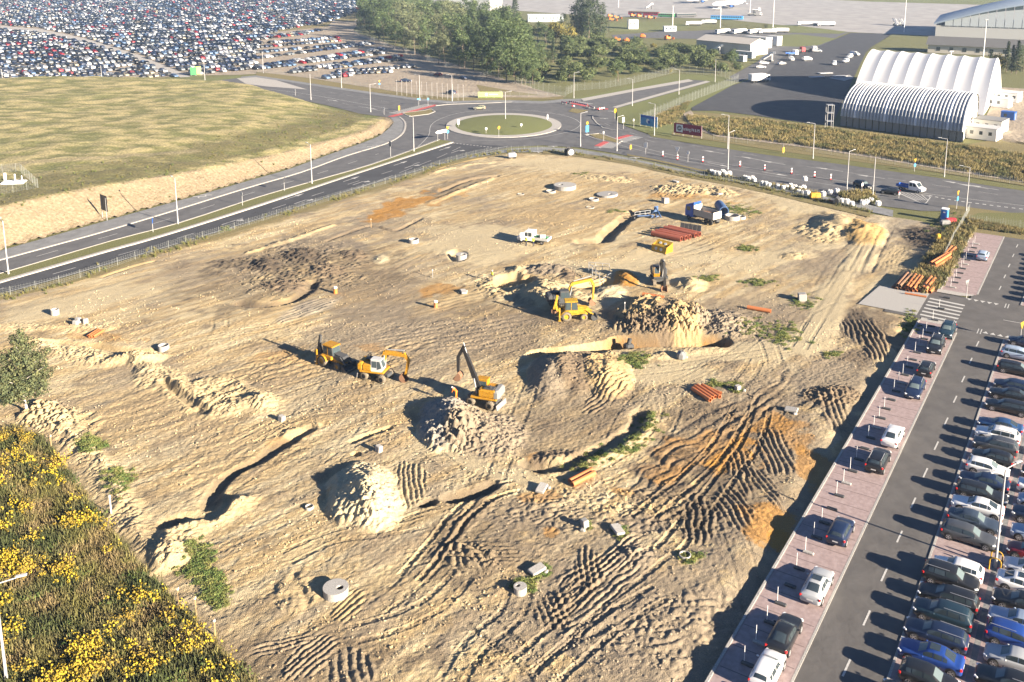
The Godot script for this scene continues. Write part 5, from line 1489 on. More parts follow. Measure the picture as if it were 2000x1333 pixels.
func far_cars():
	var lot_ground := [V(-577.1,-551.8),V(-395.4,-374.7),V(-237.3,-366.4),V(-214.4,-379.1),V(-185.9,-384.2),V(-167.9,-391.1),V(-152.9,-396.6),V(-139.8,-402.3),V(-125,-403.9),V(-119.4,-407.2),V(-103.6,-397.4),V(-83.1,-382),V(-58.8,-359.7),V(-41.3,-344.5),V(-29.5,-337.4),V(-18.7,-342.1),V(-7.5,-342.1),V(3.7,-340.9),V(12.2,-343.3),V(0,-365),V(-17.3,-399),V(-44.2,-453.9),V(-79.8,-528.5),V(-109.4,-597.8),V(-118.2,-627.7),V(-132.5,-760.1),V(-178.2,-980.3),V(-264.2,-1376.7),V(-513.7,-2301.6),V(-1271.9,-2301.6),V(-2372.6,-2301.6)]
	sheet("far_car_park_ground", lot_ground, -0.03, M.gravel)
	for q in [[V(-355.5,-635.6),V(-319.7,-612.4),V(-259,-545.8),V(-196.9,-466.7),V(-157.6,-408.9),V(-147.9,-395.8),V(-144.2,-397.4),V(-157.4,-417.6),V(-199.9,-480.2),V(-264.5,-564.2),V(-326.1,-631.6),V(-369.3,-660.7)], [V(-115.3,-612.4),V(-80.7,-534.1),V(-44.6,-458.1),V(-17.5,-402.3),V(0,-367.7),V(-1,-361),V(-19.2,-392.7),V(-46.1,-447.7),V(-81,-517.5),V(-115.9,-597.8)]]:
		sheet("gravel_lane", q, -0.015, M.pale_paving if q[0].x < -200.0 else M.gravel)
	for q in [[V(-131,-697.2),V(-136.6,-760.1),V(-171.9,-980.3),V(-178.2,-980.3),V(-167.3,-821.8),V(-171.2,-760.1),V(-155.6,-706.9)], [V(-22.4,-374.7),V(-7.8,-357),V(3.8,-346.9),V(-7.6,-346.9),V(-19.2,-351.9)], [V(-175.3,-652.1),V(-151.1,-669.4),V(-148,-706.9),V(-140.2,-652.1),V(-160.1,-620),V(-175.9,-605)]]:
		sheet("weedy_ground", q, -0.012, M.dry_grass)
	var r := RandomNumberGenerator.new()
	r.seed = 31
	var kinds := ["hatchback", "sedan", "estate", "suv", "hatchback", "suv"]
	var spots := []
	var d := Vector2(cos(0.80), -sin(0.80))
	var n := Vector2(-d.y, d.x)
	if n.y > 0.0:
		n = -n
	var ends := [[V(-105.4,-394.2), V(-79,-421.1), V(-78.2,-419.3)], [V(-87,-392.7), V(-48.8,-428.4), V(-104.3,-410.6)]]
	var rows := [[V(-85.8,-391.1), V(-74.3,-402.3)], [V(-85.2,-402.3), V(-57.7,-412.3)], [V(-84.7,-410.6), V(-49.4,-432.1)], [V(-104.3,-408.9), V(-82.3,-434)], [V(-104.6,-419.3), V(-84.1,-443.7)], [V(-82.7,-435.9), V(-61.5,-458.1)], [V(-83.5,-445.7), V(-64.5,-473.3)], [V(-123.3,-421.1), V(-107.2,-439.8)], [V(-125.3,-432.1), V(-108.6,-456)], [V(-108.1,-443.7), V(-73.7,-487.2)], [V(-108.6,-456), V(-77.8,-507)], [V(-135.1,-462.3), V(-124,-477.9)], [V(-124,-477.9), V(-88.7,-534.1)], [V(-142.2,-487.2), V(-91.4,-539.9)], [V(-149.3,-512.2), V(-109.5,-551.8)], [V(-152.7,-534.1), V(-114.4,-570.6)], [V(-162.4,-557.9), V(-138.4,-597.8)], [V(-161.7,-577.2), V(-136.8,-620)]]
	for k in rows.size():
		var a: Vector2 = rows[k][0]
		var b: Vector2 = rows[k][1]
		var m := int(a.distance_to(b) / 2.75)
		for i in m:
			if r.randf() < 0.08:
				continue
			var p := a + (b - a).normalized() * 2.75 * i
			spots.append([p, (b - a).angle() + PI / 2, 0, k, i])
	var poly := PackedVector2Array([V(-520.8,-496.9),V(-406,-385),V(-235,-379.1),V(-205.1,-385),V(-177.9,-385),V(-158.5,-394.2),V(-151.1,-397.4),V(-157.6,-408.9),V(-197.8,-468.9),V(-259,-545.8),V(-317.8,-608.7),V(-353.3,-631.6),V(-482,-669.4)])
	var poly2 := PackedVector2Array([V(-614,-697.2),V(-371.7,-665),V(-328.2,-635.6),V(-266,-567.4),V(-200.8,-482.5),V(-158.1,-419.3),V(-144,-400.6),V(-137.6,-402.3),V(-127.9,-421.1),V(-127.5,-435.9),V(-152.4,-523),V(-164.8,-612.4),V(-147.7,-687.7),V(-147.3,-808.7),V(-249.5,-1376.7),V(-538.1,-2301.6),V(-1271.9,-2301.6),V(-2005.7,-2301.6)])
	var base := V(-151.1,-397.4)
	for block in 2:
		var pl := poly if block == 0 else poly2
		for v in range(-4, 90):
			var off := v * 8.6 if v % 2 == 0 else (v - 1) * 8.6 + 5.2
			for u in range(-190, 190):
				var p: Vector2 = base + n * off + d * (u * 2.75 + 0.6 * sin(v * 3.7))
				if not Geometry2D.is_point_in_polygon(p, pl):
					continue
				if r.randf() < 0.05:
					continue
				spots.append([p, d.angle() + PI / 2, 1 + block, v + 4, u])
	var ordered := spots.duplicate()
	ordered.sort_custom(func(a, b): return a[0].y > b[0].y)
	var kept := 0
	var rest := {}
	var counts := {}
	for s in ordered:
		var p: Vector2 = s[0]
		var seen := absf(p.x - p.y * -0.0) < -p.y * 0.60
		if not seen and p.x < 0.0 and p.x < p.y * 0.62:
			continue
		var k: String = kinds[r.randi() % kinds.size()]
		var c: Array = FAR_TINTS[FAR_ODDS[r.randi() % FAR_ODDS.size()]]
		var turn: float = -s[1] + (PI if r.randf() < 0.5 else 0.0) + r.randfn(0.0, 0.03)
		var at := W(p.x, -0.03, p.y)
		if kept < 292:
			kept += 1
			var key := "%s %s %d" % [c[1], k, s[2]]
			counts[key] = counts.get(key, 0) + 1
			var o := MeshInstance3D.new()
			o.name = numbered("distant_car")
			o.mesh = small_car(k)
			o.set_surface_override_material(0, paint_mat(c[0]))
			o.set_surface_override_material(1, M.black)
			o.position = at
			o.rotation.y = turn
			add_child(o)
			var where: String = ["in the open rows before the wood", "left of the gravel lane", "in the dense rows beyond the gravel lane"][s[2]]
			tag(o, "%s nearest %s %s %s" % [nth(counts[key] - 1), c[1], k, where], "car", "cars in the far car park")
		else:
			if not rest.has(k):
				rest[k] = []
			rest[k].append([Transform3D(Basis(Vector3.UP, turn), at), c[0]])
	for k in rest:
		var mm := MultiMesh.new()
		mm.transform_format = MultiMesh.TRANSFORM_3D
		mm.use_colors = true
		mm.mesh = small_car(k, true)
		mm.instance_count = rest[k].size()
		for i in rest[k].size():
			mm.set_instance_transform(i, rest[k][i][0])
			mm.set_instance_color(i, rest[k][i][1])
		var o := MultiMeshInstance3D.new()
		o.name = numbered("far_parked_cars")
		o.multimesh = mm
		o.material_override = M.tinted
		add_child(o)
		tag(o, "mass of %ss filling the far rows of the great car park" % k, "parked cars", "cars in the far car park", "stuff")
func crate(called: String, label: String, cat: String, p: Vector2, turn: float, s: Vector3, m: Material, roof: Material, group := "") -> Node3D:
	var o := thing(called, label, cat, on(p), turn, group)
	var mb := MB.new()
	mb.bx(W(0, s.y / 2, 0), s, Basis.IDENTITY, 0.06)
	obj("wall", mb.done(), m, o)
	obj("roof", MB.new().bx(W(0, s.y + 0.08, 0), W(s.x + 0.3, 0.16, s.z + 0.3), Basis.IDENTITY, 0.04).done(), roof, o)
	for k in int(s.x / 2.5):
		var x := -s.x / 2 + 1.3 + k * 2.5
		for z in [1.0, -1.0]:
			obj("window", MB.new().bx(W(x, s.y * 0.58, z * (s.z / 2 + 0.02)), W(0.9, 1.0, 0.05)).done(), M.glass, o)
	obj("door", MB.new().bx(W(s.x / 2 + 0.02, 1.05, 0), W(0.05, 2.0, 0.95)).done(), M.mid_grey, o)
	return o
func truck(label: String, p: Vector2, turn: float, l: float, cab: Material, cargo: String, lm: Material, cat := "truck", group := "", up := 0.0) -> Node3D:
	var o := thing("truck", label, cat, on(p, up), turn, group)
	var mb := MB.new()
	mb.prism([Vector2(l / 2 - 2.0, 0.6), Vector2(l / 2, 0.6), Vector2(l / 2, 1.5), Vector2(l / 2 - 0.25, 2.75), Vector2(l / 2 - 0.5, 2.95), Vector2(l / 2 - 2.0, 2.95)], 2.4)
	obj("cab", mb.done(), cab, o)
	mb = MB.new()
	mb.quad(W(l / 2 + 0.01, 1.6, 1.1), W(l / 2 + 0.01, 1.6, -1.1), W(l / 2 - 0.22, 2.6, -1.0), W(l / 2 - 0.22, 2.6, 1.0))
	obj("windscreen", mb.done(), M.glass, o)
	for z in [1.0, -1.0]:
		obj("side_window", MB.new().bx(W(l / 2 - 0.9, 2.0, z * 1.205), W(0.95, 0.8, 0.02)).done(), M.glass, o)
	obj("chassis", MB.new().bx(W(-0.3, 0.75, 0), W(l - 0.6, 0.35, 1.2)).done(), M.dark_grey, o)
	var xs := [l / 2 - 1.2, -l / 2 + 1.3]
	if l > 7.5:
		xs.append(-l / 2 + 2.6)
	for x in xs:
		for z in [1.0, -1.0]:
			obj("wheel", MB.new().tube(W(x, 0.5, z * 0.85), W(x, 0.5, z * 1.2), 0.5, 0.5, 12).done(), M.rubber, o)
	mb = MB.new()
	var c := W(-1.15, 1.9, 0)
	var bl := l - 2.5
	if cargo == "box":
		mb.bx(c + W(0, 0.25, 0), W(bl, 2.6, 2.45), Basis.IDENTITY, 0.05)
		obj("box_body", mb.done(), lm, o)
	elif cargo == "tank":
		mb.tube(c + W(-bl / 2, 0, 0), c + W(bl / 2, 0, 0), 1.15, 1.15, 14)
		obj("tank", mb.done(), lm, o)
		obj("catwalk", MB.new().bx(c + W(0, 1.2, 0), W(bl * 0.8, 0.12, 0.7)).done(), M.light_grey, o)
	else:
		mb.bx(c + W(0, -0.7, 0), W(bl, 0.2, 2.4))
		for z in [1.2, -1.2]:
			mb.bx(c + W(0, -0.35, z), W(bl, 0.5, 0.06))
		obj("flatbed", mb.done(), lm, o)
	return o
func bus(label: String, a: Vector2, b: Vector2, m: Material, roof: Material) -> Node3D:
	var o := thing("bus", label, "bus", on((a + b) / 2), facing(a, b), "apron buses parked behind the lawn")
	var l := a.distance_to(b)
	var mb := MB.new()
	mb.bx(W(0, 1.65, 0), W(l, 2.6, 2.6), Basis.IDENTITY, 0.25)
	obj("body", mb.done(), m, o)
	obj("roof", MB.new().bx(W(0, 2.98, 0), W(l - 0.4, 0.14, 2.3), Basis.IDENTITY, 0.05).done(), roof, o)
	var k := 0
	while k * 1.6 < l - 2.0:
		for z in [1.0, -1.0]:
			obj("window", MB.new().bx(W(-l / 2 + 1.3 + k * 1.6, 2.1, z * 1.305), W(1.35, 1.0, 0.02)).done(), M.glass, o)
		k += 1
	for x in [-l * 0.32, l * 0.32]:
		for z in [1.0, -1.0]:
			obj("wheel", MB.new().tube(W(x, 0.48, z * 1.0), W(x, 0.48, z * 1.32), 0.48, 0.48, 12).done(), M.rubber, o)
	return o
func stairs_truck(label: String, p: Vector2, turn: float) -> Node3D:
	var o := thing("boarding_stairs", label, "boarding stairs", on(p), turn, "boarding stairs on the apron")
	var mb := MB.new()
	var t := Transform3D.IDENTITY
	for k in 14:
		mb.bx(W(-2.8 + k * 0.4, 0.7 + k * 0.25, 0), W(0.42, 0.1, 1.5))
	obj("step_flight", mb.done(), M.white, o)
	for z in [0.8, -0.8]:
		obj("side_panel", MB.new().prism([Vector2(-3.1, 0.4), Vector2(2.6, 3.9), Vector2(3.6, 3.9), Vector2(3.6, 4.9), Vector2(2.4, 4.9), Vector2(-3.1, 1.5)], 0.06, Transform3D(Basis.IDENTITY, W(0, 0, z))).done(), M.white, o)
	mb = MB.new()
	mb.bx(W(0, 0.6, 0), W(5.6, 0.4, 1.6))
	mb.bx(W(2.4, 2.0, 0), W(0.2, 3.0, 1.2))
	obj("chassis", mb.done(), M.mid_grey, o)
	for x in [-2.0, 2.0]:
		obj("wheel", MB.new().tube(W(x, 0.4, -0.9), W(x, 0.4, 0.9), 0.4, 0.4, 10).done(), M.rubber, o)
	return o
func airliner(label: String, p: Vector2, turn: float, k := 1.0) -> Node3D:
	var o := thing("airliner", label, "airplane", on(p), turn, "airliners on the apron")
	var mb := MB.new()
	mb.smooth(true)
	var rings := []
	for s in [[-16.0, 0.3, 5.0], [-13.0, 1.0, 4.6], [-8.0, 1.8, 4.1], [0.0, 2.0, 4.0], [10.0, 2.0, 4.0], [14.0, 1.75, 3.8], [16.5, 1.1, 3.5], [17.6, 0.2, 3.4]]:
		var r := []
		for i in 14:
			var t := -TAU * i / 14
			r.append(W(s[0], s[2] + s[1] * sin(t), s[1] * cos(t) * -1.0) * k)
		r.reverse()
		rings.append(r)
	mb.loft(rings, true, true)
	obj("fuselage", mb.done(), M.white, o)
	for z in [1.0, -1.0]:
		mb = MB.new()
		var w := [W(4, 3.0, 1.6 * z), W(-3.0, 3.0, 1.6 * z), W(-5.5, 4.2, 16.5 * z), W(-3.6, 4.2, 16.5 * z)]
		for i in 4:
			w[i] *= k
		var up := W(0, 0.35 * k, 0)
		if z < 0:
			w.reverse()
		mb.quad(w[0] + up, w[1] + up, w[2] + up, w[3] + up)
		mb.quad(w[3], w[2], w[1], w[0])
		for i in 4:
			var j := (i + 1) % 4
			mb.quad(w[i], w[j], w[j] + up, w[i] + up)
		obj("wing", mb.done(), M.light_grey, o)
		mb = MB.new()
		mb.tube(W(3.6, 2.0, 5.4 * z) * k, W(-0.4, 2.0, 5.4 * z) * k, 1.05 * k, 0.7 * k, 14, false)
		mb.tube(W(3.0, 2.0, 5.4 * z) * k, W(2.9, 2.0, 5.4 * z) * k, 0.98 * k, 0.98 * k, 14)
		obj("engine", mb.done(), M.blue, o)
		mb = MB.new()
		mb.prism([Vector2(-12.5, 5.0), Vector2(-15.5, 5.0), Vector2(-16.2, 5.1), Vector2(-15.2, 5.1)], 0.2, Transform3D(Basis(Vector3.RIGHT, 0.0), W(0, 0, 0)).scaled(Vector3.ONE * k))
		mb.quad(W(-12.3, 5.0, 0.5 * z) * k, W(-15.5, 5.0, 0.5 * z) * k, W(-17.0, 5.4, 6.0 * z) * k, W(-15.3, 5.4, 6.0 * z) * k)
		obj("tailplane", mb.done(), M.white, o)
	obj("tail_fin", MB.new().prism([Vector2(-10.5, 5.6), Vector2(-15.0, 11.5), Vector2(-17.2, 11.5), Vector2(-15.5, 5.2)], 0.35, Transform3D(Basis.IDENTITY.scaled(Vector3.ONE * k), Vector3.ZERO)).done(), M.blue, o)
	for x in [[12.0, 0.0], [-1.0, 2.6], [-1.0, -2.6]]:
		mb = MB.new()
		mb.tube(W(x[0], 0.6, x[1]) * k, W(x[0], 2.4, x[1]) * k, 0.15 * k, 0.15 * k, 6)
		mb.tube(W(x[0], 0.55, x[1] - 0.35) * k, W(x[0], 0.55, x[1] + 0.35) * k, 0.55 * k, 0.55 * k, 10)
		obj("landing_gear", mb.done(), M.dark_grey, o)
	return o
func plough(label: String, p: Vector2, turn: float) -> Node3D:
	var o := thing("snow_sweeper", label, "snow sweeper", on(p), turn, "orange winter machines")
	var mb := MB.new()
	mb.bx(W(-0.6, 1.3, 0), W(3.6, 1.2, 2.2), Basis.IDENTITY, 0.1)
	mb.bx(W(-1.6, 2.2, 0), W(1.4, 0.8, 1.8), Basis.IDENTITY, 0.1)
	obj("body", mb.done(), M.orange, o)
	obj("cab", MB.new().bx(W(1.6, 2.0, 0), W(1.5, 1.9, 2.0), Basis.IDENTITY, 0.12).done(), M.cab_glass, o)
	obj("blade", MB.new().bx(W(3.0, 0.8, 0), W(0.3, 1.3, 3.4), Basis(Vector3.UP, 0.3), 0.05).done(), M.orange, o)
	for x in [-1.6, 1.5]:
		for z in [0.9, -0.9]:
			obj("wheel", MB.new().tube(W(x, 0.6, z), W(x, 0.6, z * 1.35), 0.6, 0.6, 12).done(), M.rubber, o)
	return o
func airport():
	sheet("apron", [V(-244.6,-2301.6),V(1907.9,-2301.6),V(464.1,-551.8),V(291.9,-564.2),V(255,-577.2),V(225.3,-597.8),V(201,-612.4),V(167.7,-678.4),V(140.5,-727.3),V(95,-737.9),V(56.2,-748.9),V(-17.6,-821.8),V(-94.1,-878.7)], -0.06, M.apron)
	sheet("far_grass", [V(538.1,-2301.6),V(283.4,-1019.6),V(336.3,-952.8),V(453.5,-882.5),V(676,-808.7),V(1907.9,-2301.6)], -0.03, M.grass_green)
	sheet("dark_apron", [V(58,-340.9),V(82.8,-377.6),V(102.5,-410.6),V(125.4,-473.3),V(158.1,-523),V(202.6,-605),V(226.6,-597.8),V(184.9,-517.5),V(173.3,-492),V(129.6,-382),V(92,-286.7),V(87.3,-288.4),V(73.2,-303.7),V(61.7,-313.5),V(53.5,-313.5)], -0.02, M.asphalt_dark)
	sheet("service_road", [V(49.3,-590.8),V(71.6,-605),V(82.9,-616.2),V(106.7,-620),V(137.6,-639.7),V(153.4,-620),V(162.8,-605),V(203.1,-608.7),V(188.7,-583.9),V(156.4,-517.5),V(126.8,-468.9),V(102.5,-410.6),V(83.1,-382),V(83.1,-397.4),V(107.6,-451.8),V(123.5,-496.9),V(126.8,-534.1),V(119,-551.8),V(97.3,-564.2),V(70.7,-570.6),V(48.1,-557.9)], -0.04, M.asphalt)
	sheet("lawn", [V(145.5,-587.4),V(166.4,-594.3),V(181.6,-567.4),V(159.7,-528.5),V(146,-520.2),V(130.5,-525.7),V(127.9,-551.8)], -0.005, M.grass_green)
	sheet("lawn", [V(161.9,-669.4),V(184.6,-660.7),V(202.7,-612.4),V(193.1,-597.8),V(169.3,-605),V(153.4,-620)], -0.005, M.grass_green)
	sheet("lawn", [V(55.4,-687.7),V(89.9,-697.2),V(105.7,-678.4),V(108.7,-652.1),V(96.7,-620),V(72.5,-612.4),V(49.4,-612.4)], -0.005, M.grass_green)
	sheet("lawn", [V(63.9,-564.2),V(95.2,-551.8),V(87.6,-507),V(71.2,-507),V(46.1,-534.1)], -0.005, M.grass)
	sheet("lawn", [V(134.8,-687.7),V(165.5,-669.4),V(159.2,-643.8),V(133.2,-652.1)], -0.005, M.grass)
	sheet("lawn", [V(226.6,-597.8),V(255,-577.2),V(209.4,-496.9),V(177.2,-496.9),V(173.3,-492),V(186.1,-517.5)], -0.005, M.grass)
	sheet("scrub_ground", [V(48.8,-307.6),V(52.8,-311.5),V(72.7,-301.8),V(86.6,-285.8),V(94.1,-285.8),V(120.9,-258.2),V(135,-266.8),V(142.1,-252.8),V(117.7,-207.5),V(99.6,-224.2),V(80.5,-238.9),V(63.8,-251.5),V(52,-262.5),V(39,-272.9)], -0.03, M.dry_grass)
	sheet("scrub_ground", [V(-7.5,-342.1),V(0,-357),V(12.5,-382),V(35.9,-414.1),V(83.2,-496.9),V(97.8,-451.8),V(83.1,-382),V(62.6,-397.4),V(30.9,-354.5),V(11,-335)], -0.06, M.grass)
	sheet("yard", [V(183.1,-367.7),V(204.7,-354.5),V(144,-246.3),V(133.2,-263.2),V(145.4,-300)], -0.03, M.gravel)
	var L := Vector2(130.5, -363.8)
	var R := Vector2(164.6, -334.9)
	var side := Vector2(-17.5, 30.2)
	var o := thing("tent_hangar", "large white tent hangar of eight bays with a pointed gable", "hangar", W(0, 0, 0))
	var prof := []
	for s in 13:
		var t := s / 12.0
		prof.append(Vector2(1.0 - t, 15.2 * (1.0 - pow(1.0 - t, 1.75))))
	var at := func(u: float, v: float, y: float) -> Vector3:
		var p := L.lerp(R, u) + side * v
		return W(p.x, y, p.y)
	for b in 8:
		for s in [1.0, -1.0]:
			var mb := MB.new()
			mb.smooth(true)
			for i in 12:
				for h in 4:
					var q := []
					for e in [[i, h], [i, h + 1], [i + 1, h + 1], [i + 1, h]]:
						var w: float = e[1] / 4.0
						var p: Vector2 = prof[e[0]]
						q.append(at.call((b + w) / 8.0, p.x * s, p.y - 0.45 * sin(w * PI) * (p.y / 15.0) ))
					if s > 0:
						mb.quad(q[0], q[1], q[2], q[3])
					else:
						mb.quad(q[3], q[2], q[1], q[0])
			obj("roof_panel", mb.done(), M.tent, o)
	for e in [0.0, 1.0]:
		var mb := MB.new()
		for s in [1.0, -1.0]:
			for i in 12:
				var p: Vector2 = prof[i]
				var q: Vector2 = prof[i + 1]
				var a: Vector3 = at.call(e, p.x * s, 0)
				var b2: Vector3 = at.call(e, q.x * s, 0)
				var c2: Vector3 = at.call(e, q.x * s, q.y)
				var d2: Vector3 = at.call(e, p.x * s, p.y)
				if (s > 0) == (e > 0.5):
					mb.quad(a, b2, c2, d2)
				else:
					mb.quad(b2, a, d2, c2)
		obj("gable", mb.done(), M.tent, o)
	L = Vector2(105.0, -305.0)
	R = Vector2(131.4, -279.2)
	side = Vector2(-10.6, 18.6)
	o = thing("arched_hangar", "ribbed grey and white arched hangar in front of the white tent", "hangar", Vector3.ZERO)
	var arch := []
	for s in 15:
		var t := PI * s / 14.0
		arch.append(Vector2(cos(t), 3.0 + 7.4 * pow(sin(t), 0.8)))
	for b in 36:
		var mb := MB.new()
		mb.smooth(true)
		for i in 14:
			for h in 4:
				var q := []
				for e in [[i, h], [i, h + 1], [i + 1, h + 1], [i + 1, h]]:
					var w: float = e[1] / 4.0
					var p: Vector2 = arch[e[0]]
					var k := 1.0 + 0.035 * sin(w * PI)
					q.append(at_hangar(L, R, side, (b + w) / 36.0, p.x * k, p.y * k))
				mb.quad(q[0], q[1], q[2], q[3])
		obj("roof_rib", mb.done(), M.light_grey if b % 9 != 4 else M.white, o)
	for s in [1.0, -1.0]:
		for b in 18:
			var mb := MB.new()
			var a := at_hangar(L, R, side, b / 18.0 + 0.003, s, 0)
			var c := at_hangar(L, R, side, (b + 1) / 18.0 - 0.003, s, 0)
			if s < 0:
				var sw := a
				a = c
				c = sw
			mb.quad(a, c, c + W(0, 3.05, 0), a + W(0, 3.05, 0))
			obj("wall_panel", mb.done(), M.mid_grey, o)
	for e in [0.01, 0.99]:
		var mb := MB.new()
		for i in 14:
			var p: Vector2 = arch[i]
			var q: Vector2 = arch[i + 1]
			var a := at_hangar(L, R, side, e, p.x, 0)
			var b2 := at_hangar(L, R, side, e, q.x, 0)
			var c2 := at_hangar(L, R, side, e, q.x, q.y)
			var d2 := at_hangar(L, R, side, e, p.x, p.y)
			if e > 0.5:
				mb.quad(a, b2, c2, d2)
			else:
				mb.quad(b2, a, d2, c2)
		obj("gable", mb.done(), M.wall_cream, o)
	for k in 5:
		for y in [3.2, 6.2]:
			var mb := MB.new()
			mb.tube(at_hangar(L, R, side, 1.0, -0.8 + k * 0.32, y), at_hangar(L, R, side, 1.0, -0.8 + (k + 1) * 0.32, y), 0.1, 0.1, 4)
			obj("gable_rail", mb.done(), M.light_grey, o)
	var ld := thing("ladder_tower", "thin steel frame tower at the open left end of the ribbed hangar", "scaffold", on(V(89.3,-280.8)))
	for x in [-0.9, 0.9]:
		for z in [-0.9, 0.9]:
			var mb := MB.new()
			mb.tube(W(x, 0, z), W(x, 7.5, z), 0.1, 0.1, 5)
			obj("post", mb.done(), M.steel, ld)
	for y in [2.5, 5.0, 7.4]:
		var mb := MB.new()
		mb.bx(W(0, y, 0), W(2.0, 0.1, 2.0))
		obj("platform", mb.done(), M.steel, ld)
	var A := Vector2(243.0, -576.0)
	var axis := (Vector2(285.6, -551.8) - Vector2(253.2, -567.4)).normalized()
	o = thing("glazed_hangar", "wide grey hangar with a curved blue roof and glazed front", "hangar", W(A.x, 0, A.y), -axis.angle())
	var span := 150.0
	var mb3 := MB.new()
	mb3.smooth(true)
	var curve := func(t: float) -> Vector2: return Vector2(span * t, 9.0 + 15.0 * sin(PI * t))
	for i in 20:
		var p: Vector2 = curve.call(i / 20.0)
		var q: Vector2 = curve.call((i + 1) / 20.0)
		mb3.quad(W(p.x, p.y, 3.0), W(q.x, q.y, 3.0), W(q.x, q.y, -70), W(p.x, p.y, -70))
		mb3.quad(W(p.x, p.y - 1.2, 3.0), W(q.x, q.y - 1.2, 3.0), W(q.x, q.y, 3.0), W(p.x, p.y, 3.0))
	obj("roof", mb3.done(), M.roof_blue, o)
	mb3 = MB.new()
	mb3.bx(W(span / 2, 3.6, -35), W(span - 2, 7.2, 70))
	obj("wall", mb3.done(), M.light_grey, o)
	for i in 30:
		var t0 := 0.04 + i * 0.0307
		var t1 := t0 + 0.0287
		var p: Vector2 = curve.call(t0)
		var q: Vector2 = curve.call(t1)
		mb3 = MB.new()
		mb3.quad(W(p.x, 7.2, 0.4), W(q.x, 7.2, 0.4), W(q.x, q.y - 1.0, 0.4), W(p.x, p.y - 1.0, 0.4))
		obj("glass_panel", mb3.done(), M.wall_blue, o)
	o = thing("service_building", "long low cream building with a dark roof before the glazed hangar", "building", W(206.4, 0, -489.6), -(Vector2(243.5, -468.9) - Vector2(206.4, -489.6)).angle())
	mb3 = MB.new()
	mb3.bx(W(60, 2.1, -8), W(124, 4.2, 16))
	obj("wall", mb3.done(), M.wall_cream, o)
	mb3 = MB.new()
	mb3.prism([Vector2(-17, 4.2), Vector2(1, 4.2), Vector2(-8, 8.0)], 126, Transform3D(Basis(Vector3.UP, -PI / 2), W(60, 0, 0)))
	obj("roof", mb3.done(), M.dark_roof, o)
	for i in 16:
		mb3 = MB.new()
		mb3.bx(W(3 + i * 6.2, 2.2, 0.03), W(1.8, 2.0, 0.08))
		obj("window", mb3.done(), M.glass, o)
	crate("site_cabin", "small white cabin at the left end of the low service building", "cabin", V(215.3,-496.9), -0.45, W(9, 3.4, 4), M.white, M.light_grey)
	var ga := Vector2(85.9, -496.9)
	var gb := Vector2(108.8, -473.3)
	o = thing("gabled_shed", "long pale grey shed with a gabled roof behind the shrubs", "shed", W(ga.x, 0, ga.y), -(gb - ga).angle())
	mb3 = MB.new()
	mb3.bx(W(16.5, 3.0, -8), W(33, 6.0, 16))
	obj("wall", mb3.done(), M.wall_cream, o)
	for s in [1.0, -1.0]:
		for i in 6:
			mb3 = MB.new()
			mb3.bx(W(2.75 + i * 5.5, 7.1, -8 + s * 4.2), W(5.4, 0.2, 8.9), Basis(Vector3.RIGHT, s * 0.27))
			obj("roof_panel", mb3.done(), M.grey_roof, o)
	mb3 = MB.new()
	mb3.prism([Vector2(-16, 6.0), Vector2(0, 6.0), Vector2(-8, 8.2)], 32.9, Transform3D(Basis(Vector3.UP, -PI / 2), W(16.5, 0, 0)))
	obj("gable", mb3.done(), M.wall_cream, o)
	for i in 8:
		mb3 = MB.new()
		mb3.bx(W(2 + i * 4.1, 3.0, 0.03), W(0.15, 5.8, 0.08))
		obj("pilaster", mb3.done(), M.light_grey, o)
	var ang := -(gb - ga).angle()
	for q in [[V(104.5,-468.9), W(12, 3.0, 3), "white office cabin in front of the gabled shed"], [V(122.9,-517.5), W(14, 5.6, 6), "two storey white office block right of the gabled shed"], [V(134.6,-528.5), W(7, 5.0, 5), "white cabin with a dark door right of the office block"], [V(98.3,-453.9), W(9, 2.8, 3), "pale blue cabin before the gabled shed"]]:
		crate("office_cabin", q[2], "cabin", q[0], ang, q[1], M.white if q[1].y > 3.1 else M.wall_blue, M.light_grey, "cabins by the gabled shed")
	crate("white_box_building", "white box building with a grey side standing on the airport lawn", "building", V(67,-635.6), 0.1, W(6.5, 6.0, 5), M.white, M.light_grey)
	crate("blue_cabin", "small blue and white cabin beside the service road", "cabin", V(88.9,-616.2), 0.1, W(8, 3.2, 4), M.wall_blue, M.white)
	for q in [[V(127.6,-268.3), W(13, 3.4, 6), "white container shed beside the ribbed hangar"], [V(168.6,-335), W(10, 3.2, 6), "white cabin behind the tent gable"], [V(160.4,-321.8), W(7, 3.0, 5), "pale cabin with a window beside the tent gable"], [V(136.8,-278.4), W(8, 3.6, 7), "white and dark container block behind the container shed"]]:
		crate("container_cabin", q[2], "cabin", q[0], -0.72, q[1], M.white, M.mid_grey if q[1].z > 6.5 else M.light_grey, "cabins by the tent hangar")
	crate("blue_skip", "blue tarpaulin covered skip right of the tent hangar", "skip", V(151.4,-297.2), -0.7, W(4, 2.4, 2.4), M.blue, M.blue)
	crate("terminal_shed", "white hall with a blue front glimpsed behind the wood", "building", V(-51.5,-835.3), -0.5, W(46, 9, 20), M.white, M.light_grey)
	crate("blue_hall", "bright blue fronted hall behind the tall trees", "building", V(-40,-878.7), -0.5, W(16, 7, 10), M.sky_blue, M.sky_blue)
	crate("grey_flat_hall", "pale blue and white flat hall left of the conifers", "building", V(9.4,-697.2), 0.05, W(26, 5, 10), M.wall_blue, M.white)
	airliner("white airliner with blue engines, its nose cut by the top edge", V(175.1,-849.3), -2.7, 1.1)
	airliner("white airliner seen by its nose left of the bigger one", V(162.6,-926.7), -2.6, 1.0)
	stairs_truck("white boarding stairs standing alone on the apron left of the airliners", V(102.9,-842.2), 0.3)
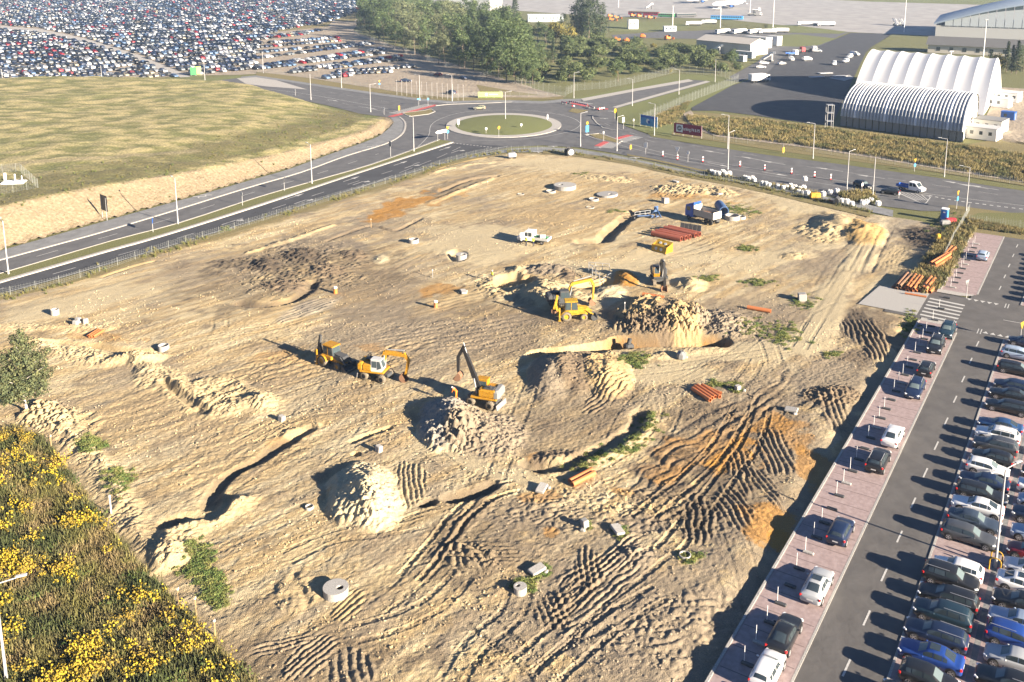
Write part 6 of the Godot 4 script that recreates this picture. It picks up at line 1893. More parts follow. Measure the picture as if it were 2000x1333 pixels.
	stairs_truck("white boarding stairs parked before the cabins", V(112.5,-451.8), -0.9)
	stairs_truck("white boarding stairs in front of the gabled shed", V(93.8,-484.8), -0.7)
	stairs_truck("left of two boarding stairs under the tall mast", V(252.1,-660.7), 1.7)
	stairs_truck("right of two boarding stairs under the tall mast", V(256.4,-660.7), 1.7)
	bus("crimson and dark apron bus, leftmost of its line", V(77.2,-765.9), V(100.4,-754.4), M.crimson, M.green)
	bus("green roofed long apron bus in the middle of its line", V(98.1,-743.3), V(110.1,-737.9), M.green, M.white)
	bus("dark apron bus at the right end of its line", V(110.9,-737.9), V(127.6,-743.3), M.dark_grey, M.light_grey)
	bus("blue apron bus with coloured print standing by itself", V(133.9,-717), V(157.5,-711.9), M.sky_blue, M.blue)
	truck("white fuel tanker with trailer on the far side of the airport lawn", V(191,-660.7), 3.1, 14.0, M.white, "tank", M.white, "tanker")
	truck("white fuel trailer right of the tanker on the lawn edge", V(202.5,-656.4), 3.1, 12.0, M.white, "tank", M.white, "tanker")
	for q in [[V(111.8,-660.7), 3.1, "white tanker with a silver tank beside the pump"], [V(124.9,-673.9), 3.1, "longest white tanker of the parked line"], [V(119.7,-597.8), -2.6, "white tanker nose first, leftmost of the front line"], [V(130.3,-597.8), -2.6, "white tanker second in the front line"], [V(140,-597.8), -2.6, "white tanker third in the front line"], [V(148,-597.8), 3.1, "white tanker fourth in the front line"], [V(157.6,-605), 3.1, "white tanker at the right end of the front line"]]:
		truck(q[2], q[0], q[1], 11.0, M.white, "tank", M.white, "tanker", "tankers of the fuel yard")
	truck("white box truck in the shade on the dark apron", V(92,-382), 0.45, 9.5, M.white, "box", M.white)
	for q in [[V(140,-437.9), -1.9, "white van alone on the dark apron near the tent", "van"], [V(148.4,-447.7), -2.2, "white van nose to us right beside the tent edge", "van"], [V(156.5,-466.7), -2.2, "white van behind another van beside the tent", "van"], [V(132.5,-456), 0.4, "white minibus alone in the middle of the dark apron", "van"], [V(124.9,-456), -1.6, "pale van beside the parked stairs", "van"], [V(108.2,-441.8), 0.1, "white estate parked by the weeds at the apron edge", "estate"], [V(103.1,-426.6), 0.1, "pale car without load by the weeds", "sedan"], [V(116,-439.8), 0.6, "cream car at the end of the cabins", "sedan"], [V(147.8,-492), -0.2, "grey van by the lawn edge", "van"], [V(162.8,-477.9), -1.0, "pale blue van against the tent wall", "van"]]:
		car(q[3], WHITE if not q[2].begins_with("grey") else SILVER, q[2], on(q[0]), q[1], "vehicles on the dark apron", "")
	for q in [[V(130.4,-475.6), 0.5, M.white, M.blue, "small truck with a blue load by the cabins"], [V(137.6,-489.6), 0.3, M.red, M.dark_grey, "red cabbed truck by the lawn"], [V(145.1,-494.5), 0.1, M.white, M.dark_grey, "white flat truck near the lawn edge"], [V(189.8,-808.7), 0.0, M.white, M.light_grey, "white service truck under the airliner"], [V(158.5,-821.8), 0.0, M.light_grey, M.white, "pale service truck between the airliners"], [V(178.1,-754.4), 0.0, M.light_grey, M.mid_grey, "grey loader right of the blue bus"], [V(174.5,-760.1), 0.0, M.dark_grey, M.mid_grey, "dark loader right of the blue bus"]]:
		truck(q[4], q[0], q[1], 6.5, q[2], "flat", q[3], "truck", "service trucks of the airport")
	for q in [[V(60.6,-737.9), 0.3, "orange sweeper nearest the conifers"], [V(63.9,-722.1), 0.2, "orange sweeper second from the conifers"], [V(58.8,-702), 0.0, "orange and blue sweeper in front of the others"], [V(78.6,-743.3), 0.4, "orange sweeper left of a pair behind the white box building"], [V(83.1,-737.9), 0.4, "orange sweeper right of a pair behind the white box building"], [V(89.5,-722.1), 0.3, "orange sweeper alone on the lawn"], [V(49.7,-548.8), 0.0, "orange sweeper at the edge of the shrubs"], [V(55.6,-542.8), 0.0, "rusty orange sweeper half in the shrubs"], [V(66.1,-570.6), 1.4, "orange sweeper beside the service road"], [V(79.7,-557.9), 0.7, "orange and blue sweeper at the end of the service road"]]:
		plough(q[2], q[0], q[1])
	for q in [[V(126.4,-407.2), "stack of pale pallets lying on the shaded apron"], [V(118.9,-394.2), "dark flat trolley lying beside the pallets"], [V(129.5,-397.4), "flat pale sheet trolley in the shade of the tent"]]:
		var t := thing("cargo_trolley", q[1], "trolley", on(q[0]), 0.3, "cargo trolleys in the tent's shade")
		for k in 4:
			var mb := MB.new()
			mb.bx(W(-2.4 + k * 1.6, 0.35, 0), W(1.5, 0.25, 2.6), Basis.IDENTITY, 0.03)
			obj("deck", mb.done(), M.light_grey, t)
	sheet("apron_slab", [V(123.8,-394.2),V(135.9,-403.9),V(134.5,-394.2),V(127.6,-385)], 0.0, M.concrete)
	for q in [[V(237.8,-608.7), 22.0, "tall slender mast beside the far stairs"], [V(156.8,-354.5), 15.5, "white mast in front of the tent hangar"], [V(224.5,-471.1), 18.5, "white mast in front of the service building"], [V(163.7,-647.9), 20.0, "tall mast at the edge of the fuel yard"], [V(77.7,-863.7), 16.0, "mast on the apron behind the orange machines"], [V(177.2,-777.6), 22.0, "tall dark mast right of the airliner"], [V(127,-643.8), 14.0, "mast among the tankers"], [V(96,-652.1), 14.0, "mast behind the blue cabin"]]:
		var t := thing("light_mast", q[2], "mast", on(q[0]), 0.0, "masts on the airport")
		var mb := MB.new()
		mb.tube(Vector3.ZERO, W(0, q[1], 0), 0.28, 0.16, 7)
		obj("pole", mb.done(), M.white, t)
		obj("lamp_head", MB.new().bx(W(0, q[1], 0), W(1.6, 0.3, 0.8), Basis.IDENTITY, 0.05).done(), M.light_grey, t)
func at_hangar(L: Vector2, R: Vector2, side: Vector2, u: float, v: float, y: float) -> Vector3:
	var p := L.lerp(R, u) + side * v
	return W(p.x, y, p.y)
func crown(seed_: int, lobes: Array, leaves: int, leaf: float, base: Color, tint: Color, cone := false) -> ArrayMesh:
	var r := RandomNumberGenerator.new()
	r.seed = seed_
	var V := PackedVector3Array()
	var N := PackedVector3Array()
	var C := PackedColorArray()
	var total := 0.0
	for l in lobes:
		total += l[1].x * l[1].y + l[1].y * l[1].z
	for l in lobes:
		var n := int(leaves * (l[1].x * l[1].y + l[1].y * l[1].z) / total)
		var clump := 0.0
		var cc := base
		var at := Vector3.ZERO
		for k in n:
			if k % 9 == 0:
				var d := W(r.randfn(), r.randfn(), r.randfn()).normalized()
				var reach := pow(r.randf(), 0.38)
				if cone:
					d = W(d.x, r.randf_range(-1, 1), d.z)
					var f := (1.0 - d.y) * 0.5
					var h := Vector2(d.x, d.z).normalized() * f * sqrt(r.randf_range(0.25, 1.0)) * (0.8 + 0.35 * sin(d.y * 30.0))
					at = l[0] + W(h.x, d.y, h.y) * l[1]
				else:
					at = l[0] + d * reach * l[1]
				clump = r.randf_range(0.55, 1.35)
				cc = base.lerp(tint, clampf(r.randfn(0.35, 0.35), 0.0, 1.0)) * clump
				cc.a = 1.0
			var p := at + W(r.randfn(), r.randfn() * 0.7, r.randfn()) * leaf * 1.5
			var out: Vector3 = ((p - l[0]) / l[1]).normalized()
			var nn: Vector3 = (out + W(r.randfn(), r.randfn() + 0.3, r.randfn()) * 0.6).normalized()
			var u: Vector3 = nn.cross(W(r.randfn(), r.randfn(), r.randfn())).normalized()
			var w: Vector3 = nn.cross(u)
			var s := leaf * r.randf_range(0.6, 1.3)
			var col := cc * r.randf_range(0.85, 1.15)
			col.a = 1.0
			for q in [-u * s, w * s * 0.75, u * s, -u * s, u * s, -w * s * 0.75]:
				V.append(p + q)
				N.append(nn)
				C.append(col)
	var arr := []
	arr.resize(Mesh.ARRAY_MAX)
	arr[Mesh.ARRAY_VERTEX] = V
	arr[Mesh.ARRAY_NORMAL] = N
	arr[Mesh.ARRAY_COLOR] = C
	var m := ArrayMesh.new()
	m.add_surface_from_arrays(Mesh.PRIMITIVE_TRIANGLES, arr)
	return m
func trunk(h: float, r0: float, limbs: int, seed_: int, lean := 0.03) -> ArrayMesh:
	var r := RandomNumberGenerator.new()
	r.seed = seed_
	var mb := MB.new()
	var p := Vector3.ZERO
	var path := [p]
	for k in 5:
		p += W(r.randfn() * lean * h, h / 5.0, r.randfn() * lean * h)
		path.append(p)
	for k in 5:
		mb.tube(path[k], path[k + 1], r0 * (1.0 - k * 0.17), r0 * (1.0 - (k + 1) * 0.17), 7, k == 4)
	for k in limbs:
		var t := r.randf_range(0.35, 0.9)
		var i := int(t * 5)
		var a: Vector3 = path[i].lerp(path[i + 1], t * 5 - i)
		var an := r.randf() * TAU
		var l := h * (1.05 - t) * r.randf_range(0.35, 0.55)
		mb.tube(a, a + W(cos(an) * l, l * 0.7, sin(an) * l), r0 * 0.35, r0 * 0.08, 5, false)
	return mb.done()
func lobes_for(kind: String, seed_: int) -> Array:
	var r := RandomNumberGenerator.new()
	r.seed = seed_
	var out := []
	if kind == "broad":
		for k in 9:
			var y := r.randf_range(0.30, 0.88)
			var w := 0.20 * sin(clampf((y - 0.1) * 1.15, 0.0, 1.0) * PI) + 0.05
			var a := k * 2.4
			out.append([W(cos(a) * w * 0.8, y, sin(a) * w * 0.8), W(1, 1.05, 1) * r.randf_range(0.11, 0.16)])
	elif kind == "tall":
		for k in 9:
			var y := 0.16 + k * 0.095
			var w := 0.085 * (1.15 - absf(y - 0.45))
			var a := k * 2.4
			out.append([W(cos(a) * w, y, sin(a) * w), W(0.10, 0.13, 0.10) * (1.2 - 0.6 * maxf(y - 0.4, 0.0))])
	elif kind == "cone":
		out.append([W(0, 0.55, 0), W(0.20, 0.46, 0.20)])
	else:
		for k in 7:
			var a := k * 2.4
			var w := r.randf_range(0.15, 0.42)
			out.append([W(cos(a) * w, r.randf_range(0.3, 0.72), sin(a) * w), W(0.28, 0.27, 0.28) * r.randf_range(0.75, 1.15)])
	return out
func trees():
	var shapes := {}
	var greens := {
		"broad": [Color(0.046, 0.078, 0.026), Color(0.110, 0.145, 0.050)], "tall": [Color(0.042, 0.074, 0.026), Color(0.100, 0.135, 0.045)], "cone": [Color(0.026, 0.042, 0.018), Color(0.050, 0.070, 0.024)],
		"dark": [Color(0.026, 0.044, 0.020), Color(0.062, 0.084, 0.034)],
		"pale": [Color(0.100, 0.125, 0.060), Color(0.180, 0.195, 0.095)], "shrub": [Color(0.055, 0.080, 0.026), Color(0.125, 0.150, 0.050)], "yellow": [Color(0.110, 0.110, 0.022), Color(0.220, 0.175, 0.030)],
	}
	for k in greens:
		shapes[k] = []
		for v in 3:
			var kind: String = {"pale": "broad", "dark": "tall", "yellow": "shrub"}.get(k, k)
			var lb := lobes_for(kind, v * 7 + k.length())
			var size := 1.0
			shapes[k].append(crown(v + 50, lb, 3000 if kind != "shrub" else 1800, 0.013 if kind != "shrub" else 0.04, greens[k][0], greens[k][1], kind == "cone"))
	var tr := [trunk(0.8, 0.014, 5, 3), trunk(0.8, 0.016, 6, 4)]
	var r := RandomNumberGenerator.new()
	r.seed = 5
	var words := {"broad": "broad green", "tall": "tall narrow green", "cone": "dark pointed conifer", "pale": "pale grey-green", "dark": "dark tall", "shrub": "bushy green", "yellow": "yellowing"}
	var count := {}
	var planted := []
	var plant := func(kind: String, p: Vector2, h: float, where: String, group: String):
		planted.append([kind, p, h, where, group])
	var front := [V(-113.8,-627.7),V(-92.7,-564.2),V(-74.7,-512.2),V(-57.8,-468.9),V(-45.1,-437.9),V(-34,-417.6),V(-23.9,-400.6),V(-14.7,-386.5),V(-7.2,-376.2),V(-2,-370.5)]
	var rear := [V(-142.1,-808.7),V(-123.7,-796),V(-101.9,-760.1),V(-77,-717),V(-54.7,-678.4),V(-35.9,-635.6),V(-20.4,-583.9),V(-9.9,-523),V(-2.5,-462.3),V(2.2,-414.1)]
	for row in 6:
		for i in 19:
			var t := (i + r.randf_range(-0.35, 0.35)) / 18.0 * 8.9
			t = clampf(t, 0.0, 8.99)
			var a: Vector2 = front[int(t)].lerp(front[int(t) + 1], t - int(t))
			var b: Vector2 = rear[int(t)].lerp(rear[int(t) + 1], t - int(t))
			var p := a.lerp(b, clampf((row + r.randf_range(0.0, 0.5)) / 5.5, 0.0, 1.0))
			var x := i / 18.0
			var kind := "tall" if r.randf() < 0.45 else "broad"
			if x > 0.22 and x < 0.55 and r.randf() < 0.5:
				kind = "pale"
			if x < 0.2 and r.randf() < 0.3:
				kind = "cone"
			var h := r.randf_range(17.0, 24.0)
			if row == 0:
				h *= 0.8
			if x > 0.9:
				h *= 0.6
			plant.call(kind, p, h, "in row %s of the wood" % ["one", "two", "three", "four", "five", "six"][row], "trees of the wood beside the car park")
	for q in [[V(25.5,-577.2), 21.0], [V(29.8,-570.6), 24.0], [V(33.4,-564.2), 26.0], [V(37.6,-567.4), 25.0], [V(41.5,-570.6), 21.0], [V(33.8,-597.8), 25.0], [V(29.7,-612.4), 22.0]]:
		plant.call("dark", q[0], q[1], "in the dark group by the apron", "tall conifers by the apron")
	for q in [[V(-14,-706.9), 16.0], [V(-9.4,-583.9), 14.0], [V(-6.9,-509.6), 12.0], [V(-14,-789.7), 18.0]]:
		plant.call("cone", q[0], q[1], "at the end of the wood", "conifers at the end of the wood")
	for q in [[V(7.2,-509.6), 14.0, "broad"], [V(13.2,-545.8), 13.0, "yellow"], [V(18.9,-539.9), 11.0, "yellow"], [V(3,-551.8), 12.0, "broad"], [V(9.7,-447.7), 11.0, "cone"], [V(5.1,-473.3), 8.0, "broad"], [V(20,-620), 12.0, "broad"]]:
		plant.call(q[2], q[0], q[1], "between the wood and the conifers", "trees between the wood and the conifers")
	var belt := PackedVector2Array([V(-2.4,-370.5),V(7.1,-373.3),V(12,-367.7),V(28.3,-371.9),V(47.1,-394.2),V(64.6,-410.6),V(78.3,-400.6),V(85.5,-397.4),V(95.7,-428.4),V(98.7,-456),V(93,-477.9),V(80.5,-496.9),V(68.5,-507),V(45.2,-523),V(32,-539.9),V(16.8,-517.5),V(2.4,-441.8)])
	var lo := Vector2(0, -560)
	var hi := Vector2(95, -350)
	var n := 0
	for k in 900:
		var p := Vector2(r.randf_range(lo.x, hi.x), r.randf_range(lo.y, hi.y))
		if not Geometry2D.is_point_in_polygon(p, belt) or n > 120:
			continue
		n += 1
		var h := r.randf_range(3.5, 8.0)
		var kind := "shrub"
		var f := r.randf()
		if f < 0.16:
			kind = "yellow"
			h *= 0.6
		elif f < 0.22:
			kind = "broad"
			h = r.randf_range(8, 11)
		plant.call(kind, p, h, "in the scrub belt", "scrub belt along the airport road")
	for q in [[V(199,-410.6), 9.0, "cone"], [V(205.6,-417.6), 8.0, "yellow"], [V(208,-414.1), 13.0, "cone"], [V(208.9,-407.2), 14.0, "cone"], [V(207.7,-408.9), 12.0, "cone"], [V(215.2,-414.1), 12.0, "broad"]]:
		plant.call(q[2], q[0], q[1], "before the service building", "trees before the service building")
	planted.sort_custom(func(a, b): return a[1].x / -a[1].y < b[1].x / -b[1].y)
	for q in planted:
		var kind: String = q[0]
		var h: float = q[2]
		var key: String = kind + q[3]
		count[key] = count.get(key, 0) + 1
		var shrub := kind == "shrub" or kind == "yellow"
		var called := "shrub" if shrub else "tree"
		var o := thing(called, "%s %s, %s from the left %s" % [words[kind], called, nth(count[key] - 1), q[3]], called, on(q[1]), r.randf() * TAU, q[4])
		var c := obj("crown", shapes[kind][r.randi() % 3], M.leaf, o)
		var w := h * r.randf_range(0.9, 1.15)
		c.scale = W(w, h, w)
		var t := obj("trunk", tr[r.randi() % 2], M.bark, o)
		t.scale = W(h, h * (0.8 if not shrub else 0.5), h)
	var o := thing("birch_tree", "young green tree with a pale trunk at the left edge of the site", "tree", on(V(-59.69,-103.59)), 0.6)
	var lb := []
	for q in [[0.0, 2.6, 0.0, 2.0], [-1.6, 2.4, 0.3, 1.5], [1.5, 2.6, 0.2, 1.4], [-2.8, 3.0, 0.0, 1.3], [0.0, 3.2, 0.0, 1.6], [0.7, 4.4, 0.5, 1.7], [-0.9, 4.2, -0.3, 1.7], [-1.9, 5.0, 0.2, 1.2], [1.6, 5.6, -0.4, 1.3], [0.2, 6.0, 0.4, 1.8], [-0.8, 7.2, 0.2, 1.4], [0.7, 7.6, -0.3, 1.2], [-0.1, 8.8, 0.0, 0.95], [-2.4, 3.9, 0.6, 1.0], [2.2, 4.2, 0.3, 1.0], [0.2, 9.6, 0.1, 0.5], [2.6, 6.6, 0.0, 0.5], [-1.9, 6.7, 0.4, 0.7]]:
		lb.append([W(q[0], q[1], q[2]), W(q[3], q[3] * 0.85, q[3])])
	obj("crown", crown(77, lb, 15000, 0.12, Color(0.052, 0.070, 0.030), Color(0.120, 0.125, 0.050)), M.leaf, o)
	obj("trunk", trunk(8.4, 0.17, 9, 8, 0.02), M.birch_bark, o)
func wheel_at(o: Node3D, p: Vector3, r: float, w: float, tyre: Material, rim: Material):
	var mb := MB.new()
	mb.smooth(true)
	mb.lathe([Vector2(r * 0.55, -w / 2), Vector2(r * 0.9, -w / 2), Vector2(r, -w * 0.3), Vector2(r, w * 0.3), Vector2(r * 0.9, w / 2), Vector2(r * 0.55, w / 2)], Vector3.ZERO, 18)
	for k in 14:
		mb.bx(W(cos(TAU * k / 14) * r, 0, sin(TAU * k / 14) * r), W(0.05, w * 0.9, 0.10), Basis(Vector3.UP, -TAU * k / 14))
	var t := obj("wheel", mb.done(), tyre, o)
	t.position = p
	t.rotation.x = PI / 2 * signf(p.z)
	obj("rim", MB.new().lathe([Vector2(r * 0.58, w * 0.25), Vector2(r * 0.58, w * 0.42), Vector2(r * 0.45, w * 0.2), Vector2(r * 0.2, w * 0.3), Vector2(0, w * 0.32)], Vector3.ZERO, 14).done(), rim, t)
func limb(mb: MB, pts: Array, w: float, z := 0.0):
	for i in pts.size() - 1:
		var a := Vector2(pts[i][0], pts[i][1])
		var b := Vector2(pts[i + 1][0], pts[i + 1][1])
		var n := (b - a).normalized().orthogonal()
		var da: float = pts[i][2] / 2
		var db: float = pts[i + 1][2] / 2
		var e := (b - a).normalized() * 0.06
		mb.prism([a - e + n * da, a - e - n * da, b + e - n * db, b + e + n * db], w + 0.01 * i, Transform3D(Basis.IDENTITY, W(0, 0, z)))
func scoop(mb: MB, at: Vector2, s: float, w: float, turn: float):
	var prof := []
	for k in 7:
		var t := turn + PI * 1.15 * k / 6.0
		prof.append(at + Vector2(cos(t), sin(t)) * s)
	for k in 6:
		var d: Vector2 = prof[k + 1] - prof[k]
		var n := d.normalized().orthogonal() * 0.03
		mb.prism([prof[k] - n, prof[k] + n, prof[k + 1] + n, prof[k + 1] - n], w)
	for z in [w / 2, -w / 2]:
		mb.prism(prof, 0.05, Transform3D(Basis.IDENTITY, W(0, 0, z)))
	for k in 5:
		mb.bx(W(prof[6].x, prof[6].y, -w / 2 + w * (k + 0.5) / 5), W(0.1, 0.22, 0.08), Basis(Vector3.BACK, turn))
func excavator(label: String, p: Vector2, turn: float, slew: float, body: Material, back: Material, arm: Material, cabm: Material, boom: Array, stick: Array, bucket: Vector2, wheels: bool, roof: Material) -> Node3D:
	var o := thing("excavator", label, "excavator", on(p), turn)
	var mb := MB.new()
	if wheels:
		mb.bx(W(0, 0.85, 0), W(3.9, 0.45, 1.1), Basis.IDENTITY, 0.05)
		mb.tube(W(1.3, 0.55, -1.0), W(1.3, 0.55, 1.0), 0.16)
		mb.tube(W(-1.3, 0.55, -1.0), W(-1.3, 0.55, 1.0), 0.16)
		obj("chassis", mb.done(), M.dark_grey, o)
		for x in [1.3, -1.3]:
			for z in [1.0, -1.0]:
				wheel_at(o, W(x, 0.53, z), 0.53, 0.48, M.dusty_rubber, M.dark_grey)
		mb = MB.new()
		mb.bx(W(-2.3, 0.45, 0), W(0.12, 0.65, 2.4), Basis(Vector3.BACK, -0.2), 0.03)
		mb.bx(W(-2.0, 0.65, 0.5), W(0.7, 0.15, 0.15))
		mb.bx(W(-2.0, 0.65, -0.5), W(0.7, 0.15, 0.15))
		obj("blade", mb.done(), M.mid_grey, o)
	else:
		for z in [1.05, -1.05]:
			mb = MB.new()
			var tr := []
			for k in 16:
				var t := TAU * k / 16
				tr.append(Vector2(signf(cos(t)) * 1.35 + cos(t) * 0.42, 0.43 + sin(t) * 0.42))
			mb.prism(tr, 0.5, Transform3D(Basis.IDENTITY, W(0, 0, z)))
			for k in 14:
				mb.bx(W(-1.7 + k * 0.26, 0.87, z), W(0.12, 0.05, 0.52))
			obj("track", mb.done(), M.dusty_rubber, o)
		obj("chassis", MB.new().bx(W(0, 0.7, 0), W(2.0, 0.5, 1.6), Basis.IDENTITY, 0.05).done(), M.dark_grey, o)
	var house := []
	mb = MB.new()
	mb.bx(W(-0.3, 1.28, 0), W(3.3, 0.26, 2.4), Basis.IDENTITY, 0.05)
	mb.bx(W(-0.75, 1.9, -0.65), W(2.2, 1.0, 1.1), Basis.IDENTITY, 0.14)
	mb.bx(W(-0.9, 1.85, 0.7), W(1.2, 0.9, 1.0), Basis.IDENTITY, 0.12)
	house.append(obj("house", mb.done(), body, o))
	house.append(obj("counterweight", MB.new().bx(W(-1.85, 1.85, 0), W(0.9, 1.15, 2.4), Basis.IDENTITY, 0.22).done(), back, o))
	mb = MB.new()
	mb.bx(W(-0.9, 2.46, -0.5), W(1.3, 0.12, 0.9), Basis.IDENTITY, 0.04)
	mb.tube(W(-1.1, 2.4, -0.7), W(-1.1, 2.9, -0.7), 0.07)
	house.append(obj("engine_cover", mb.done(), M.dark_grey, o))
	var cab := obj("cab", MB.new().prism([Vector2(-0.35, 1.4), Vector2(1.05, 1.4), Vector2(1.3, 2.0), Vector2(1.0, 2.95), Vector2(-0.3, 2.95)], 0.98, Transform3D(Basis.IDENTITY, W(0, 0, 0.66))).done(), cabm, o)
	house.append(cab)
	for w in [[[Vector2(-0.2, 1.95), Vector2(0.42, 1.95), Vector2(0.42, 2.8), Vector2(-0.2, 2.8)], 1.16], [[Vector2(0.5, 1.7), Vector2(1.1, 1.95), Vector2(0.88, 2.8), Vector2(0.5, 2.8)], 1.16], [[Vector2(-0.2, 1.95), Vector2(0.9, 1.95), Vector2(0.85, 2.8), Vector2(-0.2, 2.8)], 0.16]]:
		obj("window", MB.new().prism(w[0], 0.03, Transform3D(Basis.IDENTITY, W(0, 0, w[1]))).done(), M.cab_glass, cab)
	mb = MB.new()
	mb.quad(W(1.30, 2.03, 1.08), W(1.30, 2.03, 0.24), W(1.03, 2.88, 0.24), W(1.03, 2.88, 1.08))
	obj("windscreen", mb.done(), M.cab_glass, cab)
	obj("cab_roof", MB.new().bx(W(0.35, 3.0, 0.66), W(1.45, 0.12, 1.04), Basis.IDENTITY, 0.04).done(), roof, cab)
	mb = MB.new()
	limb(mb, boom, 0.42)
	house.append(obj("boom", mb.done(), arm, o))
	mb = MB.new()
	limb(mb, stick, 0.32)
	house.append(obj("arm", mb.done(), arm, o))
	mb = MB.new()
	var b0: Array = boom[0]
	var b1: Array = boom[1]
	for z in [0.3, -0.3]:
		mb.tube(W(b0[0] + 0.4, b0[1] - 0.3, z), W(b1[0] - 0.1, b1[1] - 0.35, z), 0.09)
	mb.tube(W(b1[0] + 0.2, b1[1] + 0.35, 0), W(stick[0][0] + 0.1, stick[0][1] + 0.45, 0), 0.08)
	house.append(obj("hydraulic_ram", mb.done(), M.steel, o))
	mb = MB.new()
	scoop(mb, bucket, 0.55, 0.95, 1.9)
	house.append(obj("bucket", mb.done(), M.rust, o))
	for h in house:
		h.rotation.y = slew
	return o
func backhoe(label: String, p: Vector2, turn: float, paint: Material, hood: Material, tyre: Material) -> Node3D:
	var o := thing("backhoe_loader", label, "backhoe loader", on(p), turn)
	var mb := MB.new()
	mb.bx(W(0.1, 0.95, 0), W(4.2, 0.5, 0.95), Basis.IDENTITY, 0.06)
	mb.bx(W(-0.3, 1.35, 0), W(1.9, 0.5, 2.0), Basis.IDENTITY, 0.08)
	obj("chassis", mb.done(), paint, o)
	obj("bonnet", MB.new().prism([Vector2(0.75, 1.1), Vector2(2.35, 1.0), Vector2(2.45, 1.55), Vector2(2.2, 1.75), Vector2(0.75, 2.0)], 0.95).done(), hood, o)
	for z in [0.98, -0.98]:
		wheel_at(o, W(-0.95, 0.72, z), 0.72, 0.46, tyre, paint)
		wheel_at(o, W(1.65, 0.5, z * 0.9), 0.5, 0.36, tyre, paint)
		mb = MB.new()
		var f := []
		for k in 8:
			var t := 0.15 + PI * 0.85 * k / 7.0
			f.append(Vector2(-0.95 + cos(t) * 0.86, 0.75 + sin(t) * 0.86))
		for k in range(7, -1, -1):
			var t := 0.15 + PI * 0.85 * k / 7.0
			f.append(Vector2(-0.95 + cos(t) * 0.80, 0.75 + sin(t) * 0.80))
		mb.prism(f, 0.5, Transform3D(Basis.IDENTITY, W(0, 0, z)))
		obj("mudguard", mb.done(), paint, o)
		mb = MB.new()
		limb(mb, [[0.7, 1.55, 0.26], [1.9, 1.65, 0.24], [2.95, 0.85, 0.2]], 0.14, z * 0.62)
		obj("loader_arm", mb.done(), hood, o)
		mb = MB.new()
		mb.bx(W(-2.0, 1.15, z * 1.05), W(0.22, 1.9, 0.2), Basis.IDENTITY, 0.03)
		mb.bx(W(-2.0, 0.12, z * 1.05), W(0.45, 0.08, 0.4))
		obj("stabiliser_leg", mb.done(), paint, o)
	var cab := obj("cab", MB.new().prism([Vector2(-1.15, 1.5), Vector2(0.75, 1.5), Vector2(0.55, 2.75), Vector2(-1.05, 2.75)], 1.42).done(), M.dark_grey, o)
	for z in [0.73, -0.73]:
		for q in [[-1.0, -0.28], [-0.2, 0.55]]:
			obj("window", MB.new().prism([Vector2(q[0], 1.65), Vector2(q[1] + (0.08 if q[1] > 0 else 0.0), 1.65), Vector2(q[1] - (0.08 if q[1] > 0 else 0.0), 2.65), Vector2(q[0] + 0.04, 2.65)], 0.03, Transform3D(Basis.IDENTITY, W(0, 0, z))).done(), M.cab_glass, cab)
		obj("door_pillar", MB.new().bx(W(-0.24, 2.12, z), W(0.08, 1.25, 0.06)).done(), paint, cab)
	for x in [[0.77, 0.57], [-1.17, -1.07]]:
		mb = MB.new()
		var q := [W(x[0], 1.7, 0.6), W(x[0], 1.7, -0.6), W(x[1], 2.65, -0.6), W(x[1], 2.65, 0.6)]
		if x[0] < 0.0:
			q.reverse()
		mb.quad(q[0], q[1], q[2], q[3])
		obj("windscreen", mb.done(), M.cab_glass, cab)
	obj("cab_roof", MB.new().bx(W(-0.25, 2.83, 0), W(1.95, 0.18, 1.6), Basis.IDENTITY, 0.07).done(), paint, cab)
	mb = MB.new()
	scoop(mb, Vector2(3.15, 0.55), 0.52, 2.3, 2.2)
	obj("loader_bucket", mb.done(), M.dark_grey, o)
	mb = MB.new()
	limb(mb, [[-2.05, 0.9, 0.4], [-2.5, 2.2, 0.36], [-2.25, 3.55, 0.3]], 0.3)
	obj("boom", mb.done(), hood, o)
	mb = MB.new()
	limb(mb, [[-2.25, 3.6, 0.34], [-2.75, 1.6, 0.24]], 0.24)
	obj("arm", mb.done(), hood, o)
	mb = MB.new()
	scoop(mb, Vector2(-2.75, 1.25), 0.4, 0.6, 2.6)
	obj("bucket", mb.done(), M.rust, o)
	return o
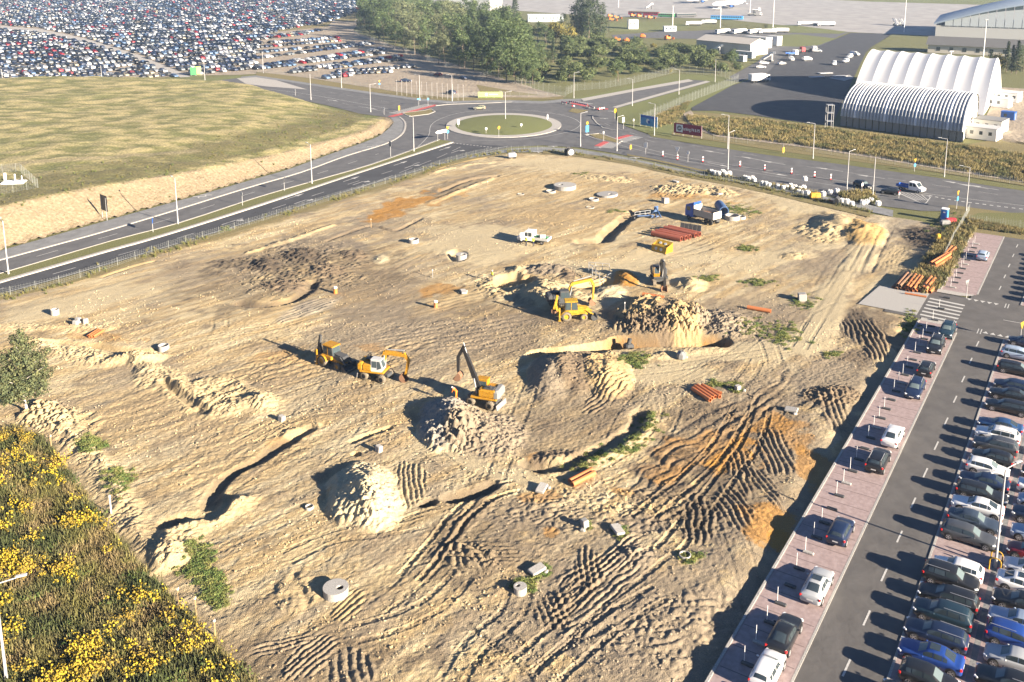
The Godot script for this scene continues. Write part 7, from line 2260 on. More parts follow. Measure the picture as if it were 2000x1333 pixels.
func machines():
	backhoe("yellow backhoe loader with a black bonnet behind the orange excavator", V(-26.2,-116.73), facing(V(-27.18,-117.51), V(-24.91,-115.95)), M.machine_yellow, M.dark_grey, M.dusty_rubber)
	backhoe("bright yellow backhoe loader with dusty wheels beside the raised yellow arm", V(5.9,-132.49), facing(V(4.54,-132.49), V(7.58,-132.69)), M.bright_yellow, M.bright_yellow, M.dusty_rubber)
	excavator("orange yellow wheeled excavator with a grey cab, its bucket on the ground", V(-19.78,-112.8), facing(V(-21.28,-113.54), V(-18.74,-112.36)), 0.18, M.machine_yellow, M.machine_yellow, M.machine_yellow, M.light_grey, [[0.6, 1.7, 0.5], [1.25, 3.7, 0.55], [3.9, 3.55, 0.4]], [[3.7, 3.75, 0.4], [4.35, 2.9, 0.35], [3.9, 1.0, 0.25]], Vector2(3.7, 0.6), true, M.light_grey)
	excavator("black and grey wheeled excavator with a yellow cab and its black boom raised", V(-5.79,-105.76), facing(V(-4.43,-105.63), V(-7.6,-107.21)), 0.15, M.machine_yellow, M.mid_grey, M.black, M.machine_yellow, [[0.4, 1.6, 0.5], [1.3, 3.6, 0.55], [2.6, 6.9, 0.35]], [[2.5, 7.1, 0.4], [3.3, 5.6, 0.34], [3.3, 3.7, 0.25]], Vector2(3.4, 3.2), true, M.machine_yellow)
	excavator("black tracked excavator with a yellow cab front, its arm reaching towards us", V(20.74,-147.5), -PI / 2 + 0.05, 0.0, M.dark_grey, M.dark_grey, M.black, M.machine_yellow, [[0.5, 1.6, 0.5], [1.7, 4.3, 0.55], [3.6, 4.4, 0.4]], [[3.4, 4.6, 0.4], [4.6, 2.6, 0.32], [4.3, 0.9, 0.25]], Vector2(4.2, 0.5), false, M.dark_grey)
	excavator("yellow armed excavator with a dark cab half hidden behind the backhoe loader", V(4.35,-136.34), facing(V(4.35,-136.34), V(8.59,-136.96)), 0.0, M.dark_grey, M.dark_grey, M.bright_yellow, M.dark_grey, [[0.8, 1.8, 0.45], [1.7, 3.8, 0.45], [4.6, 4.3, 0.34]], [[4.5, 4.4, 0.36], [5.0, 3.4, 0.3], [4.9, 1.2, 0.2]], Vector2(4.8, 0.8), false, M.dark_grey)
	var o := thing("tipper_truck", "blue cabbed tipper truck with a cream body beside the red pipes", "tipper truck", on(V(34.1,-183.1)), facing(V(35.7,-181.3), V(31.7,-186.1)))
	var mb := MB.new()
	mb.prism([Vector2(1.6, 0.7), Vector2(3.6, 0.7), Vector2(3.65, 1.7), Vector2(3.45, 3.0), Vector2(1.6, 3.1)], 2.4)
	mb.prism([Vector2(1.5, 3.1), Vector2(3.2, 3.05), Vector2(1.5, 3.7)], 2.2)
	obj("cab", mb.done(), M.cab_blue, o)
	mb = MB.new()
	mb.quad(W(3.66, 1.85, 1.1), W(3.66, 1.85, -1.1), W(3.50, 2.85, -1.05), W(3.50, 2.85, 1.05))
	obj("windscreen", mb.done(), M.glass, o)
	for z in [1.21, -1.21]:
		obj("side_window", MB.new().bx(W(2.75, 2.3, z), W(0.95, 0.8, 0.03)).done(), M.glass, o)
	obj("chassis", MB.new().bx(W(-0.6, 0.95, 0), W(6.6, 0.35, 1.0)).done(), M.dark_grey, o)
	for q in [[[-3.6, 1.25], [-3.55, 2.7]], [[1.35, 1.25], [1.35, 3.2]]]:
		obj("tailgate" if q[0][0] < 0 else "headboard", MB.new().bx(W(q[0][0], (q[0][1] + q[1][1]) / 2, 0), W(0.08, q[1][1] - q[0][1], 2.5)).done(), M.wall_cream, o)
	for z in [1.22, -1.22]:
		obj("side_board", MB.new().prism([Vector2(-3.5, 1.25), Vector2(1.35, 1.25), Vector2(1.35, 2.55), Vector2(-3.5, 2.55)], 0.08, Transform3D(Basis.IDENTITY, W(0, 0, z))).done(), M.concrete, o)
	mb = MB.new()
	mb.bx(W(-1.1, 1.3, 0), W(4.9, 0.12, 2.4))
	mb.bx(W(-1.4, 1.75, 0.1), W(3.4, 0.7, 1.9), Basis(Vector3.UP, 0.1), 0.3)
	obj("soil_load", mb.done(), M.rust, o)
	for x in [2.7, -1.7, -2.8]:
		for z in [1.0, -1.0]:
			wheel_at(o, W(x, 0.52, z), 0.52, 0.4, M.rubber, M.dark_grey)
	o = crew_truck("white dropside pickup with open doors and a green load, two workers beside it", V(0.29,-169.08), facing(V(2.84,-168.15), V(-2.3,-170.3)), M.light_grey, M.green)
	for z in [1.0, -1.0]:
		obj("open_door", MB.new().bx(W(1.75, 1.35, z * 1.55), W(0.08, 1.5, 1.0), Basis(Vector3.UP, z * 0.5), 0.03).done(), M.white, o)
	var r := RandomNumberGenerator.new()
	r.seed = 3
	mb = MB.new()
	for k in 16:
		mb.bx(W(r.randf_range(-2.7, -0.4), r.randf_range(1.0, 1.35), r.randf_range(-0.75, 0.75)), W(0.5, 0.35, 0.4), Basis(W(r.randf(), 1, r.randf()).normalized(), r.randf() * 3), 0.08)
	obj("green_load", mb.done(), M.green, o)
	obj("white_sack", MB.new().bx(W(-1.9, 1.5, -0.4), W(1.1, 0.5, 1.0), Basis(Vector3.UP, 0.4), 0.1).done(), M.bag, o)
	crew_truck("white crew cab truck with a blue dropside bed leaving the site entrance", V(85.1,-207), facing(V(82.8,-209.3), V(87,-204.4)), M.blue, M.blue)
	o = thing("excavator_grab", "rusty open clamshell grab hanging dark in the trench", "grab", on(V(13.39,-123.98)), 0.4)
	for s in [1.0, -1.0]:
		obj("shell", MB.new().prism([Vector2(0.1 * s, 2.2), Vector2(0.9 * s, 1.5), Vector2(1.0 * s, 0.5), Vector2(0.5 * s, 0.1), Vector2(0.6 * s, 1.2), Vector2(0.15 * s, 1.8)], 1.3).done(), M.rust, o)
	mb = MB.new()
	mb.bx(W(0, 2.7, 0), W(1.3, 1.2, 1.2), Basis.IDENTITY, 0.2)
	mb.tube(W(0, 3.3, 0), W(0.2, 4.0, 0), 0.3)
	obj("head", mb.done(), M.dark_grey, o)
	people()
func crew_truck(label: String, p: Vector2, turn: float, bed: Material, _load: Material) -> Node3D:
	var o := thing("crew_truck", label, "pickup truck", on(p), turn)
	var mb := MB.new()
	mb.smooth(false)
	mb.prism([Vector2(-0.1, 0.5), Vector2(3.0, 0.5), Vector2(3.05, 1.05), Vector2(2.2, 1.3), Vector2(1.5, 2.2), Vector2(-0.1, 2.25)], 1.95)
	obj("cab", mb.done(), M.white, o)
	mb = MB.new()
	mb.quad(W(2.19, 1.36, 0.85), W(2.19, 1.36, -0.85), W(1.58, 2.16, -0.8), W(1.58, 2.16, 0.8))
	obj("windscreen", mb.done(), M.glass, o)
	for z in [0.985, -0.985]:
		for q in [[0.1, 0.75], [0.9, 1.75]]:
			obj("side_window", MB.new().prism([Vector2(q[0], 1.35), Vector2(q[1], 1.35), Vector2(q[1] - (0.45 if q[1] > 1.0 else 0.0), 2.05), Vector2(q[0], 2.05)], 0.03, Transform3D(Basis.IDENTITY, W(0, 0, z))).done(), M.glass, o)
		obj("side_board", MB.new().bx(W(-1.6, 1.05, z), W(2.9, 0.45, 0.06)).done(), bed, o)
	obj("tailgate", MB.new().bx(W(-3.05, 1.05, 0), W(0.06, 0.45, 2.0)).done(), bed if bed == M.blue else M.white, o)
	mb = MB.new()
	mb.bx(W(-1.6, 0.8, 0), W(2.9, 0.08, 2.0))
	mb.bx(W(-0.4, 0.6, 0), W(5.0, 0.25, 0.9))
	obj("bed_floor", mb.done(), M.mid_grey, o)
	for x in [2.1, -1.9]:
		for z in [0.85, -0.85]:
			wheel_at(o, W(x, 0.36, z), 0.36, 0.26, M.rubber, M.rim)
	for z in [0.7, -0.7]:
		obj("headlight", MB.new().bx(W(3.02, 0.95, z), W(0.1, 0.18, 0.35), Basis.IDENTITY, 0.03).done(), M.lamp_clear, o)
	return o
func figure(pose: Dictionary, top: Color, legs: Color) -> ArrayMesh:
	var c := 0.045
	var lo := W(-0.65, -0.06, -0.55)
	var n := Vector3i(30, 43, 26)
	var B := [["hip_l", "knee_l", 0.095, 0.065], ["knee_l", "foot_l", 0.065, 0.05], ["hip_r", "knee_r", 0.095, 0.065], ["knee_r", "foot_r", 0.065, 0.05], ["foot_l", "toe_l", 0.05, 0.04], ["foot_r", "toe_r", 0.05, 0.04], ["pelvis", "chest", 0.15, 0.165], ["hip_l", "hip_r", 0.11, 0.11], ["sh_l", "sh_r", 0.10, 0.10], ["chest", "neck", 0.11, 0.06], ["neck", "head", 0.06, 0.11], ["head", "crown", 0.11, 0.105], ["sh_l", "el_l", 0.07, 0.05], ["el_l", "ha_l", 0.05, 0.04], ["sh_r", "el_r", 0.07, 0.05], ["el_r", "ha_r", 0.05, 0.04]]
	var D := PackedFloat32Array()
	D.resize(n.x * n.y * n.z)
	for k in n.z:
		for j in n.y:
			for i in n.x:
				var p := lo + W(i, j, k) * c
				var d := 1.0
				for b in B:
					var a: Vector3 = pose[b[0]]
					var ab: Vector3 = pose[b[1]] - a
					var t := clampf((p - a).dot(ab) / ab.length_squared(), 0.0, 1.0)
					var e := p.distance_to(a + ab * t) - lerpf(b[2], b[3], t)
					var h := maxf(0.05 - absf(d - e), 0.0) / 0.05
					d = minf(d, e) - h * h * 0.0125
				D[(k * n.y + j) * n.x + i] = d
	var at_ := {}
	var st := SurfaceTool.new()
	st.begin(Mesh.PRIMITIVE_TRIANGLES)
	st.set_smooth_group(1)
	var vert := func(i: int, j: int, k: int) -> Vector3:
		var key := Vector3i(i, j, k)
		if not at_.has(key):
			var s := Vector3.ZERO
			var m := 0
			for e in 12:
				var ax := e / 4
				var o := Vector3i(i, j, k)
				o[(ax + 1) % 3] += e & 1
				o[(ax + 2) % 3] += (e >> 1) & 1
				var q: Vector3i = o
				q[ax] += 1
				var a := D[(o.z * n.y + o.y) * n.x + o.x]
				var b := D[(q.z * n.y + q.y) * n.x + q.x]
				if (a < 0.0) != (b < 0.0):
					s += W(o.x, o.y, o.z).lerp(W(q.x, q.y, q.z), a / (a - b))
					m += 1
			at_[key] = lo + s / maxi(m, 1) * c
		return at_[key]
	for k in range(1, n.z - 1):
		for j in range(1, n.y - 1):
			for i in range(1, n.x - 1):
				for ax in 3:
					var o := Vector3i(i, j, k)
					var q: Vector3i = o
					q[ax] += 1
					var a := D[(o.z * n.y + o.y) * n.x + o.x]
					var b := D[(q.z * n.y + q.y) * n.x + q.x]
					if (a < 0.0) == (b < 0.0):
						continue
					var u := Vector3i.ZERO
					var w := Vector3i.ZERO
					u[(ax + 1) % 3] = 1
					w[(ax + 2) % 3] = 1
					var r := [o, o - u, o - u - w, o - w]
					if a < 0.0:
						r.reverse()
					for t in [0, 1, 2, 0, 2, 3]:
						var g: Vector3i = r[t]
						var p: Vector3 = vert.call(g.x, g.y, g.z)
						st.set_color(legs if p.y < pose.pelvis.y + 0.06 else (top if p.y < pose.neck.y + 0.0 and (p.distance_to(pose.ha_l) > 0.1 and p.distance_to(pose.ha_r) > 0.1) else (Color(0.75, 0.75, 0.73) if p.y > pose.head.y + 0.05 else Color(0.45, 0.27, 0.19))))
						st.add_vertex(p)
	st.generate_normals()
	return st.commit()
func people():
	var stand := {"pelvis": W(0, 0.95, 0), "chest": W(0.02, 1.33, 0), "neck": W(0.03, 1.5, 0), "head": W(0.05, 1.62, 0), "crown": W(0.05, 1.69, 0), "hip_l": W(0, 0.92, -0.09), "hip_r": W(0, 0.92, 0.09), "knee_l": W(0.04, 0.5, -0.1), "knee_r": W(0.02, 0.5, 0.1), "foot_l": W(0.0, 0.08, -0.11), "foot_r": W(-0.02, 0.08, 0.12), "toe_l": W(0.16, 0.04, -0.13), "toe_r": W(0.14, 0.04, 0.15), "sh_l": W(0.02, 1.42, -0.19), "sh_r": W(0.02, 1.42, 0.19), "el_l": W(0.0, 1.14, -0.25), "el_r": W(0.02, 1.14, 0.25), "ha_l": W(0.12, 0.92, -0.24), "ha_r": W(0.18, 0.95, 0.2)}
	var bend := stand.duplicate()
	bend.merge({"chest": W(0.28, 1.22, 0), "neck": W(0.42, 1.32, 0), "head": W(0.52, 1.37, 0), "crown": W(0.58, 1.40, 0), "sh_l": W(0.34, 1.26, -0.18), "sh_r": W(0.34, 1.26, 0.18), "el_l": W(0.44, 1.0, -0.22), "el_r": W(0.44, 1.0, 0.22), "ha_l": W(0.52, 0.78, -0.16), "ha_r": W(0.52, 0.78, 0.16)}, true)
	var hv := Color(0.70, 0.74, 0.03)
	var dk := Color(0.03, 0.035, 0.055)
	for q in [[V(-1.18,-167.23), 0.6, stand, hv, dk, "person in a yellow vest and dark trousers beside the pickup's open door"], [V(0.19,-166.93), 2.4, stand, hv, dk, "person in a yellow vest standing at the middle of the pickup"], [V(-6.66,-148.71), 0.2, stand, hv, Color(0.06, 0.06, 0.06), "person in a pale yellow jacket standing alone at the edge of the dug pits"], [V(-9.13,-105.63), 2.8, bend, Color(0.72, 0.16, 0.02), Color(0.72, 0.20, 0.02), "person in bright orange workwear bending behind the grey rubble heap"]]:
		var o := thing("person", q[5], "person", on(q[0]), q[1], "workers on the site")
		obj("body", figure(q[2], q[3], q[4]), M.tinted_rough, o)
	var seated := stand.duplicate()
	seated.merge({"knee_l": W(0.42, 0.92, -0.1), "knee_r": W(0.42, 0.92, 0.1), "foot_l": W(0.45, 0.5, -0.1), "foot_r": W(0.45, 0.5, 0.1), "toe_l": W(0.55, 0.47, -0.1), "toe_r": W(0.55, 0.47, 0.1), "ha_l": W(0.4, 1.12, -0.2), "ha_r": W(0.4, 1.12, 0.2)}, true)
func ring(label: String, p: Vector2, r: float, h: float, cover: float, tilt := 0.0, called := "concrete_ring") -> Node3D:
	var o := thing(called, label, "concrete ring", on(p, -0.05), p.x * 3.0, "concrete shaft rings on the site")
	var mb := MB.new()
	mb.smooth(true)
	mb.lathe([Vector2(r * 0.86, 0.0), Vector2(r, 0.0), Vector2(r, h - 0.03), Vector2(r - 0.04, h), Vector2(r * 0.86, h), Vector2(r * 0.86, 0.02)], Vector3.ZERO, 26, false)
	obj("ring", mb.done(), M.concrete, o)
	if cover > 0.0:
		mb = MB.new()
		var c := W(r * 0.35, 0, r * 0.12)
		for k in 26:
			var a := TAU * k / 26
			var b := TAU * (k + 1) / 26
			var i0 := c + W(cos(a), 0, sin(a)) * cover
			var i1 := c + W(cos(b), 0, sin(b)) * cover
			var o0 := W(cos(a), 0, sin(a)) * r * 1.03
			var o1 := W(cos(b), 0, sin(b)) * r * 1.03
			var up := W(0, h + 0.16, 0)
			var dn := W(0, h + 0.01, 0)
			mb.quad(o1 + up, o0 + up, i0 + up, i1 + up)
			mb.quad(o1 + dn, o0 + dn, o0 + up, o1 + up)
			mb.quad(i0 + dn, i1 + dn, i1 + up, i0 + up)
		obj("lid", mb.done(), M.concrete, o)
	o.rotation.z = tilt
	return o
func pipes(label: String, a: Vector2, b: Vector2, rows: Array, r: float, m: Material, cat := "pipes"):
	var d := (b - a).normalized()
	var s := Vector2(-d.y, d.x)
	var y := on((a + b) / 2).y
	var c := 0
	for j in rows.size():
		for i in rows[j]:
			var q: float = (i - (rows[j] - 1) / 2.0) * r * 2.15
			var mb := MB.new()
			var l := a.distance_to(b)
			mb.pipe(W(-l / 2, 0, 0), W(l / 2, 0, 0), r, r * 0.82, 10)
			var p: Vector2 = (a + b) / 2 + s * q + d * (0.25 * sin(i * 5.0 + j))
			var o := obj("pipe", mb.done(), m)
			o.position = W(p.x, y + r + j * r * 1.8, p.y)
			o.rotation.y = facing(a, b) + 0.02 * sin(i * 3.0 + j * 2.0)
			tag(o, "%s, %s in its pile" % [label, nth(c)], "pipe", label.trim_suffix(" pipe"))
			c += 1
func big_bag(label: String, p: Vector2, s: float, turn: float, up := 0.0):
	var o := thing("bulk_bag", label, "bulk bag", on(p, up), turn, "white bulk bags along the fence")
	var mb := MB.new()
	mb.smooth(true)
	var rings := []
	for q in [[0.80, 0.0], [1.0, 0.12], [1.04, 0.5], [1.0, 0.85], [0.9, 1.0], [0.8, 0.93]]:
		var a := []
		for k in 12:
			var t := -TAU * k / 12
			var sq := 1.0 / maxf(absf(cos(t)), absf(sin(t)))
			var w: float = q[0] * lerpf(1.0, sq, 0.6) * (1.0 + 0.05 * sin(k * 2.3 + turn * 7.0))
			a.append(W(cos(t) * w, q[1] * 1.9, sin(t) * w) * s * 0.55)
		a.reverse()
		rings.append(a)
	rings.reverse()
	for ri in rings:
		ri.reverse()
	rings.reverse()
	for ri in rings:
		ri.reverse()
	mb.loft(rings, true, true)
	obj("bag", mb.done(), M.bag, o)
	for k in 4:
		mb = MB.new()
		var t := PI / 4 + k * PI / 2
		mb.tube(W(cos(t) * 0.45, 0.95, sin(t) * 0.45) * s, W(cos(t) * 0.3, 1.25, sin(t) * 0.3) * s, 0.04, 0.04, 4)
		obj("lifting_loop", mb.done(), M.white, o)
func site_things():
	ring("large concrete shaft ring with a holed lid, nearest to us", V(-16.71,-71.63), 1.05, 0.62, 0.3)
	ring("open concrete ring standing on sand left of the two wide covers", V(-22.01,-168.77), 0.95, 0.8, 0.0)
	ring("grey concrete shaft standing in its hollow with a partly open lid", V(-12.6,-160.79), 1.0, 1.3, 0.42)
	ring("wide flat concrete cover, left of a pair in the upper site", V(7.4,-209.3), 2.5, 0.75, 0.5)
	ring("wide flat concrete cover lying tilted, right of a pair", V(16.6,-203.5), 2.3, 0.35, 0.5, 0.06)
	ring("low concrete ring left of the wide flat cover", V(4.1,-206.1), 1.1, 0.45, 0.0)
	ring("low concrete ring below the tilted flat cover", V(13.3,-199.6), 1.1, 0.45, 0.0)
	ring("thin ring half sunk in sand at the top middle", V(12.2,-193.8), 0.9, 0.15, 0.0)
	ring("thin dark ring half sunk left of the wide covers", V(-2.6,-204.4), 0.8, 0.15, 0.0)
	ring("white concrete ring standing right of the tipper's pipe", V(40.3,-184.6), 1.5, 0.9, 0.0)
	ring("low white ring behind the ring beside the tipper", V(42.2,-185), 0.9, 0.6, 0.0)
	ring("small white ring in a hole near the sand heap at bottom left", V(-21.83,-84.05), 0.42, 0.35, 0.0)
	ring("white shaft ring in the trench at the left", V(-50.55,-121.92), 0.75, 0.8, 0.0)
	ring("white shaft ring near the fence at far left", V(-71.42,-134.09), 0.6, 0.9, 0.0)
	ring("small manhole with weeds round it right of centre bottom", V(13.72,-76.44), 0.55, 0.35, 0.0)
	ring("white ring with weeds at bottom centre, lower of a pair", V(-1.04,-71.63), 0.55, 0.5, 0.2)
	for q in [[V(-66.67,-131.32), "upright white fitting of a group near the left trench"], [V(-65.44,-130.94), "second white fitting near the left trench"], [V(-66.5,-130.17), "small white block at the foot of the fittings"], [V(28.5,-197.1), "pale concrete block alone above the blue frame"], [V(4.94,-80.89), "pale block among weeds left of the rutted mud"], [V(7.97,-80.09), "white tilted slab among weeds right of the other block"], [V(0.4,-74.31), "white slabs on a weed mound at bottom centre"], [V(0.93,-87.26), "pale flat slab at the end of the sand track"], [V(-29.15,-101.86), "small white block lying on the sand at left centre"], [V(-16.69,-94.58), "blue white stone in a hole at left centre"], [V(25.4,-109.11), "pale concrete stump behind the orange pipes"], [V(30.67,-103.97), "pale slabs at the edge of the rutted mud"], [V(42.03,-140.17), "white square box standing in weeds"], [V(19.87,-118.47), "dark round boulder beside the trench"], [V(-10.99,-143.29), "white plate lying in the orange stain"], [V(41.2,-202.6), "white slabs heaped on the rubble berm"], [V(33.4,-215.1), "flat pale slab on the berm"]]:
		var o := thing("concrete_block", q[1], "concrete block", on(q[0], -0.04), q[0].x, "loose concrete pieces on the site")
		var mb := MB.new()
		var big: bool = q[1].begins_with("white square") or q[1].contains("boulder") or q[1].contains("alone")
		var flat: bool = q[1].contains("slab") or q[1].contains("plate")
		mb.bx(W(0, 0.55 if big else 0.3, 0), W(1.3, 1.3, 1.2) if big else W(1.5, 0.3, 0.9) if flat else W(0.7, 0.8, 0.6), Basis(W(0.3, 1, 0.2).normalized(), 0.3), 0.35 if q[1].contains("boulder") else 0.06)
		obj("block", mb.done(), M.mid_grey if q[1].contains("boulder") else M.concrete, o)
		obj("fragment", MB.new().bx(W(0.7, 0.12, 0.4), W(0.5, 0.3, 0.35), Basis(Vector3.UP, 0.9), 0.08).done(), M.concrete, o)
	pipes("orange plastic pipe in the stack nearest the ramp", V(60.09,-143.52), V(63.83,-149.2), [4, 3], 0.26, M.pipe_orange)
	pipes("brown pipe in the dark stack by the ramp", V(58.64,-144.44), V(62.61,-150.19), [4, 2], 0.26, M.rust)
	pipes("orange pipe in the right half of the ramp stack", V(62.19,-143.06), V(65.71,-148.23), [4, 2], 0.26, M.pipe_orange)
	pipes("orange pipe of the long stack beside the pink strip", V(67.82,-153.75), V(72.9,-159.11), [4, 3, 2], 0.26, M.pipe_orange)
	pipes("orange pipe of the upper stack beside the pink strip", V(71.86,-158.56), V(76.03,-164.25), [3, 2], 0.26, M.pipe_orange)
	pipes("long orange pipe lying along the ramp edge", V(58.92,-142.39), V(61.68,-140.83), [1], 0.16, M.pipe_orange)
	pipes("orange plastic pipe lying right of the bright sand track", V(20.42,-109.66), V(22.06,-106.55), [4], 0.25, M.pipe_orange)
	pipes("orange plastic pipe lying askew beside four others", V(21.2,-110.08), V(23.07,-107.88), [1], 0.22, M.pipe_orange)
	pipes("orange plastic pipe at the front of the site centre", V(4.02,-88.19), V(6.41,-90.39), [2], 0.28, M.pipe_orange)
	pipes("rusty pipe lying at the left trench", V(-62.25,-125.74), V(-61.86,-128.11), [3], 0.2, M.pipe_orange)
	pipes("orange pipe lying on the soil heap", V(17.03,-139.08), V(20.07,-137.59), [1], 0.32, M.pipe_orange)
	pipes("orange brown pipe lying behind the grey mound", V(32.69,-136.54), V(35.87,-134.9), [1], 0.32, M.pipe_orange)
	pipes("brown red steel pipe lying in a row behind the tipper", V(22.7,-173.2), V(27.71,-169.39), [1], 0.5, M.pipe_red)
	pipes("brown red steel pipe of a close pair behind the tipper", V(24.1,-174.5), V(29.2,-170.3), [2], 0.5, M.pipe_red)
	pipes("brown red steel pipe at the upper end of the row", V(26,-176.5), V(31.3,-171.9), [2], 0.5, M.pipe_red)
	pipes("dark blue drain pipe leaning beside the tipper's tail", V(39.1,-186.8), V(39,-191.8), [1], 1.0, M.pipe_blue)
	pipes("thin grey pipe lying at the top edge of the meadow", V(-33.84,-73.22), V(-31.76,-72.55), [1], 0.12, M.light_grey)
	var o := thing("trench_shield", "dark ribbed trench panel standing behind the red pipes", "trench panel", on(V(30.3,-174.8)), facing(V(28.7,-176.2), V(32.2,-174.2)))
	for k in 5:
		var mb := MB.new()
		mb.bx(W(-1.6 + k * 0.85 - 0.1, 0.9, 0), W(0.8, 1.75, 0.16), Basis(Vector3.RIGHT, -0.2), 0.03)
		obj("rib_panel", mb.done(), M.dark_grey, o)
	o = thing("yellow_shuttering", "yellow steel shuttering box with round holes lying on the sand", "shuttering", on(V(23.27,-163.95)), facing(V(22.05,-166.03), V(24.76,-163.37)))
	for q in [[W(0, 1.25, -0.5), W(3.4, 0.14, 1.7), 0.5], [W(0, 0.55, 0.75), W(3.2, 1.2, 0.14), -0.3]]:
		var mb := MB.new()
		mb.bx(q[0], q[1], Basis(Vector3.RIGHT, q[2]), 0.04)
		obj("side_plate", mb.done(), M.bright_yellow, o)
	for x in [-0.6, 0.5]:
		for q in [[W(x, 1.36, -0.5), 0.5], [W(x, 0.6, 0.84), -0.3 + PI / 2]]:
			var mb := MB.new()
			var b := Basis(Vector3.RIGHT, q[1])
			mb.tube(q[0] - b.y * 0.05, q[0] + b.y * 0.03, 0.28, 0.28, 12)
			obj("hole_plate", mb.done(), M.light_grey, o)
	for x in [-1.6, 1.6]:
		var mb := MB.new()
		mb.prism([Vector2(-1.2, 0.0), Vector2(0.9, 0.0), Vector2(0.7, 1.1), Vector2(-1.2, 1.6)], 0.1, Transform3D(Basis(Vector3.UP, -PI / 2), W(x, 0, 0)))
		obj("end_plate", mb.done(), M.machine_yellow, o)
	o = thing("trench_support", "blue steel strut frame lying left of the tipper", "steel frame", on(V(23.5,-186.1)), 0.2)
	for q in [[W(-3, 0.5, 0), W(1.5, 0.5, 0.3)], [W(0.4, 0.3, 1.4), W(3.0, 0.4, 0.8)], [W(0.2, 0.4, -1.5), W(0.8, 0.5, 1.5)], [W(3.2, 0.2, 1.6), W(2.7, 2.2, -1.6)], [W(1.4, 0.3, -1.8), W(3.0, 1.9, -1.7)], [W(1.6, 0.5, 2.2), W(2.6, 0.4, -1.2)]]:
		var mb := MB.new()
		mb.tube(q[0] * 0.75, q[1] * 0.75, 0.14, 0.14, 6)
		obj("strut", mb.done(), M.pipe_blue, o)
	var mb2 := MB.new()
	mb2.bx(W(2.2, 1.2, -1.5), W(1.1, 1.2, 0.2), Basis(Vector3.UP, 0.4), 0.05)
	obj("panel", mb2.done(), M.pipe_blue, o)
	for q in [[V(9.53,-153.23), V(12.92,-152.2), "grey guard rail behind the pit by the tracked excavator"], [V(11.06,-147.74), V(13.1,-151.19), "grey guard rail at the right end of the pit"], [V(9.5,-152.72), V(10.96,-147.5), "grey guard rail across the middle of the pit"], [V(20.8,-186.1), V(24.1,-187.6), "pale guard rail left of the blue frame"]]:
		var g := thing("guard_rail", q[2], "guard rail", on(q[0], 0.6), facing(q[0], q[1]), "guard rails round the pits")
		var l: float = q[0].distance_to(q[1])
		for k in 4:
			var mb := MB.new()
			mb.tube(W(l * k / 3.0, -0.8, 0), W(l * k / 3.0, 1.1, 0), 0.05, 0.05, 5)
			obj("post", mb.done(), M.steel, g)
		for y in [0.5, 1.05]:
			var mb := MB.new()
			mb.tube(W(0, y, 0), W(l, y, 0), 0.045, 0.045, 5)
			obj("rail", mb.done(), M.steel, g)
	for q in [[V(-31.6,-178.9), 1.9, M.wood, "pale survey stake on the brown soil"], [V(-16.61,-150.44), 1.5, M.steel, "thin steel pin in the open sand"], [V(13.63,-132.49), 1.3, M.steel, "thin pin in front of the backhoe loader"], [V(-10.3,-212.2), 0.9, M.wood, "short stake at the upper left of the site"], [V(-40.77,-83.03), 2.0, M.white, "white stake at the corner of the meadow"], [V(-29.64,-70.47), 1.6, M.wood, "wooden stake beside the green weeds"], [V(-27.71,-69.11), 1.8, M.wood, "wooden stake below the green weeds"], [V(-25.37,-66.73), 1.6, M.wood, "wooden stake lower on the meadow edge"], [V(-52.25,-94.58), 2.0, M.wood, "pale stake at the top of the meadow"]]:
		var t := thing("survey_stake", q[3], "stake", on(q[0]), 0.0, "stakes on the site")
		var mb := MB.new()
		mb.bx(W(0, q[1] / 2, 0), W(0.09, q[1], 0.09), Basis(Vector3.RIGHT, 0.03))
		obj("shaft", mb.done(), q[2], t)
		obj("painted_tip", MB.new().bx(W(0, q[1] * 0.9, 0), W(0.13, 0.2, 0.13)).done(), M.white, t)
	for q in [[V(-14.78,-137.17), "red and white marker drum standing on the open sand", M.pipe_orange], [V(-31.25,-142.84), "orange marker post on the churned soil", M.orange]]:
		var t := thing("marker_post", q[1], "marker", on(q[0]), 0.0)
		var mb := MB.new()
		mb.tube(Vector3.ZERO, W(0, 0.85, 0), 0.34, 0.30, 12)
		obj("drum", mb.done(), q[2], t)
		obj("cap", MB.new().tube(W(0, 0.85, 0), W(0, 1.1, 0), 0.31, 0.28, 12).done(), M.white, t)
	o = thing("portable_toilet", "blue portable toilet with a white roof at the site corner", "portable toilet", on(V(82.8,-183.9)), facing(V(84.4,-183.9), V(80.1,-177.5)))
	var mb3 := MB.new()
	mb3.bx(W(0, 1.15, 0), W(1.3, 2.2, 1.3), Basis.IDENTITY, 0.06)
	obj("cabin", mb3.done(), M.sky_blue, o)
	mb3 = MB.new()
	mb3.bx(W(0, 2.35, 0), W(1.4, 0.25, 1.4), Basis.IDENTITY, 0.12)
	obj("roof", mb3.done(), M.white, o)
	mb3 = MB.new()
	mb3.bx(W(0.665, 1.1, 0), W(0.04, 1.9, 0.8), Basis.IDENTITY, 0.01)
	obj("door", mb3.done(), M.blue, o)
	mb3 = MB.new()
	mb3.bx(W(0.69, 1.75, 0), W(0.02, 0.25, 0.4))
	obj("sign", mb3.done(), M.white, o)
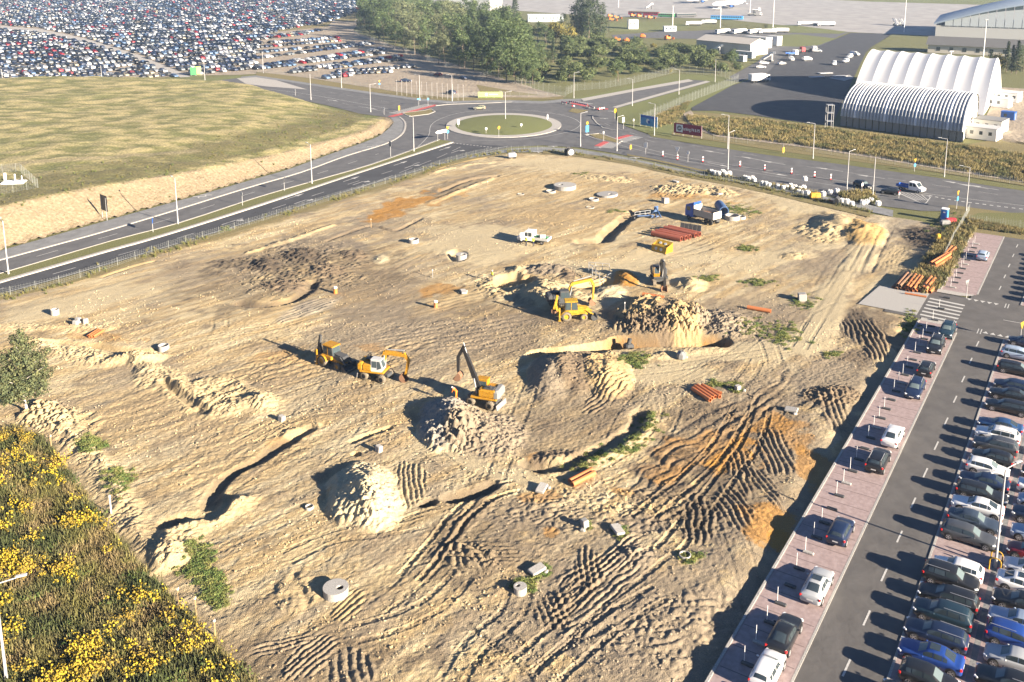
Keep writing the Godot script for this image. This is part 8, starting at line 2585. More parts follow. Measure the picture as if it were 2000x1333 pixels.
	for q in [[V(83.1,-181.7), M.red, "red crate beside the portable toilet", W(2.2, 0.8, 1.1)], [V(75.28,-169.08), M.bright_yellow, "small yellow pallet box on the dark rubble", W(0.9, 1.3, 0.7)], [V(61.5,-200), M.bright_yellow, "yellow drum compressor in front of the bulk bags", W(2.4, 1.2, 1.0)], [V(81.2,-179.9), M.mid_grey, "grey heap of sacks beside the red crate", W(2.0, 0.9, 1.0)]]:
		var t := thing("site_box", q[2], "box", on(q[0]), 0.1)
		var mb := MB.new()
		mb.bx(W(0, q[3].y / 2 + 0.25, 0), q[3], Basis.IDENTITY, 0.2)
		obj("box", mb.done(), q[1], t)
		for x in [-0.3, 0.3]:
			obj("skid", MB.new().bx(W(x * q[3].x, 0.13, 0), W(0.25, 0.3, q[3].z * 0.9)).done(), M.dark_grey, t)
	var bags := [V(43.3,-223.2),V(44,-222.1),V(44.8,-221.6),V(46,-223.2),V(46.2,-221.1),V(47.3,-221.6),V(50.2,-218.1),V(50.8,-217.1),V(51.9,-217.6),V(51.9,-215.6),V(53.1,-212.7),V(53.9,-212.2),V(54.2,-210.8),V(55.9,-209.8),V(56.8,-208.4),V(57.7,-208.9),V(59,-210.3),V(58.6,-207.5),V(59.7,-208.9),V(60.3,-207.5),V(60.1,-203.9),V(59.3,-204.8),V(60.9,-203.5),V(64.1,-202.6),V(66,-203.9),V(67.9,-205.2),V(61.3,-208),V(62.7,-212.2),V(66.3,-196.6),V(67.3,-196.2),V(67.6,-194.2),V(70.3,-195.4),V(71.4,-195.8),V(72.7,-197.1),V(73.3,-194.6)]
	for k in bags.size():
		var up := 1.0 if k == 27 else 0.0
		var where := "left group" if k < 6 else "blue capped group" if k < 10 else "small group" if k < 13 else "long middle row" if k < 23 else "trio right of the yellow compressor" if k < 26 else "taller pile" if k < 28 else "right group by the weeds"
		big_bag("white bulk bag, %s along the fence, in the %s" % [nth(k), where], bags[k], 0.95 if k < 6 or k > 21 else 0.8, k * 0.7, up)
	o = thing("cable_drum", "white faced dark cable drum lying by the top fence", "cable drum", on(V(9.8,-244.4)), 0.4)
	mb3 = MB.new()
	mb3.tube(W(0, 1.0, -0.9), W(0, 1.0, 0.9), 0.8, 0.8, 16)
	obj("core", mb3.done(), M.black, o)
	for z in [0.9, -0.9]:
		mb3 = MB.new()
		mb3.tube(W(0, 1.0, z - 0.06), W(0, 1.0, z + 0.06), 1.15, 1.15, 18)
		obj("flange", mb3.done(), M.black, o)
		mb3 = MB.new()
		mb3.tube(W(0, 1.0, z + 0.065 * signf(z)), W(0, 1.0, z + 0.1 * signf(z)), 0.75, 0.75, 16)
		obj("label_disc", mb3.done(), M.white, o)
	o = thing("small_generator", "small white generator at the top left corner of the site", "generator", on(V(-5.3,-240.1)), 0.3)
	mb3 = MB.new()
	mb3.bx(W(0, 0.9, 0), W(2.0, 1.0, 1.0), Basis.IDENTITY, 0.1)
	obj("housing", mb3.done(), M.white, o)
	for x in [-0.7, 0.7]:
		mb3 = MB.new()
		mb3.tube(W(x, 0.25, -0.5), W(x, 0.25, 0.5), 0.25, 0.25, 10)
		obj("wheel", mb3.done(), M.rubber, o)
	o = thing("loader_bucket", "dark loader bucket lying beside the last bags", "bucket", on(V(64.8,-196.2)), 2.6)
	mb3 = MB.new()
	scoop(mb3, Vector2(0, 0.8), 0.8, 1.8, 1.8)
	obj("shell", mb3.done(), M.dark_grey, o)
	mb3 = MB.new()
	mb3.bx(W(0.9, 0.5, 0), W(0.9, 0.4, 0.4), Basis.IDENTITY, 0.08)
	obj("bracket", mb3.done(), M.rust, o)
	for k in 48:
		var u := -3.0 + k * 2.68
		if u > 79.0 and u < 94.0 and k % 2 == 0:
			continue
		var p := lot(u, -3.3)
		var t := thing("bollard_planter", "low dark planter with a thin white stake on the pink strip, %s from our end" % nth(k), "planter", W(p.x, 0.05, p.y), -LOT_U.angle(), "planters along the pink strip")
		var mb := MB.new()
		mb.bx(W(0, 0.10, 0), W(0.35, 0.2, 1.0), Basis.IDENTITY, 0.05)
		obj("block", mb.done(), M.dark_grey if k % 5 != 2 else M.concrete, t)
		if k % 5 != 0:
			obj("stake", MB.new().tube(W(0.1, 0.0, -0.3), W(0.1, 1.5, -0.3), 0.03, 0.025, 5).done(), M.white, t)
func lamp(label: String, p: Vector2, arms: Array, h := 9.0):
	var o := thing("street_lamp", label, "street lamp", on(p), 0.0, "street lamps")
	var mb := MB.new()
	mb.tube(W(0, 0, 0), W(0, h, 0), 0.12, 0.075, 8)
	mb.tube(W(0, 0, 0), W(0, 0.9, 0), 0.16, 0.15, 8)
	obj("pole", mb.done(), M.post, o)
	for a in arms:
		var d := W(cos(a), 0.12, -sin(a))
		obj("arm", MB.new().tube(W(0, h - 0.05, 0), W(0, h - 0.05, 0) + d * 1.4, 0.05, 0.05, 6).done(), M.post, o)
		obj("lamp_head", MB.new().bx(W(0, h, 0) + d * 1.7, W(0.8, 0.12, 0.32), Basis(Vector3.UP, a), 0.05).done(), M.light_grey, o)
func sign_post(label: String, p: Vector2, turn: float, boards: Array, h := 2.6, legs := 1, spread := 0.0):
	var o := thing("road_sign", label, "road sign", on(p), turn)
	for k in legs:
		var x := 0.0 if legs == 1 else lerpf(-spread, spread, float(k) / (legs - 1))
		var mb := MB.new()
		mb.tube(W(0, 0, x), W(0, h, x), 0.05, 0.05, 6)
		obj("post", mb.done(), M.post, o)
	for b in boards:
		var mb := MB.new()
		var c := W(0.07, b[1], 0)
		if b[0] == "round":
			mb.tube(c, c + W(0.03, 0, 0), b[2], b[2], 18)
		elif b[0] == "triangle":
			mb.prism([Vector2(-b[2], b[2] * 0.8), Vector2(0, -b[2]), Vector2(b[2], b[2] * 0.8)], 0.04, Transform3D(Basis(Vector3.UP, PI / 2), c))
		elif b[0] == "arrow":
			mb.prism([Vector2(-b[2], -0.45), Vector2(b[2] * 0.6, -0.45), Vector2(b[2], 0), Vector2(b[2] * 0.6, 0.45), Vector2(-b[2], 0.45)], 0.05, Transform3D(Basis(Vector3.UP, PI / 2), c))
		else:
			mb.bx(c, W(0.05, b[3], b[2] * 2), Basis.IDENTITY, 0.02)
		obj("board", mb.done(), b[-1], o)
	return o
func fence(label: String, line: Array, h: float, step: float, wire: bool, y_top := false, called := "wire_fence"):
	var o := thing(called, label, "fence", Vector3.ZERO)
	var run := 0.0
	var next := 0.0
	var mb := MB.new()
	for i in line.size() - 1:
		var a: Vector2 = line[i]
		var b: Vector2 = line[i + 1]
		var l := a.distance_to(b)
		var d := (b - a) / l
		while next <= run + l:
			var p := on(a + d * (next - run))
			var pm := MB.new()
			pm.tube(p - W(0, 0.2, 0), p + W(0, h, 0), 0.03, 0.025, 5)
			if y_top:
				for s in [0.35, -0.35]:
					pm.tube(p + W(0, h, 0), p + W(-d.y * s, h + 0.4, d.x * s), 0.025, 0.02, 4)
			obj("post", pm.done(), M.mesh_wire, o)
			next += step
		run += l
		if wire:
			var p := on(a)
			var q := on(b)
			for k in int(h / 0.28):
				var y := 0.15 + k * 0.28
				mb.tube(p + W(0, y, 0), q + W(0, y, 0), 0.012, 0.012, 3, false)
			var c := 0.0
			while c < l:
				var g := on(a + d * c)
				mb.tube(g, g + W(0, h, 0), 0.010, 0.010, 3, false)
				c += 0.45
	if wire:
		obj("wire_mesh", mb.done(), M.mesh_wire, o).set_meta("kind", "stuff")
	return o
func banner(label: String, a: Vector2, b: Vector2, y0: float, y1: float, m: Material) -> Node3D:
	var o := thing("banner", label, "banner", W(a.x, 0, a.y), facing(a, b))
	var mb := MB.new()
	mb.bx(W(a.distance_to(b) / 2, (y0 + y1) / 2, 0), W(a.distance_to(b), y1 - y0, 0.06))
	obj("sheet", mb.done(), m, o)
	for k in 4:
		obj("post", MB.new().tube(W(a.distance_to(b) * k / 3.0, 0, -0.1), W(a.distance_to(b) * k / 3.0, y1 + 0.1, -0.1), 0.06, 0.06, 5).done(), M.post, o)
	return o
func lettering(text: String, size: float, at: Vector3, m: Material, o: Node3D, called := "lettering"):
	var t := TextMesh.new()
	var f := SystemFont.new()
	f.font_names = PackedStringArray(["Droid Sans"])
	f.font_weight = 700
	t.font = f
	t.text = text
	t.font_size = 64
	t.pixel_size = size / 64.0
	t.depth = 0.03
	t.horizontal_alignment = HORIZONTAL_ALIGNMENT_CENTER
	var x := obj(called, t, m, o)
	x.position = at
func street_things():
	var w := -PI * 0.75
	for q in [
		[V(-87.92,-151.7), [2.3], "street lamp in the central reservation at the left edge"], [V(-70.2,-181), [2.3], "street lamp in the central reservation opposite the dark billboard"], [V(-51.1,-213.6), [2.3], "street lamp in the central reservation in the middle of the dual road"], [V(-31.8,-248.8), [2.3], "street lamp at the roundabout end of the central reservation"],
		[V(-8.5,-293.6), [0.3, 2.8], "tall double armed street lamp on the roundabout island"], [V(13.2,-255.5), [0.4], "street lamp at the right edge of the roundabout by the site"], [V(22.7,-249.5), [0.6], "street lamp beside the round yellow sign"], [V(48.2,-228), [0.7], "street lamp in front of the crimson banner"], [V(35.4,-270.6), [2.6], "street lamp beside the blue banner"],
		[V(34.4,-322.9), [2.8], "street lamp on the dead end road, lower one"], [V(54.3,-348.2), [2.8], "street lamp on the dead end road, upper one"], [V(74.1,-382), [], "street lamp at the corner of the airport fence"], [V(15,-339.7), [0.3], "street lamp at the end of the wood fence"], [V(-40.1,-333.9), [2.8], "street lamp among flag poles behind the roundabout"], [V(-28.5,-332.8), [2.9], "street lamp near the lime banner"],
		[V(-74.1,-365), [3.0], "street lamp before the first parked rows"], [V(-53.7,-310.5), [0.2], "street lamp at the approach with its arm to the right"], [V(-79.4,-336.2), [], "short lamp at the edge of the grassed field"], [V(-116.7,-408.9), [], "street lamp beside the bus bay"], [V(-133.4,-383.5), [], "street lamp by the green gate boards"], [V(-165.1,-361), [], "street lamp beside the white board on the far road"], [V(-196,-348.2), [], "street lamp at the left edge of the far road"],
		[V(53,-252.1), [3.0], "street lamp right of the crimson banner"], [V(72.7,-240.1), [3.0], "street lamp below the ribbed hangar"], [V(98.2,-220.1), [2.9], "street lamp at the right end of the scrub"], [V(70.4,-206.1), [0.6], "street lamp behind the last bulk bags"], [V(74.2,-200.4), [], "street lamp in the weeds by the site entrance"], [V(90.2,-190.6), [2.7], "street lamp at the corner of the pink strip"],
	]:
		lamp(q[2], q[0], q[1], 9.3)
	lamp("lamp post with a double head and a yellow guard between the parking rows", lot(22.6, 11.3), [0.5, 3.64], 9.6)
	lamp("lamp post cut off at the bottom left corner", V(-38.94,-61.13), [0.4], 8.5)
	for k in 2:
		var o := thing("hoop_guard", "yellow hoop guard %s the lamp post in the car park" % ["in front of", "behind"][k], "hoop guard", on(lot(22.6 + (0.6 if k else -0.6), 11.3)), -LOT_N.angle() + 0.0, "yellow hoops round the lamp post")
		for z in [-0.45, 0.45]:
			var mb := MB.new()
			mb.tube(W(z, 0, 0), W(z, 1.0, 0), 0.06, 0.06, 8)
			obj("leg", mb.done(), M.bright_yellow, o)
		var mb := MB.new()
		var arc := []
		for s in 7:
			arc.append(W(0.45 * cos(PI * s / 6.0), 1.0 + 0.3 * sin(PI * s / 6.0), 0))
		for s in 6:
			mb.tube(arc[s], arc[s + 1], 0.06, 0.06, 8)
		obj("hoop", mb.done(), M.bright_yellow, o)
	var pale: Material = M.white
	for q in [
		[V(-73,-175.5), 0.3, [["arrow", 2.4, 0.8, M.blue]], 2.3, "blue arrow sign in the central reservation"], [V(-61.5,-194.6), -2.4, [["round", 2.6, 0.45, M.light_grey]], 2.6, "round sign seen from behind in the reservation"], [V(-55.8,-207), 0, [["board", 2.4, 0.5, 0.7, M.dark_grey]], 2.5, "small dark sign beyond the cycle path"],
		[V(-37.1,-242.5), -2.4, [["board", 3.4, 0.5, 1.4, M.mid_grey]], 4.2, "tall grey backed sign beside the near lane"], [V(-24.2,-265.4), -0.8, [["triangle", 3.2, 0.6, M.bright_yellow], ["round", 2.2, 0.5, M.sky_blue]], 3.6, "yellow triangle over a blue round sign at the reservation tip"], [V(-22.5,-283.3), -0.8, [["board", 1.7, 0.4, 1.5, pale]], 2.4, "white marker board at the left of the island"],
		[V(16,-272.9), -0.8, [["board", 1.6, 0.7, 2.0, M.sky_blue], ["round", 3.3, 0.5, M.bright_yellow]], 3.6, "blue board with a round yellow sign right of the roundabout"], [V(26.3,-298.1), -0.6, [["round", 2.6, 0.8, M.bright_yellow]], 3.0, "round yellow sign behind the lamp post"], [V(20.1,-262.5), 2.3, [["board", 2.5, 0.3, 0.7, M.light_grey]], 2.8, "small grey sign on the splitter island"],
		[V(27.4,-280.8), 2.4, [["board", 2.8, 0.6, 1.6, M.light_grey]], 3.8, "grey board beside the footway corner"], [V(30.7,-282.5), 2.4, [["round", 2.4, 0.4, M.light_grey]], 2.6, "round grey sign left of the blue banner"], [V(29.9,-245), -2.2, [["board", 2.6, 0.45, 1.4, pale]], 3.4, "white oblong sign on the right hand road"], [V(37.4,-239.5), -2.2, [["triangle", 2.6, 0.7, pale]], 3.0, "white triangle sign on the right hand road"],
		[V(39.7,-236.5), -2.2, [["board", 2.4, 0.35, 0.8, pale]], 2.6, "tilted white sign by the works lane"], [V(66.6,-246.3), -1.0, [["board", 1.0, 0.4, 1.4, M.bright_yellow]], 2.4, "yellow post sign at the edge of the scrub"], [V(93.3,-225.8), -1.0, [["triangle", 2.8, 0.5, M.bright_yellow], ["round", 1.6, 0.45, M.sky_blue]], 3.2, "yellow and blue sign beyond the road at right"], [V(72.5,-202.6), -0.8, [["board", 2.6, 0.4, 0.7, pale], ["round", 2.5, 0.2, M.red]], 3.2, "white sign with a red ring by the entrance"],
		[V(88.9,-192.2), -0.8, [["triangle", 3.4, 0.6, M.bright_yellow], ["board", 2.2, 0.5, 0.9, M.sky_blue]], 3.6, "yellow triangle over a blue board at the strip corner"], [V(67.94,-124.15), -0.9, [["triangle", 2.4, 0.6, M.bright_yellow]], 2.6, "yellow give way sign at the right edge by the crossing"], [V(67.83,-140.61), 2.2, [["triangle", 2.5, 0.6, M.mid_grey]], 2.6, "give way sign seen from behind on the pink strip"],
		[V(80.1,-200.9), -0.8, [["board", 1.0, 0.3, 0.6, M.light_grey]], 1.4, "small grey post by the site gate"], [V(-87.3,-345.7), -2.4, [["board", 2.0, 0.35, 0.6, pale]], 2.4, "white sign at the edge of the field road"], [V(-48.5,-305.6), -2.4, [["board", 2.0, 0.3, 0.6, pale]], 2.4, "white sign at the corner of the field"], [V(-185.6,-350.7), -2.4, [["board", 2.0, 0.4, 0.6, pale]], 2.4, "white sign at the left of the far road"],
		[V(-36,-322.9), -1.0, [["round", 2.4, 0.4, M.sky_blue]], 3.0, "blue round sign on the left splitter island"], [V(-39.2,-322.9), -1.0, [["board", 2.4, 0.6, 0.5, M.sky_blue]], 2.6, "pale blue board beside the crossing"], [V(-59.4,-365), -0.8, [["triangle", 2.6, 0.5, M.bright_yellow], ["board", 1.6, 0.4, 0.6, M.sky_blue]], 3.0, "yellow triangle sign standing on the gravel car park"], [V(-9.7,-268.3), -0.8, [["round", 2.8, 0.5, M.bright_yellow]], 3.0, "yellow sign beside the blue one below the island"],
		[V(-13.6,-272.9), -0.8, [["round", 1.6, 0.4, pale]], 2.0, "white chevron sign on the lower left of the island"], [V(-3.4,-279.2), -0.8, [["round", 1.6, 0.4, pale]], 2.0, "white chevron sign on the lower right of the island"], [V(4.7,-294.5), -0.6, [["board", 1.3, 0.3, 1.4, pale]], 2.2, "red and white marker board at the right of the island"],
		[V(26.5,-250.8), -0.8, [["board", 0.8, 0.4, 1.2, M.bright_yellow]], 1.6, "yellow hydrant marker right of the red crossing"], [V(-44.7,-313.5), -0.8, [["board", 0.9, 0.35, 1.5, M.bright_yellow]], 1.8, "yellow marker on the left splitter island"],
	]:
		sign_post(q[4], q[0], q[1], q[2], q[3])
	sign_post("large white direction arrow sign at the tip of the reservation", V(-25.8,-263.2), -0.7 + PI, [["arrow", 2.6, 2.2, pale]], 3.2, 2, 1.4)
	sign_post("pale double post board beside the far road", V(-162.6,-357), -1.4, [["board", 2.6, 1.6, 1.4, M.light_grey]], 3.2, 2, 1.1)
	sign_post("dark billboard standing on the bare embankment", V(-85.6,-183.1), -2.3 + PI, [["board", 3.4, 1.5, 3.2, M.dark_grey]], 4.6, 2, 1.0)
	for q in [[V(-144,-400.6), M.green, "left of two green boards at the gravel lane entrance"], [V(-142.8,-402.3), M.lime, "right of two green boards, with a yellow field"]]:
		sign_post(q[2], q[0], -1.3, [["board", 2.0, 1.3, 3.4, q[1]]], 3.8, 2, 1.0)
	var b := banner("crimson banner reading Parking beside the right hand road", V(41.3,-272.1), V(48.3,-266.1), 0.6, 3.6, M.crimson)
	var l: float = V(41.3,-272.1).distance_to(V(48.3,-266.1))
	var mb := MB.new()
	mb.bx(W(1.9, 2.15, 0.05), W(2.2, 2.2, 0.04))
	obj("logo_panel", mb.done(), M.white, b)
	obj("logo_disc", MB.new().tube(W(1.9, 2.15, 0.07), W(1.9, 2.15, 0.10), 0.8, 0.8, 20).done(), M.mid_grey, b)
	obj("logo_mark", MB.new().prism([Vector2(1.3, 2.0), Vector2(2.1, 2.0), Vector2(2.6, 2.3), Vector2(1.9, 2.35)], 0.04, Transform3D(Basis.IDENTITY, W(0, 0, 0.12))).done(), M.white, b)
	lettering("Parking P4 & P5", 0.8, W(l * 0.62, 2.1, 0.05), M.white, b)
	b.get_node("lettering").scale = W(1, 1.5, 1)
	b = banner("blue banner with a pale emblem hung on the fence corner", V(33.1,-285.8), V(37.5,-280.8), 0.4, 3.6, M.sky_blue)
	l = V(33.1,-285.8).distance_to(V(37.5,-280.8))
	obj("dark_stripe", MB.new().bx(W(l / 2, 3.2, 0.05), W(l - 0.1, 0.7, 0.04)).done(), M.blue, b)
	obj("emblem", MB.new().tube(W(l * 0.45, 1.9, 0.04), W(l * 0.45, 1.9, 0.08), 0.7, 0.7, 16).done(), M.white, b)
	obj("emblem_shade", MB.new().tube(W(l * 0.52, 1.7, 0.08), W(l * 0.52, 1.7, 0.12), 0.45, 0.45, 16).done(), M.blue, b)
	b = banner("lime green banner with faint white print on the gravel car park fence", V(-19.7,-340.3), V(-11,-340.3), 0.3, 2.2, M.lime)
	mb = MB.new()
	mb.tube(W(3.0, 1.3, 0.04), W(3.0, 1.3, 0.08), 0.5, 0.5, 14)
	mb.bx(W(5.6, 1.3, 0.05), W(3.0, 0.3, 0.03))
	obj("print", mb.done(), M.white, b)
	fence("thin wire fence along the whole upper edge of the site", fair(FENCE, 3), 1.5, 3.6, true)
	fence("tall airport fence with forked tops before the wood", [V(12.3,-346.9),V(3.9,-357),V(-8.2,-377.6),V(-24.1,-403.9),V(-39.8,-432.1),V(-62,-477.9),V(-86.4,-534.1),V(-112.6,-597.8)], 2.8, 3.2, true, true)
	fence("tall airport fence with forked tops round the dead end road", [V(12.3,-346.9),V(16.6,-358.3),V(27.7,-363.6),V(41.2,-379.1),V(61.9,-410.6),V(78.3,-400.6),V(84.3,-385)], 2.8, 3.2, true, true)
	fence("tall airport fence with yellow tags from the banner up to the dark apron", [V(33.2,-288.4),V(39.5,-300.9),V(51.3,-323.9),V(67.1,-351.9),V(83.4,-380.5)], 3.0, 3.2, true, true)
	fence("low wire fence between the right hand road and the scrub", [V(48.7,-266.8),V(62.4,-257.5),V(74.1,-248.8),V(86.7,-237.7),V(101.4,-223.2),V(116.4,-209.3)], 1.6, 3.4, true)
	fence("wire fence of the gravel car park along the far road", [V(12.2,-344.5),V(-7.5,-344.5),V(-20.7,-344.5),V(-29.6,-339.7),V(-41.6,-346.9),V(-59.2,-362.3),V(-83.7,-385),V(-104.8,-402.3),V(-120.3,-410.6)], 1.7, 3.4, true)
	fence("low fence between the verge and the far left rows of cars", [V(-241.7,-373.3),V(-216,-382),V(-187,-386.5),V(-168.5,-392.7),V(-151.7,-399)], 1.7, 3.4, true)
	fence("wire fence beside the pink strip's far end", [V(90.9,-190.6),V(78.7,-170.3),V(72.63,-159.95)], 1.6, 3.0, true)
	fence("wire fence along the grass beyond the pink strip", [V(87.5,-183.1),V(90.5,-181.7),V(93.4,-180.3),V(99.2,-176.8)], 1.4, 3.0, true)
	fence("green mesh fence round the pump station at left", [V(-110.1,-179.5),V(-106,-182.9),V(-100.9,-188),V(-112,-202),V(-115.5,-200.2),V(-120.1,-196.6)], 2.0, 2.6, true)
	var o := thing("pump_station", "white pump slab with two upright pipes inside the green mesh fence", "pump station", on(V(-108.1,-192.1)), 0.2)
	obj("slab", MB.new().bx(W(0, 0.25, 0), W(4.6, 0.5, 2.6), Basis.IDENTITY, 0.2).done(), M.white, o)
	for q in [[-1.6, 0.3, 1.9], [0.3, 0.16, 1.6], [1.6, 0.1, 1.2]]:
		obj("pipe", MB.new().tube(W(q[0], 0.4, 0), W(q[0], 0.4 + q[2], 0), q[1], q[1], 10).done(), M.white, o)
	for k in 14:
		var p: Vector2 = V(-50.1,-346.9).lerp(V(-24.6,-333.9), k / 13.0)
		var t := thing("flag_pole", "thin white pole, %s of the row behind the roundabout" % nth(k), "pole", on(p), 0.0, "thin poles behind the roundabout")
		obj("shaft", MB.new().tube(Vector3.ZERO, W(0, 5.5, 0), 0.05, 0.04, 5).done(), M.post, t)
		obj("ball", MB.new().lathe([Vector2(0, 5.45), Vector2(0.09, 5.55), Vector2(0, 5.65)], Vector3.ZERO, 6).done(), M.white, t)
	var bc := [V(34.1,-242.5),V(37.3,-238.3),V(43.4,-235.9),V(51.8,-230.8),V(57,-226.9),V(62.6,-223.2),V(67.1,-219.6),V(70.2,-217.1)]
	for k in bc.size():
		var t := thing("works_beacon", "red and white beacon, %s along the closed lane" % nth(k), "beacon", on(bc[k]), -0.9 + (0.2 if k == 4 else 0.0), "beacons along the closed lane")
		obj("foot", MB.new().bx(W(0, 0.06, 0), W(0.8, 0.12, 0.4), Basis.IDENTITY, 0.03).done(), M.black, t)
		for i in 4:
			obj("stripe", MB.new().bx(W(0, 0.3 + i * 0.33, 0), W(0.09, 0.32, 0.42)).done(), M.white if i % 2 else M.red, t)
	for q in [[V(10.2,-327.2), V(12.1,-325), "striped barrier left across the dead end road"], [V(12.9,-328.3), V(18.9,-320.7), "long red barrier in the middle of the dead end road"], [V(19.2,-318.6), V(21,-314.5), "striped barrier right of the long one"], [V(21.9,-312.5), V(24.4,-314.5), "red water barrier at the right of the closed road"], [V(13.4,-318.6), V(14.6,-318.6), "dark red drum barrier before the closed road"]]:
		var t := thing("road_barrier", q[2], "barrier", on(q[0]), facing(q[0], q[1]), "barriers closing the dead end road")
		var n := maxi(int(q[0].distance_to(q[1]) / 0.5), 2)
		for i in n:
			obj("stripe", MB.new().bx(W(0.25 + i * 0.5, 0.75, 0), W(0.48, 0.5, 0.12), Basis.IDENTITY, 0.02).done(), M.red if i % 2 == 0 else M.white, t)
		for x in [0.3, n * 0.5 - 0.3]:
			obj("foot", MB.new().bx(W(x, 0.3, 0), W(0.1, 0.6, 0.6)).done(), M.dark_grey, t)
func tuft(seed_: int, blades: int, h: float, spread: float, w: float, head := false) -> ArrayMesh:
	var r := RandomNumberGenerator.new()
	r.seed = seed_
	var mb := MB.new()
	mb.col(Color(1, 1, 1))
	for k in blades:
		var a := r.randf() * TAU
		var o := W(cos(a), 0, sin(a)) * spread * sqrt(r.randf())
		var lean := W(r.randfn() * 0.25, 1.0, r.randfn() * 0.25) * h * r.randf_range(0.55, 1.0)
		var s := W(-sin(a), 0, cos(a)) * w
		var sh := r.randf_range(0.7, 1.15)
		mb.col(Color(sh, sh, sh))
		if head:
			for i in 7:
				var c := o + lean * r.randf_range(0.75, 1.0) + W(r.randfn(), r.randfn() * 0.6, r.randfn()) * w * 1.6
				var u := W(r.randfn(), r.randfn(), r.randfn()).normalized() * w
				var v := u.cross(W(r.randfn(), r.randfn(), r.randfn()).normalized()) * 1.4
				mb.quad(c - u, c - v, c + u, c + v)
		else:
			mb.quad(o - s, o + s, o + lean + s * 0.25, o + lean - s * 0.25)
			if k % 2 == 0:
				var c := o + lean * r.randf_range(0.4, 0.85)
				var u := W(r.randfn(), r.randfn() * 0.5, r.randfn()).normalized() * w * 2.4
				mb.tri(c, c + u + s, c + u * 0.8 - s + W(0, w, 0))
	return mb.done()
func clod(seed_: int) -> ArrayMesh:
	var r := RandomNumberGenerator.new()
	r.seed = seed_
	var mb := MB.new()
	mb.col(Color(1, 1, 1))
	var rings := []
	for q in [[0.55, -0.3], [0.95, 0.0], [0.8, 0.45], [0.3, 0.7]]:
		var a := []
		for k in 6:
			var t := -TAU * k / 6
			var w: float = q[0] * r.randf_range(0.75, 1.2)
			a.append(W(cos(t) * w, q[1] + r.randfn() * 0.08, sin(t) * w))
		a.reverse()
		rings.append(a)
	mb.loft(rings, true, true)
	return mb.done()
func scatter(called: String, label: String, cat: String, mesh: Mesh, m: Material, list: Array):
	if list.is_empty():
		return
	var mm := MultiMesh.new()
	mm.transform_format = MultiMesh.TRANSFORM_3D
	mm.use_colors = true
	mm.mesh = mesh
	mm.instance_count = list.size()
	for i in list.size():
		mm.set_instance_transform(i, list[i][0])
		mm.set_instance_color(i, list[i][1])
	var o := MultiMeshInstance3D.new()
	o.name = numbered(called)
	o.multimesh = mm
	o.material_override = m
	add_child(o)
	tag(o, label, cat, "", "stuff")
func at_rand(r: RandomNumberGenerator, p: Vector2, s: float, up := 0.0, flat := 1.0) -> Transform3D:
	return Transform3D(Basis(Vector3.UP, r.randf() * TAU).scaled(W(s, s * flat, s)), on(p, up))
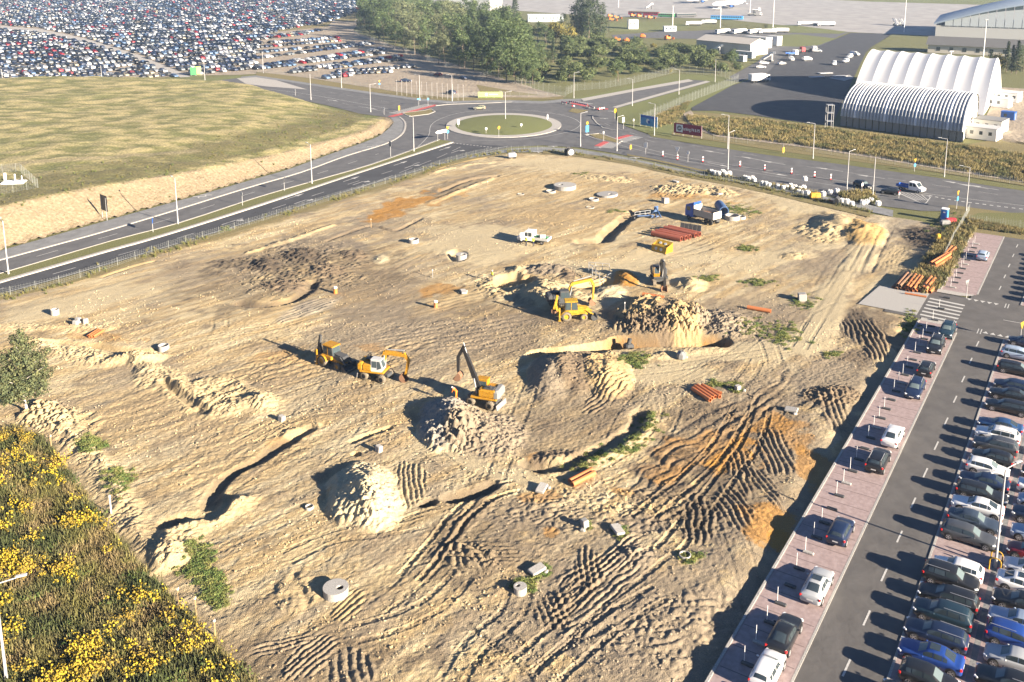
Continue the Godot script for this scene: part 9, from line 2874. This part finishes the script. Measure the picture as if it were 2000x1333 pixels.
func plants():
	var r := RandomNumberGenerator.new()
	r.seed = 17
	var weeds := [tuft(1, 16, 1.0, 0.42, 0.045), tuft(2, 20, 0.8, 0.5, 0.05)]
	var gold := tuft(3, 9, 1.25, 0.5, 0.075, true)
	var leafy := tuft(4, 14, 0.55, 0.55, 0.12, true)
	var lists := [[], [], [], []]
	var pl := PackedVector2Array(MEADOW)
	var big := 0.0
	for k in 30000:
		var p := Vector2(r.randf_range(-70, -8), r.randf_range(-104, -55))
		if not Geometry2D.is_point_in_polygon(p, pl) or p.x < -0.66 * -p.y - 6.0:
			continue
		big = nB.get_noise_2d(p.x * 1.6, p.y * 1.6)
		var e := nC.get_noise_2d(p.x * 0.6, p.y * 0.6)
		var c := Color(0.165, 0.155, 0.045).lerp(Color(0.25, 0.19, 0.09), clampf(0.45 + 0.9 * e, 0.0, 1.0)).lerp(Color(0.06, 0.075, 0.022), clampf(0.2 + 1.1 * big, 0.0, 1.0)) * r.randf_range(0.7, 1.25)
		c.a = 1.0
		var s := r.randf_range(0.5, 1.2) * (1.0 + 0.3 * big)
		lists[k % 2].append([at_rand(r, p, s), c])
		if nB.get_noise_2d(p.x * 1.2 + 77.0, p.y * 1.2) + 0.35 * e > 0.46 and r.randf() < 0.22 or r.randf() < 0.012:
			lists[2].append([at_rand(r, p, r.randf_range(0.8, 1.15)), Color(0.46, 0.35, 0.02).lerp(Color(0.26, 0.18, 0.03), r.randf())])
		if big > 0.15 and r.randf() < 0.08:
			lists[3].append([at_rand(r, p, r.randf_range(0.6, 1.1)), Color(0.055, 0.095, 0.018).lerp(Color(0.10, 0.13, 0.03), r.randf())])
	scatter("meadow_grass", "tall olive and brown meadow plants in the lower left corner", "meadow", weeds[0], M.tinted_rough, lists[0])
	scatter("meadow_grass", "brown dry stems mixed through the lower left meadow", "meadow", weeds[1], M.tinted_rough, lists[1])
	scatter("goldenrod_flowers", "yellow goldenrod heads in the lower left meadow", "goldenrod", gold, M.tinted_rough, lists[2])
	scatter("meadow_leaves", "broad green leaves low in the lower left meadow", "meadow", leafy, M.tinted_rough, lists[3])
	var dry := []
	var line := fair(FENCE, 3)
	for i in line.size() - 1:
		var l: float = line[i].distance_to(line[i + 1])
		for k in int(l * 5.0):
			var p: Vector2 = line[i].lerp(line[i + 1], r.randf()) + Vector2(r.randfn(), r.randfn()) * 0.9
			if p.x < 30.0 and nB.get_noise_2d(p.x, p.y) < -0.15 or p.x < -110.0:
				continue
			dry.append([at_rand(r, p, r.randf_range(0.35, 0.8)), Color(0.20, 0.17, 0.055).lerp(Color(0.10, 0.12, 0.03), r.randf())])
	for q in [[[V(49.6,-301.8),V(71,-294.5),V(85.6,-282.5),V(105.1,-265.4),V(119,-254.1),V(134.6,-238.9),V(119.2,-210.3),V(103.3,-227.5),V(88.6,-243.2),V(74.8,-256.2),V(63.9,-263.9),V(53.7,-271.3),V(48.9,-285.8)], 5200, 1.3], [[V(68.1,-203.9),V(75.5,-205.7),V(73.9,-196.2),V(71.1,-196.2),V(67.3,-197.9)], 300, 1.4], [[V(42.5,-225.8),V(54.4,-213.1),V(63.8,-204.8),V(59.5,-205.7),V(49.6,-218.1),V(42.6,-222.7)], 260, 1.1], [[V(76.4,-170.3),V(83.4,-180.3),V(86.4,-178.2),V(66.21,-145.84),V(61.51,-142.39),V(60.41,-145.84),V(70.5,-161.36)], 700, 1.3], [[V(87.4,-186.1),V(95.2,-176.8),V(93.5,-173.5),V(86.4,-178.2)], 400, 0.7], [[V(38.8,-301.8),V(51.5,-325),V(57,-335),V(49.6,-307.6),V(44.7,-291),V(39,-284.1),V(35.4,-291)], 700, 1.0]]:
		var poly := PackedVector2Array(q[0])
		var a: Vector2 = poly[0]
		var b: Vector2 = poly[0]
		for v in poly:
			a = a.min(v)
			b = b.max(v)
		var n := 0
		for k in q[1] * 6:
			var p := Vector2(r.randf_range(a.x, b.x), r.randf_range(a.y, b.y))
			if n > q[1] or not Geometry2D.is_point_in_polygon(p, poly):
				continue
			n += 1
			var e := nB.get_noise_2d(p.x * 1.3, p.y * 1.3)
			var c := Color(0.24, 0.185, 0.085).lerp(Color(0.25, 0.21, 0.08), clampf(0.3 + e, 0.0, 1.0)).lerp(Color(0.11, 0.115, 0.04), clampf(0.35 - 1.2 * e + 0.3 * r.randfn(), 0.0, 1.0))
			dry.append([at_rand(r, p, q[2] * r.randf_range(0.6, 1.25)), c])
	for k in 2600:
		var p := Vector2(r.randf_range(-150, -30), r.randf_range(-330, -160))
		var t := seg_dist(p, TOE)
		if gy(p) < 0.6 or t > 26.0 or r.randf() < 0.5 and t > 15.0 or t < 8.0 and r.randf() < 0.86:
			continue
		dry.append([at_rand(r, p, r.randf_range(0.35, 0.75)), Color(0.15, 0.13, 0.045).lerp(Color(0.10, 0.14, 0.03), r.randf())])
	scatter("dry_weeds", "dry yellow brown weeds along the fences and verges", "weeds", weeds[1], M.tinted_rough, dry)
	var green := []
	for q in [[Transform2D(V(1.77,0),V(-0.19,1.75),V(13.61,-117.99)), 120], [Transform2D(V(2.05,0),V(-0.33,1.49),V(38.83,-165.43)), 70], [Transform2D(V(1.86,0),V(-0.27,1.47),V(29.04,-148.96)), 70], [Transform2D(V(2.51,0),V(-0.33,1.45),V(36.02,-147.74)), 50], [Transform2D(V(4.15,2.4),V(-0.96,3.89),V(42.2,-191.4)), 170], [Transform2D(V(2.46,0),V(-0.84,3.24),V(35.48,-126.28)), 130], [Transform2D(V(3.69,0),V(-0.98,4.13),V(33.24,-129.04)), 90], [Transform2D(V(2.32,-2.38),V(0.38,2.27),V(12.95,-100.66)), 80], [Transform2D(V(2.4,-2),V(0.35,1.87),V(6.02,-92.91)), 120], [Transform2D(V(1.62,-1.64),V(0.27,1.32),V(10.42,-95.87)), 60], [Transform2D(V(0.77,0),V(-0.35,1.68),V(25.51,-109.94)), 50], [Transform2D(V(1.42,0),V(-0.16,0.85),V(23.17,-111.07)), 40], [Transform2D(V(1.38,0),V(1.07,2.5),V(-42.6,-89.42)), 90], [Transform2D(V(1.35,0),V(0.79,1.74),V(-48.44,-95.87)), 120], [Transform2D(V(1.34,0.64),V(0.31,2.72),V(-30.04,-76.08)), 150], [Transform2D(V(1.14,0),V(0.74,2.25),V(-27.19,-72.28)), 170], [Transform2D(V(0.72,0),V(-0.01,0.83),V(0.81,-74.45)), 40], [Transform2D(V(0.88,0),V(0.01,0.92),V(-0.88,-72.28)), 40], [Transform2D(V(0.92,0),V(-0.19,1.17),V(14.05,-76.44)), 50], [Transform2D(V(0.68,0),V(-0.04,0.65),V(5.1,-81.21)), 24], [Transform2D(V(0.77,0),V(-0.07,0.79),V(8.25,-80.09)), 40], [Transform2D(V(1.5,0),V(-1.81,4.63),V(55.41,-130.94)), 90], [Transform2D(V(0.97,0),V(-0.31,0.99),V(40.84,-120.25)), 40], [Transform2D(V(0.8,0),V(0.65,2.04),V(-59.7,-177.5)), 30], [Transform2D(V(2.13,0),V(-0.16,1.95),V(17,-190.6)), 20], [Transform2D(V(1.9,0),V(-0.85,3.02),V(41.97,-139.08)), 60], [Transform2D(V(2.47,0),V(-0.11,2.1),V(11.7,-223.2)), 30], [Transform2D(V(3.03,0),V(-2.74,6.31),V(82.8,-180.3)), 150], [Transform2D(V(2.73,0),V(-4.4,10.27),V(73.68,-161.36)), 160]]:
		var T: Transform2D = q[0]
		for k in q[1]:
			var v := Vector2(r.randfn(), r.randfn()) * 0.5
			if r.randf() < 0.6:
				green.append([at_rand(r, T * v, r.randf_range(0.25, 0.65), 0.0, 0.55), Color(0.08, 0.14, 0.03).lerp(Color(0.21, 0.21, 0.06), r.randf())])
	scatter("green_weeds", "green weeds growing in clumps on the sand of the site", "weeds", leafy, M.tinted_rough, green)
	var stones := [[], []]
	for k in 40000:
		var p := Vector2(r.randf_range(-70, 50), 0)
		p.y = -58.0 - 130.0 * pow(r.randf(), 1.4)
		if Geometry2D.is_point_in_polygon(p, pl):
			continue
		var f: Field = null
		for q in fields.slice(0, 2):
			if q.has(p.x, p.y):
				f = q
				break
		if f == null:
			continue
		var i := int((p.y - f.o.y) / f.st) * f.nx + int((p.x - f.o.x) / f.st)
		var d := nA.get_noise_2d(p.x * 2.5 + 9.0, p.y * 2.5) + 0.6 * f.E[i] + (0.7 if f.H[i] > 0.45 else 0.0)
		if d < 0.12 and r.randf() < 0.93:
			continue
		var c := f.C[i] * r.randf_range(0.8, 1.08)
		c.a = 1.0
		var s := 0.05 + 0.10 * pow(r.randf(), 3.0) + (0.12 * pow(r.randf(), 4.0) if f.H[i] > 0.5 else 0.0)
		stones[k % 2].append([Transform3D(Basis(W(r.randfn(), r.randfn(), r.randfn()).normalized(), r.randf() * TAU).scaled(W(s, s * 0.8, s)), on(p, s * 0.2)), c])
	scatter("soil_clods", "clods of soil strewn over the site", "soil", clod(5), M.tinted_rough, stones[0])
	scatter("soil_clods", "smaller crumbs of soil strewn over the site", "soil", clod(6), M.tinted_rough, stones[1])
